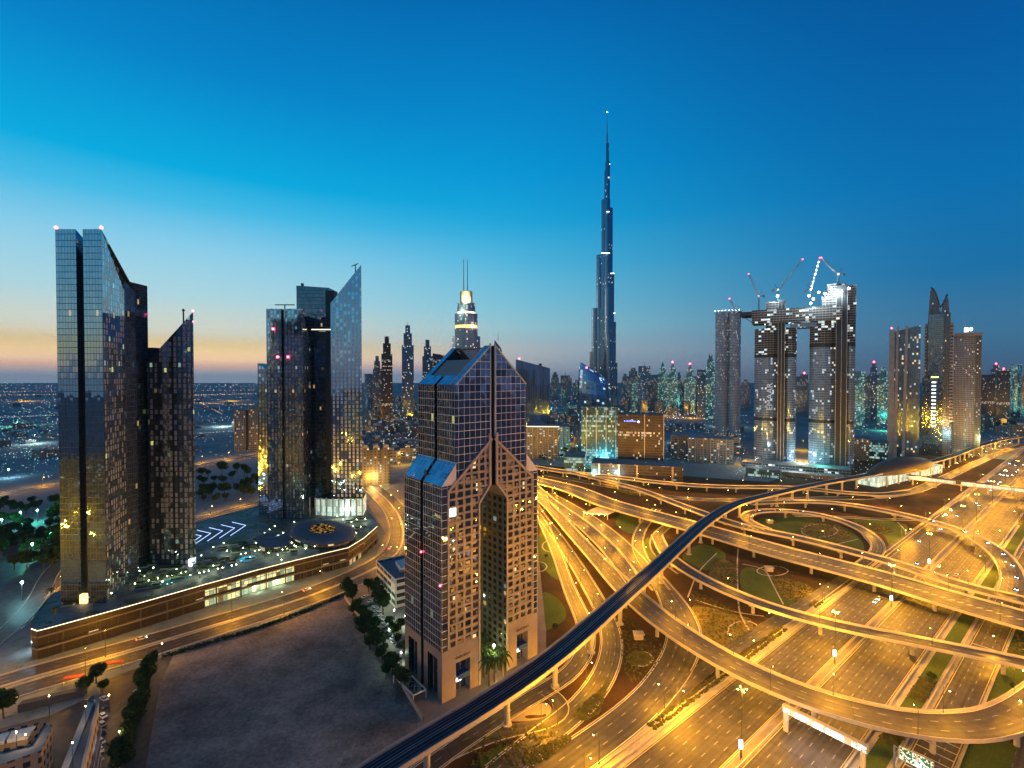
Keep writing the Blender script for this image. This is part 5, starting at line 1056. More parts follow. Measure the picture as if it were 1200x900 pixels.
for (ur, vr, n, key, lab, grp, kinds) in REG:
    k = 0; tr = 0
    while k < n and tr < n*40:
        tr += 1; u = rnd.uniform(*ur); v = rnd.uniform(*vr); p = at(u, v, 0)
        if any((p-q_).length < 46 for q_ in spots): continue
        if any(abs(p.x-xw(uu, yy)) < ww and abs(p.y-yy-15) < 45 for uu, yy, ww in ((290, 880, 50), (707, 755, 80), (750, 690, 70), (745, 640, 95), (625, 930, 80), (700, 860, 50), (440, 610, 45), (845, 1130, 60), (907, 745, 70), (975, 745, 70), (1060, 800, 55), (1099, 830, 50), (1133, 850, 50), (710, 1298, 70), (546, 985, 60), (812, 800, 60), (833, 760, 70), (654, 880, 50), (636, 800, 60), (1008, 790, 50), (1030, 800, 50))): continue
        spots.append(p); ki = rnd.choice(kinds); pr = protos[ki]
        if ki not in used_p: used_p.add(ki); o = pr
        else: o = copy_tree(pr)
        o.location = p; o.rotation_euler.z = rnd.choice((.2, .9, -.4, .5)); s_ = rnd.uniform(.8, 1.25); o.scale = (s_, s_, rnd.uniform(.75, 1.4)); tag(o, lab, 'low building', grp); k += 1
for i, pr in enumerate(protos):
    if i not in used_p:
        for ch in list(pr.children): bpy.data.objects.remove(ch)
        bpy.data.objects.remove(pr)
# ---- far lights of the plain and the city: thousands of lamps nobody could count
def lights_obj(name, pts, mat, label=None):
    mb = MB()
    for p, r_ in pts:
        a = Vector((p.x, p.y, p.z)); t_ = a+Vector((0, 0, r_)); b_ = a-Vector((0, 0, r_)); q = [a+Vector((r_*math.cos(k*2.094), r_*math.sin(k*2.094), 0)) for k in range(3)]
        for k in range(3): mb.face([q[k], q[(k+1) % 3], t_]); mb.face([q[(k+1) % 3], q[k], b_])
    return tag(mb.build(name, mat), kind='stuff')
far = {'o': [], 'w': [], 't': [], 'r': []}
def put(u, v, c_, big=1.0, z=6):
    p = at(u, v, z); far[c_].append((p, max(.3, p.y/1500)*big*rnd.uniform(.4, .9)))
def line(u0, v0, u1, v1, n, c_, big=1.0):
    for k in range(n): t = (k+rnd.uniform(-.3, .3))/n; put(u0+(u1-u0)*t, v0+(v1-v0)*t, c_, big)
for y0, y1, n in ((451.5, 451, 46), (455, 452.5, 40), (469, 468, 26), (479, 477, 24)): line(0, y0, 320, y1, n, 'o', .9)
line(0, 500, 72, 496, 12, 'o'); line(-10, 459, 300, 457, 70, 'o'); line(-10, 463, 72, 462, 24, 'o', 1.2); line(0, 489, 72, 486, 20, 'w'); line(0, 515, 72, 509, 14, 'o'); line(0, 533, 72, 524, 14, 'w'); line(228, 508, 274, 505, 14, 'w'); line(228, 468, 262, 486, 18, 'o', 1.2); line(228, 463, 310, 461, 30, 'o', 1.2); line(228, 472, 300, 474, 26, 'o', 1.3); line(228, 494, 320, 490, 12, 'o'); line(600, 452, 700, 452, 18, 'o'); line(1150, 474, 1240, 471, 40, 'o', 1.5); line(1150, 497, 1240, 490, 24, 'o', 1.2); line(640, 508, 690, 512, 18, 'o', 1.1)
for _ in range(900): put(rnd.uniform(-20, 310), 448+rnd.random()**1.4*90, rnd.choice('wwwtoo'), .75)
for _ in range(260): put(rnd.uniform(-20, 72), rnd.uniform(470, 560), rnd.choice('wtt'), .8)
for _ in range(420): put(rnd.uniform(427, 492), rnd.uniform(466, 545), rnd.choice('wwoootr'), .9, rnd.uniform(3, 22))
for _ in range(460): put(rnd.uniform(615, 700), rnd.uniform(455, 545), rnd.choice('wwtoo'), .8, rnd.uniform(3, 20))
for _ in range(420): put(rnd.uniform(728, 880), rnd.uniform(455, 545), rnd.choice('wwtto'), .8, rnd.uniform(3, 20))
for _ in range(120): put(rnd.uniform(732, 845), rnd.uniform(482, 491), rnd.choice('woo'), 1.3, 5)
for _ in range(460): put(rnd.uniform(990, 1220), rnd.uniform(458, 530), rnd.choice('wwooot'), .8, rnd.uniform(3, 16))
for _ in range(260): put(rnd.uniform(860, 1060), rnd.uniform(535, 562), rnd.choice('wwwto'), .7, rnd.uniform(3, 8))
for _ in range(26): put(rnd.uniform(640, 1200), rnd.uniform(425, 465), 'r', 1.4, rnd.uniform(20, 90))
for c_, mt in (('o', 'sodium'), ('w', 'white_lamp'), ('t', 'teal_lamp'), ('r', 'red_lamp')): lights_obj('city_lights', far[c_], glow('far_'+mt, {'o': (1, .55, .2), 'w': (.9, .95, 1), 't': (.35, 1, .85), 'r': (1, .05, .08)}[c_], 4.5))
# light poles that actually light the quarters
for u, v, pw, mt in ((445, 500, 220, 'sodium'), (468, 490, 160, 'white_lamp'), (455, 530, 160, 'sodium'), (440, 480, 200, 'white_lamp'), (480, 505, 160, 'sodium'), (470, 545, 110, 'sodium'), (640, 500, 180, 'sodium'), (655, 485, 220, 'teal_lamp'), (668, 520, 120, 'sodium'), (640, 530, 110, 'white_lamp'), (675, 535, 90, 'teal_lamp'), (760, 478, 500, 'teal_lamp'), (790, 476, 500, 'teal_lamp'), (820, 478, 400, 'teal_lamp'), (775, 487, 300, 'sodium'), (740, 480, 400, 'white_lamp'), (810, 490, 250, 'sodium'), (850, 500, 200, 'white_lamp'), (800, 520, 110, 'white_lamp'), (845, 530, 90, 'sodium'), (870, 545, 80, 'sodium'),
 (1010, 490, 260, 'sodium'), (1035, 505, 160, 'teal_lamp'), (1160, 478, 500, 'sodium'), (1190, 476, 500, 'sodium'), (1165, 500, 260, 'sodium'), (1200, 500, 260, 'teal_lamp'), (1060, 525, 40, 'sodium'), (1005, 530, 110, 'white_lamp'), (885, 552, 70, 'white_lamp'), (930, 556, 70, 'white_lamp'), (960, 552, 70, 'teal_lamp'), (940, 528, 200, 'sodium'), (30, 470, 900, 'sodium'), (270, 470, 900, 'sodium'), (40, 520, 200, 'white_lamp'), (260, 500, 300, 'white_lamp'), (20, 500, 260, 'teal_lamp')):
    LAMPS.append((at(u, v, 0), Vector((1.5, 0, 0)), 18, pw*1000*.45, mt, 'city'))
# ================================================================ PODIUM OF THE LEFT TOWERS
PT = 14.0
front = [(37, 737), (44, 739.5), (54, 737), (100, 724.5), (149, 711), (200, 696.5), (240, 685), (270, 677), (300, 668.5), (345, 657), (380, 648.5), (408, 642), (426, 631), (442, 617)]
back = [(441, 610), (428, 596), (400, 586), (360, 583), (309, 591), (270, 601), (229, 613), (170, 640), (110, 668), (60, 697), (36, 728)]
pf = [at(u, v, PT) for u, v in front]; pb = [at(u, v, PT) for u, v in back]
pod = empty('mall_podium', (-190, 300, 0)); tag(pod, 'long low podium with a glowing roof edge beneath the left glass towers', 'mall building')
poly = [(p.x, p.y) for p in pf+pb]
t = NT('podium_deck'); n1 = t.noise(t.pos(), .05, 4); n2 = t.noise(t.pos(), .5, 3)
M['deck'] = t.done(t.bsdf(t.vmath('SCALE', t.mix(t.math('GREATER_THAN', t.noise(t.pos(), .11, 2), .56), t.mix(t.maprange(n1, .4, .6), (.08, .09, .1, 1), (.22, .2, .18, 1)), (.04, .075, .02, 1)), t.maprange(n2, .3, .7, .75, 1.25)), .6))
m_ = MB(); m_.cap(poly, PT-.3); m_.build('roof_deck', M['deck'], pod)
M['band'] = F_('brown_louvre_band', 3., .45, .05, .4, (.035, .03, .028), (.02, .015, .013), .1, .5, lit=.0, wob=0., seed=41.)
M['shop'] = F_('lit_shop_glass', 2.4, 4.4, .1, .08, (.1, .1, .09), (.2, .25, .22), .2, .2, lit=.85, warm=(.95, 1, .5), cool=(.6, 1, .65), coolf=.5, cluster=.3, strength=1.3, seed=42.)
M['slot'] = F_('dark_slot_glass', 4., 4., .05, .05, (.1, .08, .07), (.06, .06, .07), .6, .1, lit=.12, warm=(1, .7, .35), cool=(.7, 1, .7), cluster=.9, strength=1.2, seed=43.)
def fwall(i0, i1, z0, z1, mat, name, inset=0.):
    m_ = MB(); u0 = 0
    for i in range(i0, i1):
        a = pf[i]; b = pf[i+1]; d = (b-a).normalized(); n_ = Vector((-d.y, d.x, 0))*inset; u0 = m_.wall((a.x+n_.x, a.y+n_.y), (b.x+n_.x, b.y+n_.y), z0, z1, None, u0)
    return m_.build(name, mat, pod)
nf = len(front)-1; M['ledge'] = plain('podium_ledge', (.13, .12, .11), .8)
fwall(0, nf, 11.2, PT, M['band'], 'parapet_band'); fwall(0, 6, 6.6, 10.6, M['band'], 'louvre_band'); fwall(0, 6, 0, 4.6, M['band'], 'louvre_band'); fwall(6, 9, 6.6, 10.6, M['shop'], 'shop_glass', .8); fwall(6, 9, 0, 4.6, M['shop'], 'shop_glass', 1.2); fwall(9, nf, 6.6, 10.6, M['band'], 'louvre_band'); fwall(9, nf, 0, 4.6, M['slot'], 'shop_glass', 1.0)
fwall(0, nf, 0, 11.3, M['slot'], 'recessed_wall', 1.6)
for z0, z1 in ((4.6, 5.4), (10.6, 11.2)):
    m_ = MB()
    for i in range(nf):
        a = pf[i]; b = pf[i+1]; d = (b-a).normalized(); n_ = Vector((-d.y, d.x, 0)); q = [a-n_*.6, b-n_*.6, b+n_*1.5, a+n_*1.5]; m_.prism([(p.x, p.y) for p in q], z0, z1, True, True)
    m_.build('ledge', M['ledge'], pod)
m_ = MB()
for i in range(nf):
    a = pf[i]; b = pf[i+1]; d = (b-a).normalized(); n_ = Vector((-d.y, d.x, 0)); q = [a-n_*.25, b-n_*.25, b+n_*.05, a+n_*.05]; m_.prism([(p.x, p.y) for p in q], PT, PT+.22, True, True)
m_.build('lit_roof_edge', M['strip'], pod)
s_acc = 0
for i in range(nf):
    a = pf[i]; b = pf[i+1]; L_ = (b-a).length; k = 6
    while k < L_:
        p = a+(b-a)*(k/L_); m_ = MB(); m_.box(p.x-.3, p.x+.3, p.y-.3, p.y+.3, 0, 11.2); m_.build('post', M['dark_metal'], pod); k += 12
mb = MB(); a = pb; u0 = 0
for i in range(len(pb)-1): u0 = mb.wall((pb[i].x, pb[i].y), (pb[i+1].x, pb[i+1].y), 0, PT, None, u0)
mb.wall((pb[-1].x, pb[-1].y), (pf[0].x, pf[0].y), 0, PT); mb.wall((pf[-1].x, pf[-1].y), (pb[0].x, pb[0].y), 0, PT); mb.build('rear_wall', M['band'], pod)
e = at(50, 752, 3); m_ = MB(); m_.box(e.x-6, e.x+6, e.y+1.5, e.y+2.2, 1, 5); m_.build('entrance', M['white_glow'], pod); light_child(pod, (e.x-2, e.y-4, 5), 2500, (.6, .9, 1))
for u, v in ((255, 700), (275, 694), (300, 688), (325, 681), (110, 745), (400, 660), (425, 645)): light_child(pod, at(u, v, 3.5), 1800, (.8, 1, .55) if u > 200 else (1, .8, .5))
# oval pavilion with a golden skylight
def oval(cu, cv, ru, rv, z, n=28):
    c = at(cu, cv, z); ax1 = at(cu+ru, cv, z)-c; ax2 = at(cu, cv-rv, z)-c
    return [(c+ax1*math.cos(2*math.pi*k/n)+ax2*math.sin(2*math.pi*k/n)) for k in range(n)]
ov = empty('oval_pavilion', at(378, 622, PT)); tag(ov, 'oval roofed pavilion with a golden lit skylight on the podium deck', 'pavilion')
q = [(p.x, p.y) for p in oval(378, 622, 38, 13, PT+4)]; c0 = at(378, 622, PT+4)
part('wall', q, PT-.29, PT+3.4, M['slot'], ov); m_ = MB()
prev = [Vector((x, y, PT+3.4)) for x, y in q]
for k_, (f_, hz) in enumerate(((1.03, 3.6), (.9, 4.6), (.7, 5.3), (.42, 5.8))):
    cur = [Vector((c0.x+(x-c0.x)*f_, c0.y+(y-c0.y)*f_, PT+hz)) for x, y in q]
    for i in range(len(q)): m_.face([prev[i], prev[(i+1) % len(q)], cur[(i+1) % len(q)], cur[i]])
    prev = cur
m_.build('roof', M['roof'], ov); m_ = MB(); m_.face(prev); t = NT('skylight_glow'); n_ = t.noise(t.pos(), .5, 3); e_ = t.n.new('ShaderNodeEmission'); t.inp(e_.inputs[0], (1, .55, .15)); t.inp(e_.inputs[1], t.maprange(n_, .52, .64, .0, .7)); m_.build('skylight', t.done(e_.outputs[0]), ov)
ov2 = empty('curved_canopy', at(312, 632, PT)); tag(ov2, 'small curved canopy between the lit chevrons and the oval pavilion', 'canopy'); q = [(p.x, p.y) for p in oval(320, 632, 20, 9, PT+3)]; part('wall', q, PT-.29, PT+3, M['slot'], ov2, M['roof'])
# chevron floor lights, pools, garden plots
for k, (au, av) in enumerate(((288, 615.6), (275, 618.7), (261, 622), (247, 625), (236, 628))):
    r = empty('chevron_light', at(au, av, PT)); tag(r, ('rightmost', 'second from the right', 'middle', 'second from the left', 'leftmost')[k]+' of the glowing chevron lines on the podium deck', 'light line')
    for bu, bv in ((au-16, av-3.8), (au-18, av+12)):
        a = at(au, av, PT-.2); b = at(bu, bv, PT-.2); d = (b-a).normalized(); n_ = Vector((-d.y, d.x, 0))*.09; m_ = MB(); qq = [a-n_, b-n_, b+n_, a+n_]
        ar = sum(qq[i].x*qq[(i+1) % 4].y-qq[(i+1) % 4].x*qq[i].y for i in range(4)); qq = qq if ar > 0 else qq[::-1]; m_.prism([(p.x, p.y) for p in qq], PT-.28, PT-.1); m_.build('light_bar', M['cool_strip'], r)
def pool(pxs, label, mat):
    q = [at(u, v, PT) for u, v in round_poly(pxs)]; qq = [(p.x, p.y) for p in q]; ar = sum(qq[i][0]*qq[i-1][1]-qq[i-1][0]*qq[i][1] for i in range(len(qq))); qq = qq if ar < 0 else qq[::-1]
    r = empty('pool', (q[0].x, q[0].y, PT)); tag(r, label, 'pool'); m_ = MB(); m_.cap(qq, PT+.05); m_.build('water', mat, r); m_ = MB(); m_.prism(qq, PT-.29, PT+.02, False); m_.build('rim', M['concrete'], r)
t = NT('pool_water'); M['pool'] = t.done(t.bsdf((.02, .25, .4), .05, 0, (.05, .45, .9), .35)); t = NT('still_water'); M['pool2'] = t.done(t.bsdf((.01, .1, .12), .05, 0, (.05, .6, .7), .08))
pool([(279, 657), (283, 653), (299, 650.5), (299, 655), (288, 659)], 'bright blue swimming pool on the podium deck', M['pool']); pool([(186, 684), (200, 678), (222, 673), (224, 677), (205, 682), (188, 688)], 'long dark turquoise pool by the foot of the knife edge tower', M['pool2'])
gm = MB()
for k in range(110):
    u = rnd.uniform(70, 430); v0 = 706-(u-110)*.235; v = v0-rnd.uniform(3, 30)
    if v < 600: continue
    p = at(u, v, PT); w_, d_ = rnd.uniform(3, 9), rnd.uniform(1.5, 3.5); a = .35
    qq = [(p.x+x*math.cos(a)-y*math.sin(a), p.y+x*math.sin(a)+y*math.cos(a)) for x, y in ((-w_/2, -d_/2), (w_/2, -d_/2), (w_/2, d_/2), (-w_/2, d_/2))]
    if any(abs(p.x-x) < 14 and abs(p.y-y) < 14 for x, y in ((-236, 282), (-222, 330), (-196, 432), (-148, 440))): continue
    r = empty('planter', p); r.location.z = PT-.3; tag(r, 'low planter box with clipped plants on the podium deck', 'planter', 'planter boxes on the podium deck')
    m_ = MB(); m_.prism(qq, PT-.29, PT+.5); m_.build('box', M['deckside'], r); m_ = MB(); m_.prism([(p.x+(x-p.x)*.9, p.y+(y-p.y)*.85) for x, y in qq], PT+.4, PT+1.1); m_.build('plants', M['foliage'], r)
# ---- trees
def crown_mesh(seed, n=900, R0=3.2, H=3.0, clumps=11, size=.42):
    rr = random.Random(seed); mb = MB(); cl = []
    for k in range(clumps):
        a = rr.random()*6.28; d = R0*.62*rr.random()**.5; cl.append((Vector((d*math.cos(a), d*math.sin(a), rr.uniform(-.3, .9)*H*.5)), rr.uniform(.32, .55)*R0))
    for k in range(n):
        c_, r_ = cl[k % clumps]; v = Vector((rr.gauss(0, 1), rr.gauss(0, 1), rr.gauss(0, 1))).normalized()*r_*(.55+.45*rr.random()**.4); p = c_+v
        a = Vector((rr.gauss(0, 1), rr.gauss(0, 1), rr.gauss(0, 1))).normalized(); b = a.cross(v.normalized()+Vector((.01, 0, 0))).normalized(); s_ = size*rr.uniform(.6, 1.3)
        mb.face([p-a*s_-b*s_*.5, p+a*s_-b*s_*.5, p+a*s_*.7+b*s_*.6, p-a*s_*.7+b*s_*.6])
    return mb
def tree_proto(seed, H=7.5, R0=3.2, n=900):
    r = empty('tree', (0, 0, 0)); mb = crown_mesh(seed, n, R0, H*.5); mb.v = [(x, y, z+H*.66) for x, y, z in mb.v]; mb.build('crown', M['foliage'], r)
    rr = random.Random(seed+5); mb = MB(); mb.tube((0, 0, 0), (.1, .05, H*.42), .28, .18, 7)
    for k in range(5):
        a = k*1.26+rr.random(); mb.tube((.1, .05, H*.4), (R0*.5*math.cos(a), R0*.5*math.sin(a), H*.72), .13, .05, 5)
    mb.build('trunk', M['trunk'], r); return r
tprotos = [tree_proto(3), tree_proto(4, 6.2, 2.8, 700), tree_proto(9, 9, 3.9, 1100)]; tfirst = [True]*3
def tree_at(u, v, lab, grp, s=1., z=0.):
    k = rnd.randrange(3)
    if tfirst[k]: o = tprotos[k]; tfirst[k] = False
    else: o = copy_tree(tprotos[k])
    o.location = at(u, v, z); o.rotation_euler.z = rnd.random()*6.28; s_ = s*rnd.uniform(.85, 1.2); o.scale = (s_, s_, s_*rnd.uniform(.9, 1.15)); tag(o, lab, 'tree', grp)
for u, v in ((407, 699), (413, 707), (419, 716), (414, 722), (424, 727), (429, 733), (421, 738), (432, 742), (427, 750), (438, 752), (433, 762), (443, 764), (448, 776), (441, 741), (455, 784), (460, 792), (452, 796), (466, 800), (470, 812), (432, 694), (440, 700), (445, 712), (449, 720)): tree_at(u, v, 'leafy tree in the dark strip between the sand lot and the small car park', 'trees between the sand lot and the car park', 1.15)
for u, v in ((470, 740), (466, 757), (473, 765), (462, 748), (456, 735)): tree_at(u, v, 'tree lit green by lamps at the foot of the granite tower', 'lamp lit trees by the granite tower', .8)
for k in range(20): tree_at(178-k*1.9+rnd.uniform(-2, 2), 788+k*6.2, 'dense dark tree in the row along the left edge of the sand lot', 'trees in the row left of the sand lot', 1.05)
tree_at(113, 801, 'single round dark tree beside the boulevard', None, 1.0); tree_at(101, 812, 'wide dark tree just above the tall beige building', None, 1.1); tree_at(4, 842, 'dark tree at the left picture edge beside the boulevard', None, 1.2); tree_at(122, 812, 'small dark tree beside the parked cars near the boulevard', None, .7)
for k in range(34):
    u = rnd.uniform(232, 304); v = 553+rnd.random()*38
    tree_at(u, v, 'tree in the dark park behind the podium', 'trees in the dark park behind the podium', rnd.uniform(1.1, 1.9))
for k in range(84):
    u = rnd.uniform(-10, 74); v = rnd.uniform(592, 668)
    tree_at(u, v, 'tree in the teal lit ground at the far left', 'trees in the teal lit ground at the left', rnd.uniform(1., 1.6))
for k in range(16): tree_at(rnd.uniform(1150, 1215), rnd.uniform(497, 503), 'tree in the dark clump at the end of the viaduct', 'trees at the end of the viaduct', 1.8)
for k in range(26): tree_at(rnd.uniform(632, 690), rnd.uniform(526, 543), 'tree among the lit lots beyond the farthest flyover', 'trees beyond the farthest flyover', 1.1)
for u, v in ((700, 600), (722, 612), (640, 655), (690, 572), (1188, 812), (1092, 800), (540, 868), (650, 740)): tree_at(u, v, 'small lone tree in an island of the interchange', 'small trees in the interchange islands', .6)
# palms
def palm_proto(H):
    r = empty('palm_tree', (0, 0, 0)); mb = MB(); mb.tube((0, 0, 0), (.15, 0, H), .26, .18, 7); mb.build('trunk', M['trunk'], r); mb = MB()
    for k in range(13):
        a = k*2*math.pi/13+(k % 2)*.1; el_ = .9 if k % 2 else .45; pr = Vector((.15, 0, H)); L_ = 2.9
        for j in range(5):
            t_ = (j+1)/5; x = L_*t_; z = H+L_*(el_*t_-1.25*t_*t_); nx = Vector((.15+x*math.cos(a), x*math.sin(a), z)); w_ = .5*(1-.5*t_); sd_ = Vector((-math.sin(a), math.cos(a), 0))*w_; dr = Vector((0, 0, -.22))
            mb.face([pr-sd_+dr, pr, nx, nx-sd_*.8+dr]); mb.face([pr, pr+sd_+dr, nx+sd_*.8+dr, nx]); pr = nx
    mb.build('crown', M['foliage'], r); return r
pp = palm_proto(7.5); pfirst = [True]
def palm_at(p, lab, grp, s=1.):
    if pfirst[0]: o = pp; pfirst[0] = False
    else: o = copy_tree(pp)
    o.location = p; o.rotation_euler.z = rnd.random()*6.28; s_ = s*rnd.uniform(.85, 1.15); o.scale = (s_, s_, s_); tag(o, lab, 'palm tree', grp)
for k in range(40):
    u = 100+k*8.4; v = 706-(u-110)*.235-rnd.uniform(2, 14)
    if u > 405: v = 640-(u-405)*.5-5
    palm_at(at(u, v, PT-.3), 'young palm on the podium deck lit from below', 'palms on the podium deck', .62)
def dl(x, y, z=0.): return dt.matrix_basis @ Vector((x, y, z)) if False else Vector((dt.location.x+FX.x*x-FX.y*y, dt.location.y+FX.y*x+FX.x*y, z))
for x, y in ((22, -4), (26, -3), (30, -4), (24, 3), (29, 5), (33, 2), (21, 10), (27, 12), (32, 14), (24, 20)): palm_at(dl(x, y), 'tall palm inside the arch of the granite tower', 'palms inside the granite arch', 1.5)
# lamp-lit forecourt inside the arch
r = empty('globe_lamp', dl(27, -1)); tag(r, 'bright yellow green lamp on a tall pole inside the granite arch', 'lamp'); b = MB(); p = dl(27, -1); b.tube((p.x, p.y, 0), (p.x, p.y, 15), .2, .12, 6); b.build('pole', M['dark_metal'], r); b = MB(); b.ball((p.x, p.y, 15.4), .6); b.build('bulb', glow('arch_bulb', (.95, 1, .5), 30), r); light_child(r, (p.x, p.y-.2, 14.2), 4500, (1, .85, .35)); light_child(r, (dl(27, 14).x, dl(27, 14).y, 9), 2200, (.9, .95, .4)); light_child(r, (dl(27, -7).x, dl(27, -7).y, 4), 3000, (1, .65, .2))
# small garden lamps on the deck and around
gl = []
for k in range(64):
    u = 88+k*5.4; v = 708-(u-110)*.235-rnd.choice((3, 8, 14, 22)); gl.append((u, v, PT, .0))
for u, v in ((322, 620), (316, 624), (310, 628), (305, 632), (332, 628), (326, 632), (320, 636), (350, 636), (360, 638), (345, 643), (372, 637), (384, 636), (396, 634), (408, 628), (414, 620), (418, 612), (402, 612), (395, 608), (345, 615), (335, 645), (330, 660), (300, 640), (285, 646), (262, 640), (250, 645), (236, 655)): gl.append((u, v, PT, 0))
gmesh = None
for i, (u, v, z, _) in enumerate(gl):
    p = at(u, v, z)
    if gmesh is None:
        b = MB(); b.tube((0, 0, -.3), (0, 0, 2.2), .08, n=5); o1 = b.build('pole', M['dark_metal'], None); b = MB(); b.ball((0, 0, 2.4), .27, 8, 5); o2 = b.build('bulb', glow('garden_bulb', (.9, 1, .62), 26), None); gmesh = (o1.data, o2.data); bpy.data.objects.remove(o1); bpy.data.objects.remove(o2)
    r = empty('garden_lamp', p); tag(r, 'small garden lamp glowing on the podium deck', 'garden lamp', 'garden lamps on the podium deck')
    for nm, me in (('pole', gmesh[0]), ('bulb', gmesh[1])): o = bpy.data.objects.new(nm, me); C.objects.link(o); o.parent = r
    if i % 3 == 0:
        l = bpy.data.objects.new('lamp_light', get_l()) if False else None
        light_child(r, (p.x, p.y, p.z+3.0), 900, (.85, 1, .6), .2)
for u, v, pw, col in ((44, 612, 7000, (.1, 1, .65)), (2, 624, 9000, (.1, 1, .8)), (38, 655, 5000, (.2, 1, .8)), (26, 704, 3500, (.35, .9, 1)), (24, 615, 4000, (.6, .9, 1)), (60, 640, 3500, (.1, 1, .5)), (10, 560, 9000, (.4, .8, 1))):
    r = empty('floodlight', at(u, v, 0)); tag(r, 'teal floodlight pole glowing over the dark ground at the far left', 'floodlight', 'teal floodlights at the far left'); p = at(u, v, 0); b = MB(); b.tube((p.x, p.y, 0), (p.x, p.y, 11), .2, .12, 6); b.build('pole', M['dark_metal'], r); b = MB(); b.ball((p.x, p.y, 11.4), .7); b.build('bulb', M['teal_lamp'], r); light_child(r, (p.x+.6, p.y-.9, 10.4), pw*2.6, col)
for u, v in ((60, 702), (110, 712), (65, 725)): palm_at(at(u, v, PT-.3), 'young palm on the podium deck lit from below', 'palms on the podium deck', .8)
# ---- hedge, boundary wall
hp = [at(u, v, 0) for u, v in ((200, 768), (250, 753), (300, 738), (350, 720), (400, 699))]; sm = catmull([(p, 1.4) for p in hp], 3); mb = MB()
for p, n, w, s in sm:
    for k in range(34): q_ = p-Vector((-n.y, n.x, 0))*rnd.uniform(-2.5, 2.5)+Vector((rnd.uniform(-.7, .7), rnd.uniform(-1, 1), rnd.uniform(.1, 1.5))); a = Vector((rnd.gauss(0, 1), rnd.gauss(0, 1), rnd.gauss(0, 1))).normalized()*.6; b_ = a.orthogonal().normalized()*.35; mb.face([q_-a-b_, q_+a-b_, q_+a*.7+b_, q_-a*.7+b_])
tag(mb.build('hedge', M['foliage']), 'low dark hedge along the street edge of the sand lot', 'hedge')
wp = [at(u, v, 0) for u, v in ((404, 702), (425, 730), (450, 768), (475, 812), (496, 846))]; sm = catmull([(p, .5) for p in wp], 5); mb = MB(); ls = [up(off(sm, 1, 0), 0), up(off(sm, 1, 0), 2.3), up(off(sm, -1, 0), 2.3), up(off(sm, -1, 0), 0)]; loft(mb, ls, sm); tag(mb.build('boundary_wall', M['beige']), 'pale boundary wall along the right side of the sand lot', 'wall')
# ---- white three storey building by the granite tower
A = at(441, 688, 0); B = at(463, 713, 0); dAB = (B-A); nAB = Vector((-dAB.y, dAB.x, 0)).normalized()*24; wb = empty('white_building', A); tag(wb, 'white low building with open dark bands and a blue grey roof beside the granite tower', 'building')
qq = [(A.x, A.y), (B.x, B.y), (B.x+nAB.x, B.y+nAB.y), (A.x+nAB.x, A.y+nAB.y)]
M['carpark'] = F_('white_banded_wall', 7., 4.2, .12, .45, (.62, .62, .6), (.05, .06, .07), .3, .3, lit=.05, cluster=.5, strength=1.0, seed=51.)
part('wall', qq, 0, 16.8, M['carpark'], wb); m_ = MB(); m_.cap(qq, 16.0); m_.build('roof', M['roof'], wb); cxq = sum(p[0] for p in qq)/4; cyq = sum(p[1] for p in qq)/4
m_ = MB(); m_.prism([(cxq+(x-cxq)*.3, cyq+(y-cyq)*.4) for x, y in qq], 16, 19); m_.build('roof_unit', M['white_wall'], wb)
for k in range(4):
    a = Vector(qq[k]); b = Vector(qq[(k+1) % 4]); d = (b-a).normalized(); n_ = Vector((-d.y, d.x)); m_ = MB(); m_.prism([tuple(a-n_*.05), tuple(b-n_*.05), tuple(b+n_*.5), tuple(a+n_*.5)], 16.81, 17.4, True, True); m_.build('parapet', M['white_wall'], wb)
def pole_light(u, v, pw, lab, col=(.75, 1, .7), h=6., mt='white_lamp'):
    p = at(u, v, 0); r = empty('car_park_lamp', p); tag(r, lab, 'lamp', 'lamps in the small car park'); b = MB(); b.tube((p.x, p.y, 0), (p.x, p.y, h), .12, .08, 6); b.build('pole', M['dark_metal'], r); b = MB(); b.ball((p.x, p.y, h+.3), .3); b.build('bulb', M[mt], r); light_child(r, (p.x, p.y-.1, h-.3), pw, col, .3)
for u, v in ((448, 712), (462, 728), (456, 752), (470, 780), (475, 735)): pole_light(u, v, 2200, 'pale green lamp in the small car park beside the granite tower')
# ---- foreground buildings at the lower left
bz = 45.; q = [at(u, v, bz) for u, v in ((104, 821), (70, 905), (50, 960), (76, 960), (96, 905), (115.5, 823))]; qq = [(p.x, p.y) for p in q]
fb_ = empty('beige_building', q[0]); fb_.location.z = 0; tag(fb_, 'tall narrow beige building seen from above at the lower left', 'building')
M['bbw'] = F_('beige_wall_windows', 3.6, 3.5, .5, .45, (.34, .27, .2), (.06, .06, .07), .4, .2, lit=.03, cluster=.5, strength=1.0, seed=52.)
part('wall', qq, 0, bz-1, M['bbw'], fb_); m_ = MB(); m_.cap(qq, bz-1.); m_.build('roof', M['roof'], fb_)
for k in range(6):
    a = Vector(qq[k]); b = Vector(qq[(k+1) % 6]); d = (b-a).normalized(); n_ = Vector((-d.y, d.x)); wth = 1.4 if k in (0, 1) else .45; m_ = MB(); m_.prism([tuple(a-n_*.06), tuple(b-n_*.06), tuple(b+n_*wth), tuple(a+n_*wth)], bz-3, bz, True, True); m_.build('parapet', M['beige'], fb_)
for z in (bz-8, bz-12, bz-16, bz-20, bz-24):
    a = Vector(qq[4]); b = Vector(qq[5]); d = (b-a).normalized(); n_ = Vector((-d.y, d.x)); m_ = MB(); m_.prism([tuple(a-n_*.7), tuple(b-n_*.7), tuple(b-n_*.01), tuple(a-n_*.01)], z, z+.5, True, True); m_.build('ledge', M['beige'], fb_)
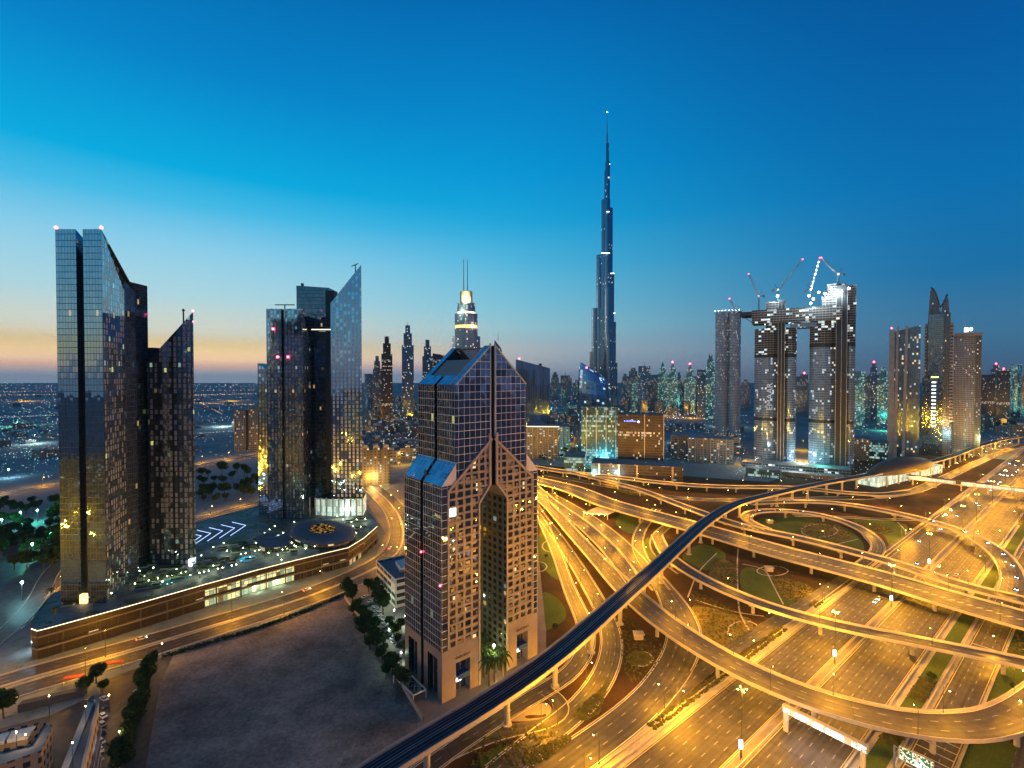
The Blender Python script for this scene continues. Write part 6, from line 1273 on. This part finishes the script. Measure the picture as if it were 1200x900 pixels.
for dx, dy in ((.25, 0), (.6, 1)):
    p = Vector(((qq[0][0]+qq[5][0])/2*(1-dx)+(qq[2][0]+qq[3][0])/2*dx, (qq[0][1]+qq[5][1])/2*(1-dx)+(qq[2][1]+qq[3][1])/2*dx, bz+5)); b = MB(); b.ball(p, .15); b.build('bulb', M['sodium'], fb_); b = MB(); b.tube((p.x, p.y, bz-1), (p.x, p.y, bz+5), .06, n=5); b.build('fill_light_pole', M['dark_metal'], fb_); light_child(fb_, (p.x, p.y, p.z-.4), 420, (1, .68, .42), .3)  # added fill lights with bulbs and poles, to warm the bluish roof and parapets
def flat_building(pxs, z, lab, mat='bbw', roof='roof', name='flat_building'):
    q = [at(u, v, z) for u, v in pxs]; qq = [(p.x, p.y) for p in q]; ar = sum(qq[i-1][0]*qq[i][1]-qq[i][0]*qq[i-1][1] for i in range(len(qq))); qq = qq if ar > 0 else qq[::-1]
    r = empty(name, (qq[0][0], qq[0][1], 0)); tag(r, lab, 'low building'); part('wall', qq, 0, z+.7, M[mat], r); m_ = MB(); m_.cap(qq, z); m_.build('roof', M[roof], r); return r, qq
r, qq = flat_building([(-20, 888), (37, 874), (52, 849), (62, 852), (48, 882), (-20, 905)], 12, 'beige L shaped roof edge round the white panels at the lower left', roof='beige')
p = at(30, 862, 15); light_child(r, p, 700, (1, .7, .45), .3); b = MB(); b.ball(p+Vector((0, 0, .4)), .16); b.build('bulb', M['sodium'], r); b = MB(); b.tube((p.x, p.y, 8), (p.x, p.y, 15.3), .06, n=5); b.build('fill_light_pole', M['dark_metal'], r)  # added warm fill light, bulb and pole included, over the flat roof
r, qq = flat_building([(-20, 876), (0, 871), (32, 866), (47, 849), (12, 856), (-20, 866)], 9, 'flat roof carrying pale blue panels at the lower left corner')
for pxs in ([(8, 868), (32, 863), (42, 851), (14, 857)], [(-20, 874), (5, 869), (11, 858), (-20, 866)]):
    q = [at(u, v, 10) for u, v in pxs]; qx = [(p.x, p.y) for p in q]; m_ = MB(); m_.prism(qx, 9, 10.2); m_.build('roof_panel', M['white_wall'], r)
for u0, v0, lab in ((85, 793, 'left'), (133, 776, 'right')):
    p = at(u0, v0+2, 3); r = empty('red_canopy', p); r.location.z = 0; tag(r, lab+' one of the two small red canopies beside the boulevard', 'canopy'); m_ = MB(); q = [p+Vector((-3.5, -1.2, 0)), p+Vector((3.5, .6, 0)), p+Vector((3, 3, 0)), p+Vector((-4, 1.2, 0))]; m_.prism([(a.x, a.y) for a in q], 3, 3.4, True, True); m_.build('roof', plain('red_cloth', (.4, .05, .03), .7) if u0 < 100 else bpy.data.materials['red_cloth'], r)
    for a in q: b = MB(); b.tube((a.x, a.y, 0), (a.x, a.y, 3.05), .08, n=5); b.build('post', M['dark_metal'], r)
for u, v, h in ((58, 842, 9), (128, 835, 7), (20, 905, 14), (140, 880, 7), (190, 774, 8)):
    p = at(u, v, 0); r = empty('street_lamp', p); tag(r, 'warm lamp post among the dark buildings and lots at the lower left', 'street lamp', 'warm lamp posts at the lower left'); b = MB(); b.tube((p.x, p.y, 0), (p.x, p.y, h), .12, .08, 6); b.build('pole', M['dark_metal'], r); b = MB(); b.ball((p.x, p.y, h+.25), .22); b.build('bulb', M['sodium'], r); light_child(r, (p.x, p.y-.1, h-.3), 1500, (1, .6, .25), .3)
rb = MB()
for _ in range(420):
    u = rnd.uniform(195, 470); v = rnd.uniform(715, 895)
    if v < 764-(u-205)*.32+8 or u > 402+(v-701)*.64: continue
    p = at(u, v, 0); rb.ball((p.x, p.y, .05), rnd.uniform(.12, .5)*rnd.choice((1, 1, .6)), 5, 3, .6)
tag(rb.build('rubble', M['sand']), kind='stuff')
tk = at(60, 826, 0); m_ = MB(); m_.prism([(tk.x-9, tk.y-5), (tk.x+9, tk.y+5), (tk.x+8, tk.y+8), (tk.x-10, tk.y-2)], 0, 3.2); tag(m_.build('shed', M['dark_roof']), 'long dark roofed shed beside the boulevard at the lower left', 'shed')
# loading bay roof at the foot of the granite tower
a = dl(-9, 16); r = empty('glass_canopy', a); tag(r, 'small frame with pale glass roof panels at the left foot of the granite tower', 'canopy'); fr = [dl(-3, 8), dl(-3, 26), dl(-9, 26), dl(-9, 8)]
m_ = MB(); 
for i in range(4): m_.tube((fr[i].x, fr[i].y, 3.5), (fr[(i+1) % 4].x, fr[(i+1) % 4].y, 3.5), .35, n=5); m_.tube((fr[i].x, fr[i].y, 0), (fr[i].x, fr[i].y, 3.5), .25, n=5)
m_.build('frame', M['white_wall'], r)
for k in range(3): q = [dl(-3.5, 8.5+k*6), dl(-3.5, 13.5+k*6), dl(-8.5, 13.5+k*6), dl(-8.5, 8.5+k*6)]; m_ = MB(); m_.face([(p.x, p.y, 3.6) for p in q]); m_.build('roof_panel', M['blue_roof_glass'], r)
# ---- cars
def car_proto(col, name):
    r = empty('parked_car', (0, 0, 0)); mt = plain(name, col, .3, .3, var=.05); prof = [(-2.2, .35), (2.2, .35), (2.25, .75), (1.3, .95), (-1.9, 1.0), (-2.25, .8)]
    def extr(pr, w0, nm, mat, wt=None):
        m_ = MB(); wt = wt or w0; W_ = [w0 if i < 2 else wt for i in range(len(pr))]; L_ = [(x, -w, z) for (x, z), w in zip(pr, W_)]; R_ = [(x, w, z) for (x, z), w in zip(pr, W_)]
        m_.face(L_); m_.face(R_[::-1])
        for i in range(len(pr)): j = (i+1) % len(pr); m_.face([L_[j], L_[i], R_[i], R_[j]])
        return m_.build(nm, mat, r)
    extr(prof, .9, 'body', mt); extr([(-1.7, .98), (1.2, .93), (.5, 1.42), (-1.2, 1.45)], .8, 'cabin_glass', M['t_dark'], .66); extr([(-1.2, 1.45), (.5, 1.42), (.4, 1.5), (-1.1, 1.52)], .66, 'roof', mt)
    for x in (-1.35, 1.4):
        for y in (-.85, .85): m_ = MB(); m_.tube((x, y-.12, .33), (x, y+.12, .33), .33, n=10); m_.build('wheel', M['dark_metal'], r)
    return r
cps = {'white': car_proto((.7, .7, .7), 'white_car_paint'), 'silver': car_proto((.4, .42, .45), 'silver_car_paint'), 'dark': car_proto((.05, .05, .07), 'dark_car_paint')}; cfirst = dict.fromkeys(cps, True)
M['headlight'] = glow('headlight', (.95, .97, 1), 45); M['taillight'] = glow('taillight', (1, .05, .03), 22)
def car_at(p, ang, col, lab, grp, lights=False):
    if cfirst[col] and not lights: o = cps[col]; cfirst[col] = False
    else: o = copy_tree(cps[col])
    o.name = 'car' if lights else 'parked_car'; o.location = p; o.rotation_euler.z = ang; tag(o, lab, 'car', grp)
    if lights:
        for nm, me in zip(('headlight', 'headlight', 'taillight', 'taillight'), LM):
            q = bpy.data.objects.new(nm, me); C.objects.link(q); q.parent = o
LM = []
for nm, mt, x in (('headlight', 'headlight', 2.24), ('taillight', 'taillight', -2.26)):
    for y in (-.62, .62): b = MB(); b.box(x-.05, x+.06, y-.17, y+.17, .6, .78); o = b.build(nm, M[mt], None); LM.append(o.data); bpy.data.objects.remove(o)
cl_ = list(cps)
for k in range(18):
    col = rnd.choice(cl_); u = 428+(k % 6)*5.6+rnd.uniform(-1, 1)+(k//6)*6; v = 700+(k % 6)*9.5+(k//6)*5; car_at(at(u, v, .05), 1.0+rnd.uniform(-.1, .1), col, col+' car parked in the small lot beside the granite tower', col+' cars in the lot beside the granite tower')
for k in range(8):
    col = ('white', 'dark', 'white', 'silver', 'dark', 'white', 'white', 'silver')[k]; car_at(at(122-k*.9, 820+k*10, .05), 2.6, col, col+' car parked beside the tall beige building', col+' cars beside the tall beige building')
for k in range(9):
    col = ('silver', 'white', 'dark', 'white', 'silver', 'white', 'dark', 'white', 'silver')[k]; car_at(at(161-k*2.0, 812+k*8.5, .05), 2.7, col, col+' car parked under the tree row beside the sand lot', col+' cars under the tree row by the sand lot')
ha = math.atan2(HD.y, HD.x)
for k in range(28):
    ln = rnd.randrange(5); s = -105.6+ln*3.66+1.8-1.8; t_ = rnd.uniform(330, 1100); col = rnd.choice(cl_); car_at(hw(t_, s, .08), ha+math.pi, col, 'oncoming car with white headlights on the far carriageway of the highway', 'oncoming cars on the far carriageway', True)
for k in range(16):
    ln = rnd.randrange(5); s = -79.6+ln*3.66; t_ = rnd.uniform(430, 1000); col = rnd.choice(cl_); car_at(hw(t_, s, .08), ha, col, 'car with red tail lights driving away on the near carriageway', 'cars driving away on the near carriageway', True)
for k in range(7): i = 4+k*3; p, n, w, s = FC[min(len(FC)-2, len(FC)-3-k*4)]; q = FC[min(len(FC)-1, len(FC)-2-k*4)][0]; d = q-p; car_at(p+n*1.8+Vector((0, 0, .05)), math.atan2(d.y, d.x), 'dark', 'dark car with tail lights on the right hand curved flyover', 'cars on the right hand curved flyover', True)
for i, k in enumerate((3, 6, 9)): p, n, w, s = FD[k+6]; q = FD[k+7][0]; d = q-p; car_at(p+Vector((0, 0, .05)), math.atan2(d.y, d.x), 'dark', 'dark car with red tail lights on the tight loop ramp', 'cars on the tight loop ramp', True)
for i in range(7): k = 12+i*13; p, n, w, s = BL[min(k, len(BL)-2)]; q = BL[min(k, len(BL)-2)+1][0]; d = q-p; car_at(p+n*2+Vector((0, 0, .05)), math.atan2(d.y, d.x), 'white', 'white car driving on the boulevard in front of the podium', 'white cars on the boulevard', True)
# ---- gantries and signs on the highway
def glyphs(name, bgc, fg, sx, sy, emis, thr=.5):
    t = NT(name); u = t.xyz(t.uv()); r1, _ = t.white(t.comb(t.math('FLOOR', t.math('MULTIPLY', u[0], sx)), t.math('FLOOR', t.math('MULTIPLY', u[1], sy)), 2.)); on = t.math('GREATER_THAN', r1, thr)
    c = t.mix(on, (*bgc, 1), (*fg, 1)); return t.done(t.bsdf(c, .5, 0, c, t.maprange(on, 0., 1., emis*.15, emis)))
G0 = at(921, 857, 0); gt = empty('sign_gantry', G0); tag(gt, 'long overhead gantry with glowing white message panels across the near carriageway', 'gantry'); LG = 25.5
def gbox(name, a, b, y0, y1, z0, z1, mat, par=gt, O_=None):
    O_ = O_ or G0; m_ = MB(); q = [O_+HN*a+HD*y0, O_+HN*b+HD*y0, O_+HN*b+HD*y1, O_+HN*a+HD*y1]; ar = sum(q[i].x*q[(i+1) % 4].y-q[(i+1) % 4].x*q[i].y for i in range(4)); q2 = q if ar > 0 else q[::-1]; m_.prism([(p.x, p.y) for p in q2], z0, z1, True, True)
    return m_.build(name, mat, par)
gbox('post', -.8, .8, -.5, .5, 0, 7.6, M['deckside']); gbox('post', LG-1, LG+.4, -.5, .5, 0, 7.6, M['deckside']); gbox('beam', -1.2, LG+1, -.8, .9, 7.6, 10.2, M['deckside'])
def gpanel(a, b, z0, z1, mat, name='message_panel', par=gt, O_=None, dd_=-.86):
    O_ = O_ or G0; m_ = MB(); p = O_+HN*a+HD*dd_; q = O_+HN*b+HD*dd_; m_.face([(p.x, p.y, z0), (q.x, q.y, z0), (q.x, q.y, z1), (p.x, p.y, z1)], [(0, 0), (b-a, 0), (b-a, z1-z0), (0, z1-z0)]); return m_.build(name, mat, par)
led = glyphs('led_glyphs', (.3, .35, .42), (.9, .95, 1), 2.2, 2.2, .8, .4); redp = glyphs('red_panel', (.5, .1, .12), (1, .9, .9), 3, 3, 2., .5)
gpanel(-.6, 1.6, 7.8, 9.6, redp); gpanel(3.2, 8.6, 7.7, 9.9, led); gpanel(9.6, 13.2, 7.7, 9.9, led); gpanel(13.9, 19.6, 7.7, 9.9, led); gpanel(21.8, 23.4, 7.8, 9.6, led); gpanel(23.6, 26.2, 7.8, 9.9, redp)
for a in (4, 11, 18): p = G0+HN*a-HD*2.5; light_child(gt, (p.x, p.y, 6.0), 900, (.8, .9, 1))
S0 = at(1054, 874, 9.5); S0.z = 0; gs = empty('road_sign', S0); tag(gs, 'green direction sign with white lettering over the collector road', 'road sign')
gsm = glyphs('green_sign', (.0, .12, .07), (.75, .85, .8), 2.6, 2.8, .5, .62)
gpanel(0, 4.6, 5.2, 9.5, gsm, 'sign_panel', gs, S0, 0); gpanel(4.9, 9.2, 5.2, 9.5, gsm, 'sign_panel', gs, S0, 0)
m_ = MB(); 
for a in (0, 4.6, 4.9, 9.2): p = S0+HN*a-HD*.05; m_.tube((p.x, p.y, 5.2), (p.x, p.y, 9.5), .12, n=4)
for z in (5.2, 9.5): p = S0-HD*.05; q = S0+HN*9.2-HD*.05; m_.tube((p.x, p.y, z), (q.x, q.y, z), .12, n=4)
m_.build('sign_border', M['white_glow'] if False else M['white_wall'], gs); m_ = MB(); p = S0-HN*1.5+HD*.5; q = S0+HN*10.5+HD*.5; m_.tube((p.x, p.y, 0), (p.x, p.y, 8.5), .3, n=8); m_.tube((p.x, p.y, 8.2), (q.x, q.y, 8.2), .25, n=6); m_.tube((q.x, q.y, 0), (q.x, q.y, 8.5), .3, n=8); m_.build('frame', M['grey_metal'], gs); p = S0+HN*5-HD*2.5; light_child(gs, (p.x, p.y, 5), 700, (.9, 1, .9))
for t_ in (173, 265, 357, 449):
    p = hw(t_, -83.5, 0); r = empty('lit_advert', p-HD*.9); tag(r, 'small bright advert box on the highway median at a lighting mast', 'advert box', 'bright advert boxes on the median'); m_ = MB(); m_.box(p.x-1.4, p.x-.2, p.y-1.3, p.y-.5, 4, 7.0); m_.build('light_box', M['white_glow'], r); m_ = MB(); m_.tube((p.x-.8, p.y-.9, 0), (p.x-.8, p.y-.9, 4), .15, n=6); m_.build('pole', M['dark_metal'], r)
# small street rig and pavilions inside the interchange
for u, v, lab in ((901, 669, 'small pale pump house beside the dark ring bed'), (902, 613, 'small lit pump house inside the tight loop ramp'), (748, 748, 'small pale boulder like kiosk on the dark bed')):
    p = at(u, v, 0); r = empty('pump_house', p); tag(r, lab, 'hut'); m_ = MB(); m_.prism([(p.x-2.4, p.y-1.8), (p.x+2.2, p.y-1.8), (p.x+2.6, p.y+1.6), (p.x-2, p.y+2)], 0, 2.6); m_.build('wall', M['beige'], r); m_ = MB(); m_.prism([(p.x-2.8, p.y-2.2), (p.x+2.8, p.y-2.2), (p.x+3, p.y+2.1), (p.x-2.4, p.y+2.4)], 2.61, 2.95, True, True); m_.build('roof', M['kerb'], r)
ug = empty('underpass_canopy', at(700, 597, 0)); tag(ug, 'pale lit canopy roof over the underpass mouth below the widest flyover', 'canopy'); q = [at(u, v, 5) for u, v in ((684, 601), (712, 603), (727, 596), (700, 594))]; m_ = MB(); qx = [(p.x, p.y) for p in q]; m_.prism(qx, 4.4, 5.2, True, True); m_.build('roof', M['kerb'], ug)
for k in range(4): a = q[0]+(q[1]-q[0])*(k+.5)/4; b = MB(); b.ball((a.x, a.y-.6, 4.3), .35); b.build('bulb', M['sodium'], ug); light_child(ug, (a.x, a.y-1.2, 3.8), 1800, (1, .5, .1))
for p in q: b = MB(); b.tube((p.x, p.y, 0), (p.x, p.y, 4.4), .4, n=8); b.build('column', M['deckside'], ug)

# ---- the quarter left of and behind the camera, which the glass towers mirror
def back_block(x, y, w, d, h, mat, lab, rz=0.):
    r = empty('city_block', (x, y, 0), rz); tag(r, lab, 'building', 'blocks beside and behind the viewpoint'); part('wall', rect(-w/2, w/2, -d/2, d/2), 0, h, M[mat], r, M['roof'], local=True)
for k, (x, y, w, d, h, mt) in enumerate(((-420, 60, 40, 30, 60, 'low1'), (-520, 150, 50, 30, 90, 'fd'), (-380, -60, 36, 30, 40, 'low1'), (-620, 40, 40, 40, 130, 'fd'), (-480, -120, 60, 30, 50, 'low1'), (-330, -170, 40, 40, 110, 'fa'), (-700, 180, 60, 40, 70, 'low1'), (-250, -240, 40, 40, 150, 'fd'), (-560, -220, 50, 50, 120, 'fa'))): back_block(x, y, w, d, h, mt, 'warm lit city block standing beside and behind the viewpoint', .3*k)
def world_road(pts, lamps, key):
    roadz[0] += .012; sm = catmull([(Vector((x, y, roadz[0])), w) for x, y, w in pts], 10); tag(surface('district_road', sm, M['asphalt'], None), kind='structure'); lamp_row(sm, *lamps)
world_road([(-240, 190, 20), (-330, 150, 20), (-460, 100, 20), (-640, 60, 20), (-900, 40, 20)], (34, 1, 11, 40000, 'boulevard2', 5), 0)
world_road([(-330, 260, 18), (-390, 120, 18), (-430, -40, 18), (-440, -260, 18)], (34, 1, 11, 40000, 'boulevard2', 20), 0)
world_road([(-700, -120, 18), (-430, -90, 18), (-200, -130, 18), (0, -200, 18)], (40, 1, 11, 40000, 'boulevard2', 20), 0)
# ================================================================ STREET LAMPS
GROUPS = {'a': 'street lamp beside the slip road that passes under the bottom flyover', 'b': 'street lamp beside the small inner bend near the middle of the interchange', 'c': 'street lamp on the far edge of the straight connector road', 'd': 'street lamp beside the road that bends under the metro viaduct toward the bottom', 'e': 'street lamp beside the road close to the pink tower', 'f': 'street lamp around the teardrop service loop', 'g': 'street lamp on the straight frontage road beside the highway', 'h': 'street lamp on the ground road behind the loop ramp', 'boulevard': 'tall single street lamp on the boulevard in front of the podium', 'boulevard2': 'street lamp on the avenues beside and behind the viewpoint', 'back road': 'street lamp on the lit road behind the podium', 'district road': 'street lamp on the far orange road behind the left towers',
 'flyA': 'street lamp on the parapet of the farthest flyover', 'flyB': 'street lamp on the parapet of the widest flyover', 'flyC': 'street lamp on the outer parapet of the two lane flyover beside the widest one', 'flyD': 'street lamp on the tight loop ramp', 'flyE': 'street lamp on the right hand curved flyover below the footbridge', 'flyF': 'street lamp on the narrow bright flyover', 'flyG': 'street lamp on the nearest curved flyover', 'flyH': 'street lamp on the streaky flyover left of the metro viaduct',
 'mast': 'tall lighting mast with a ring of lamps on the highway median', 'far': 'distant street lamp along the far highway', 'city': 'distant light pole among the low city blocks'}
LCOL = {'sodium': (1, .42, .015), 'white_lamp': (.8, 1, .92), 'teal_lamp': (.15, 1, .7)}
lamp_cache = {}; light_cache = {}
def get_light(power, mat, rad=.5):
    k = (round(power), mat)
    if k not in light_cache:
        l = bpy.data.lights.new('lamp_light', 'POINT'); l.energy = power; l.color = LCOL[mat]; l.shadow_soft_size = rad; light_cache[k] = l
    return light_cache[k]
def lamp_parts(h, reach, mat, arms=1):
    k = (round(h, 1), round(reach, 1), mat, arms)
    if k in lamp_cache: return lamp_cache[k]
    mb = MB(); mb.tube((0, 0, 0), (0, 0, h), .16, .09, 6); mb.tube((0, 0, 0), (0, 0, .4), .3, .28, 6)
    hd = MB(); bl = MB()
    for a in range(arms):
        an = 2*math.pi*a/arms; ca, sa = math.cos(an), math.sin(an)
        mb.tube((0, 0, h-.3), (reach*ca, reach*sa, h+.15), .06, n=5)
        x, y = reach*ca, reach*sa; hd.tube((x-.1*ca, y-.1*sa, h+.2), (x+.9*ca, y+.9*sa, h+.26), .22, .14, 6)
        bl.ball((x+.45*ca, y+.45*sa, h+.0), .24, 8, 5, .7)
    objs = [m.build(n_, M[mt], None) for m, n_, mt in ((mb, 'pole', 'dark_metal'), (hd, 'lamp_housing', 'dark_metal'), (bl, 'bulb', mat))]
    meshes = [(o.name.split('.')[0], o.data) for o in objs]
    for o in objs: bpy.data.objects.remove(o)
    lamp_cache[k] = meshes; return meshes
def street_lamp(foot, aim, h, power, mat, key, arms=1, name='street_lamp'):
    reach = max(aim.length, .3); r = empty(name, foot, math.atan2(aim.y, aim.x))
    tag(r, GROUPS[key], 'street lamp', GROUPS[key].replace('street lamp', 'street lamps', 1).replace('tall lighting mast', 'tall lighting masts'))
    for n_, me in lamp_parts(h, reach, mat, arms):
        o = bpy.data.objects.new(n_, me); C.objects.link(o); o.parent = r
    if power:
        lo = bpy.data.objects.new('lamp_light', get_light(power, mat)); C.objects.link(lo); lo.parent = r; lo.location = (reach+.4 if arms == 1 else .0, 0, h-.6)
MSM = msm
def near_deck(p, sms, m_):
    for sm in sms:
        for q, n, w, s in sm[::2]:
            if (q.x-p.x)**2+(q.y-p.y)**2 < (w/2+m_)**2: return True
    return False
for foot, aim, h, power, mat, key in LAMPS:
    hd = foot+aim.normalized()*(aim.length+.4)
    if near_deck(hd, [MSM], 3.5): continue
    if foot.z < 2 and near_deck(hd, FLY, 3): continue
    if foot.y > -400: street_lamp(foot, aim, h, power, mat, key)
# highway masts on the median
for t in (108, 200, 292, 384, 476, 568, 660, 752, 860, 980, 1120, 1300):
    p = hw(t+65, -83.5, 0)
    if near_deck(p, FLY, 5): p = hw(t+65+26, -83.5, 0)
    if near_deck(p, FLY, 5): p = hw(t+65-26, -83.5, 0)
    if near_deck(p, FLY, 4): continue
    street_lamp(p, Vector((1.2, 0, 0)), 25, 140000, 'sodium', 'mast', arms=4, name='lighting_mast')
for s, tt in ((-111, (120, 175, 235, 330, 420, 500, 580, 660, 760, 860)), (-57, (150, 215, 300, 390, 470, 560, 650, 750, 860, 980)), (-34, (170, 240, 330, 420, 520)), (-10, (220, 300, 400, 500, 620))):
    for t in tt:
      if not near_deck(hw(t, s, 0), FLY+[MSM], 4.5): street_lamp(hw(t, s, 0), HN*(2.5 if s < -80 else -2.5), 11, 26000, 'sodium', 'far')
for t in range(620, 1500, 110): street_lamp(hw(t, -150, 0), HN*2, 11, 30000, 'sodium', 'far')
# ================================================================ HAZE
mb = MB(); mb.box(-9100, 9100, -2600, 9100, -1, 860)
t = NT('haze_air'); pv = t.n.new('ShaderNodeVolumePrincipled'); pv.inputs['Color'].default_value = (.22, .6, .95, 1); pv.inputs['Density'].default_value = HAZE_D; pv.inputs['Anisotropy'].default_value = .2
t.l.new(pv.outputs[0], t.out.inputs[1]); t.m.cycles.homogeneous_volume = True
tag(mb.build('haze', t.m), kind='stuff')
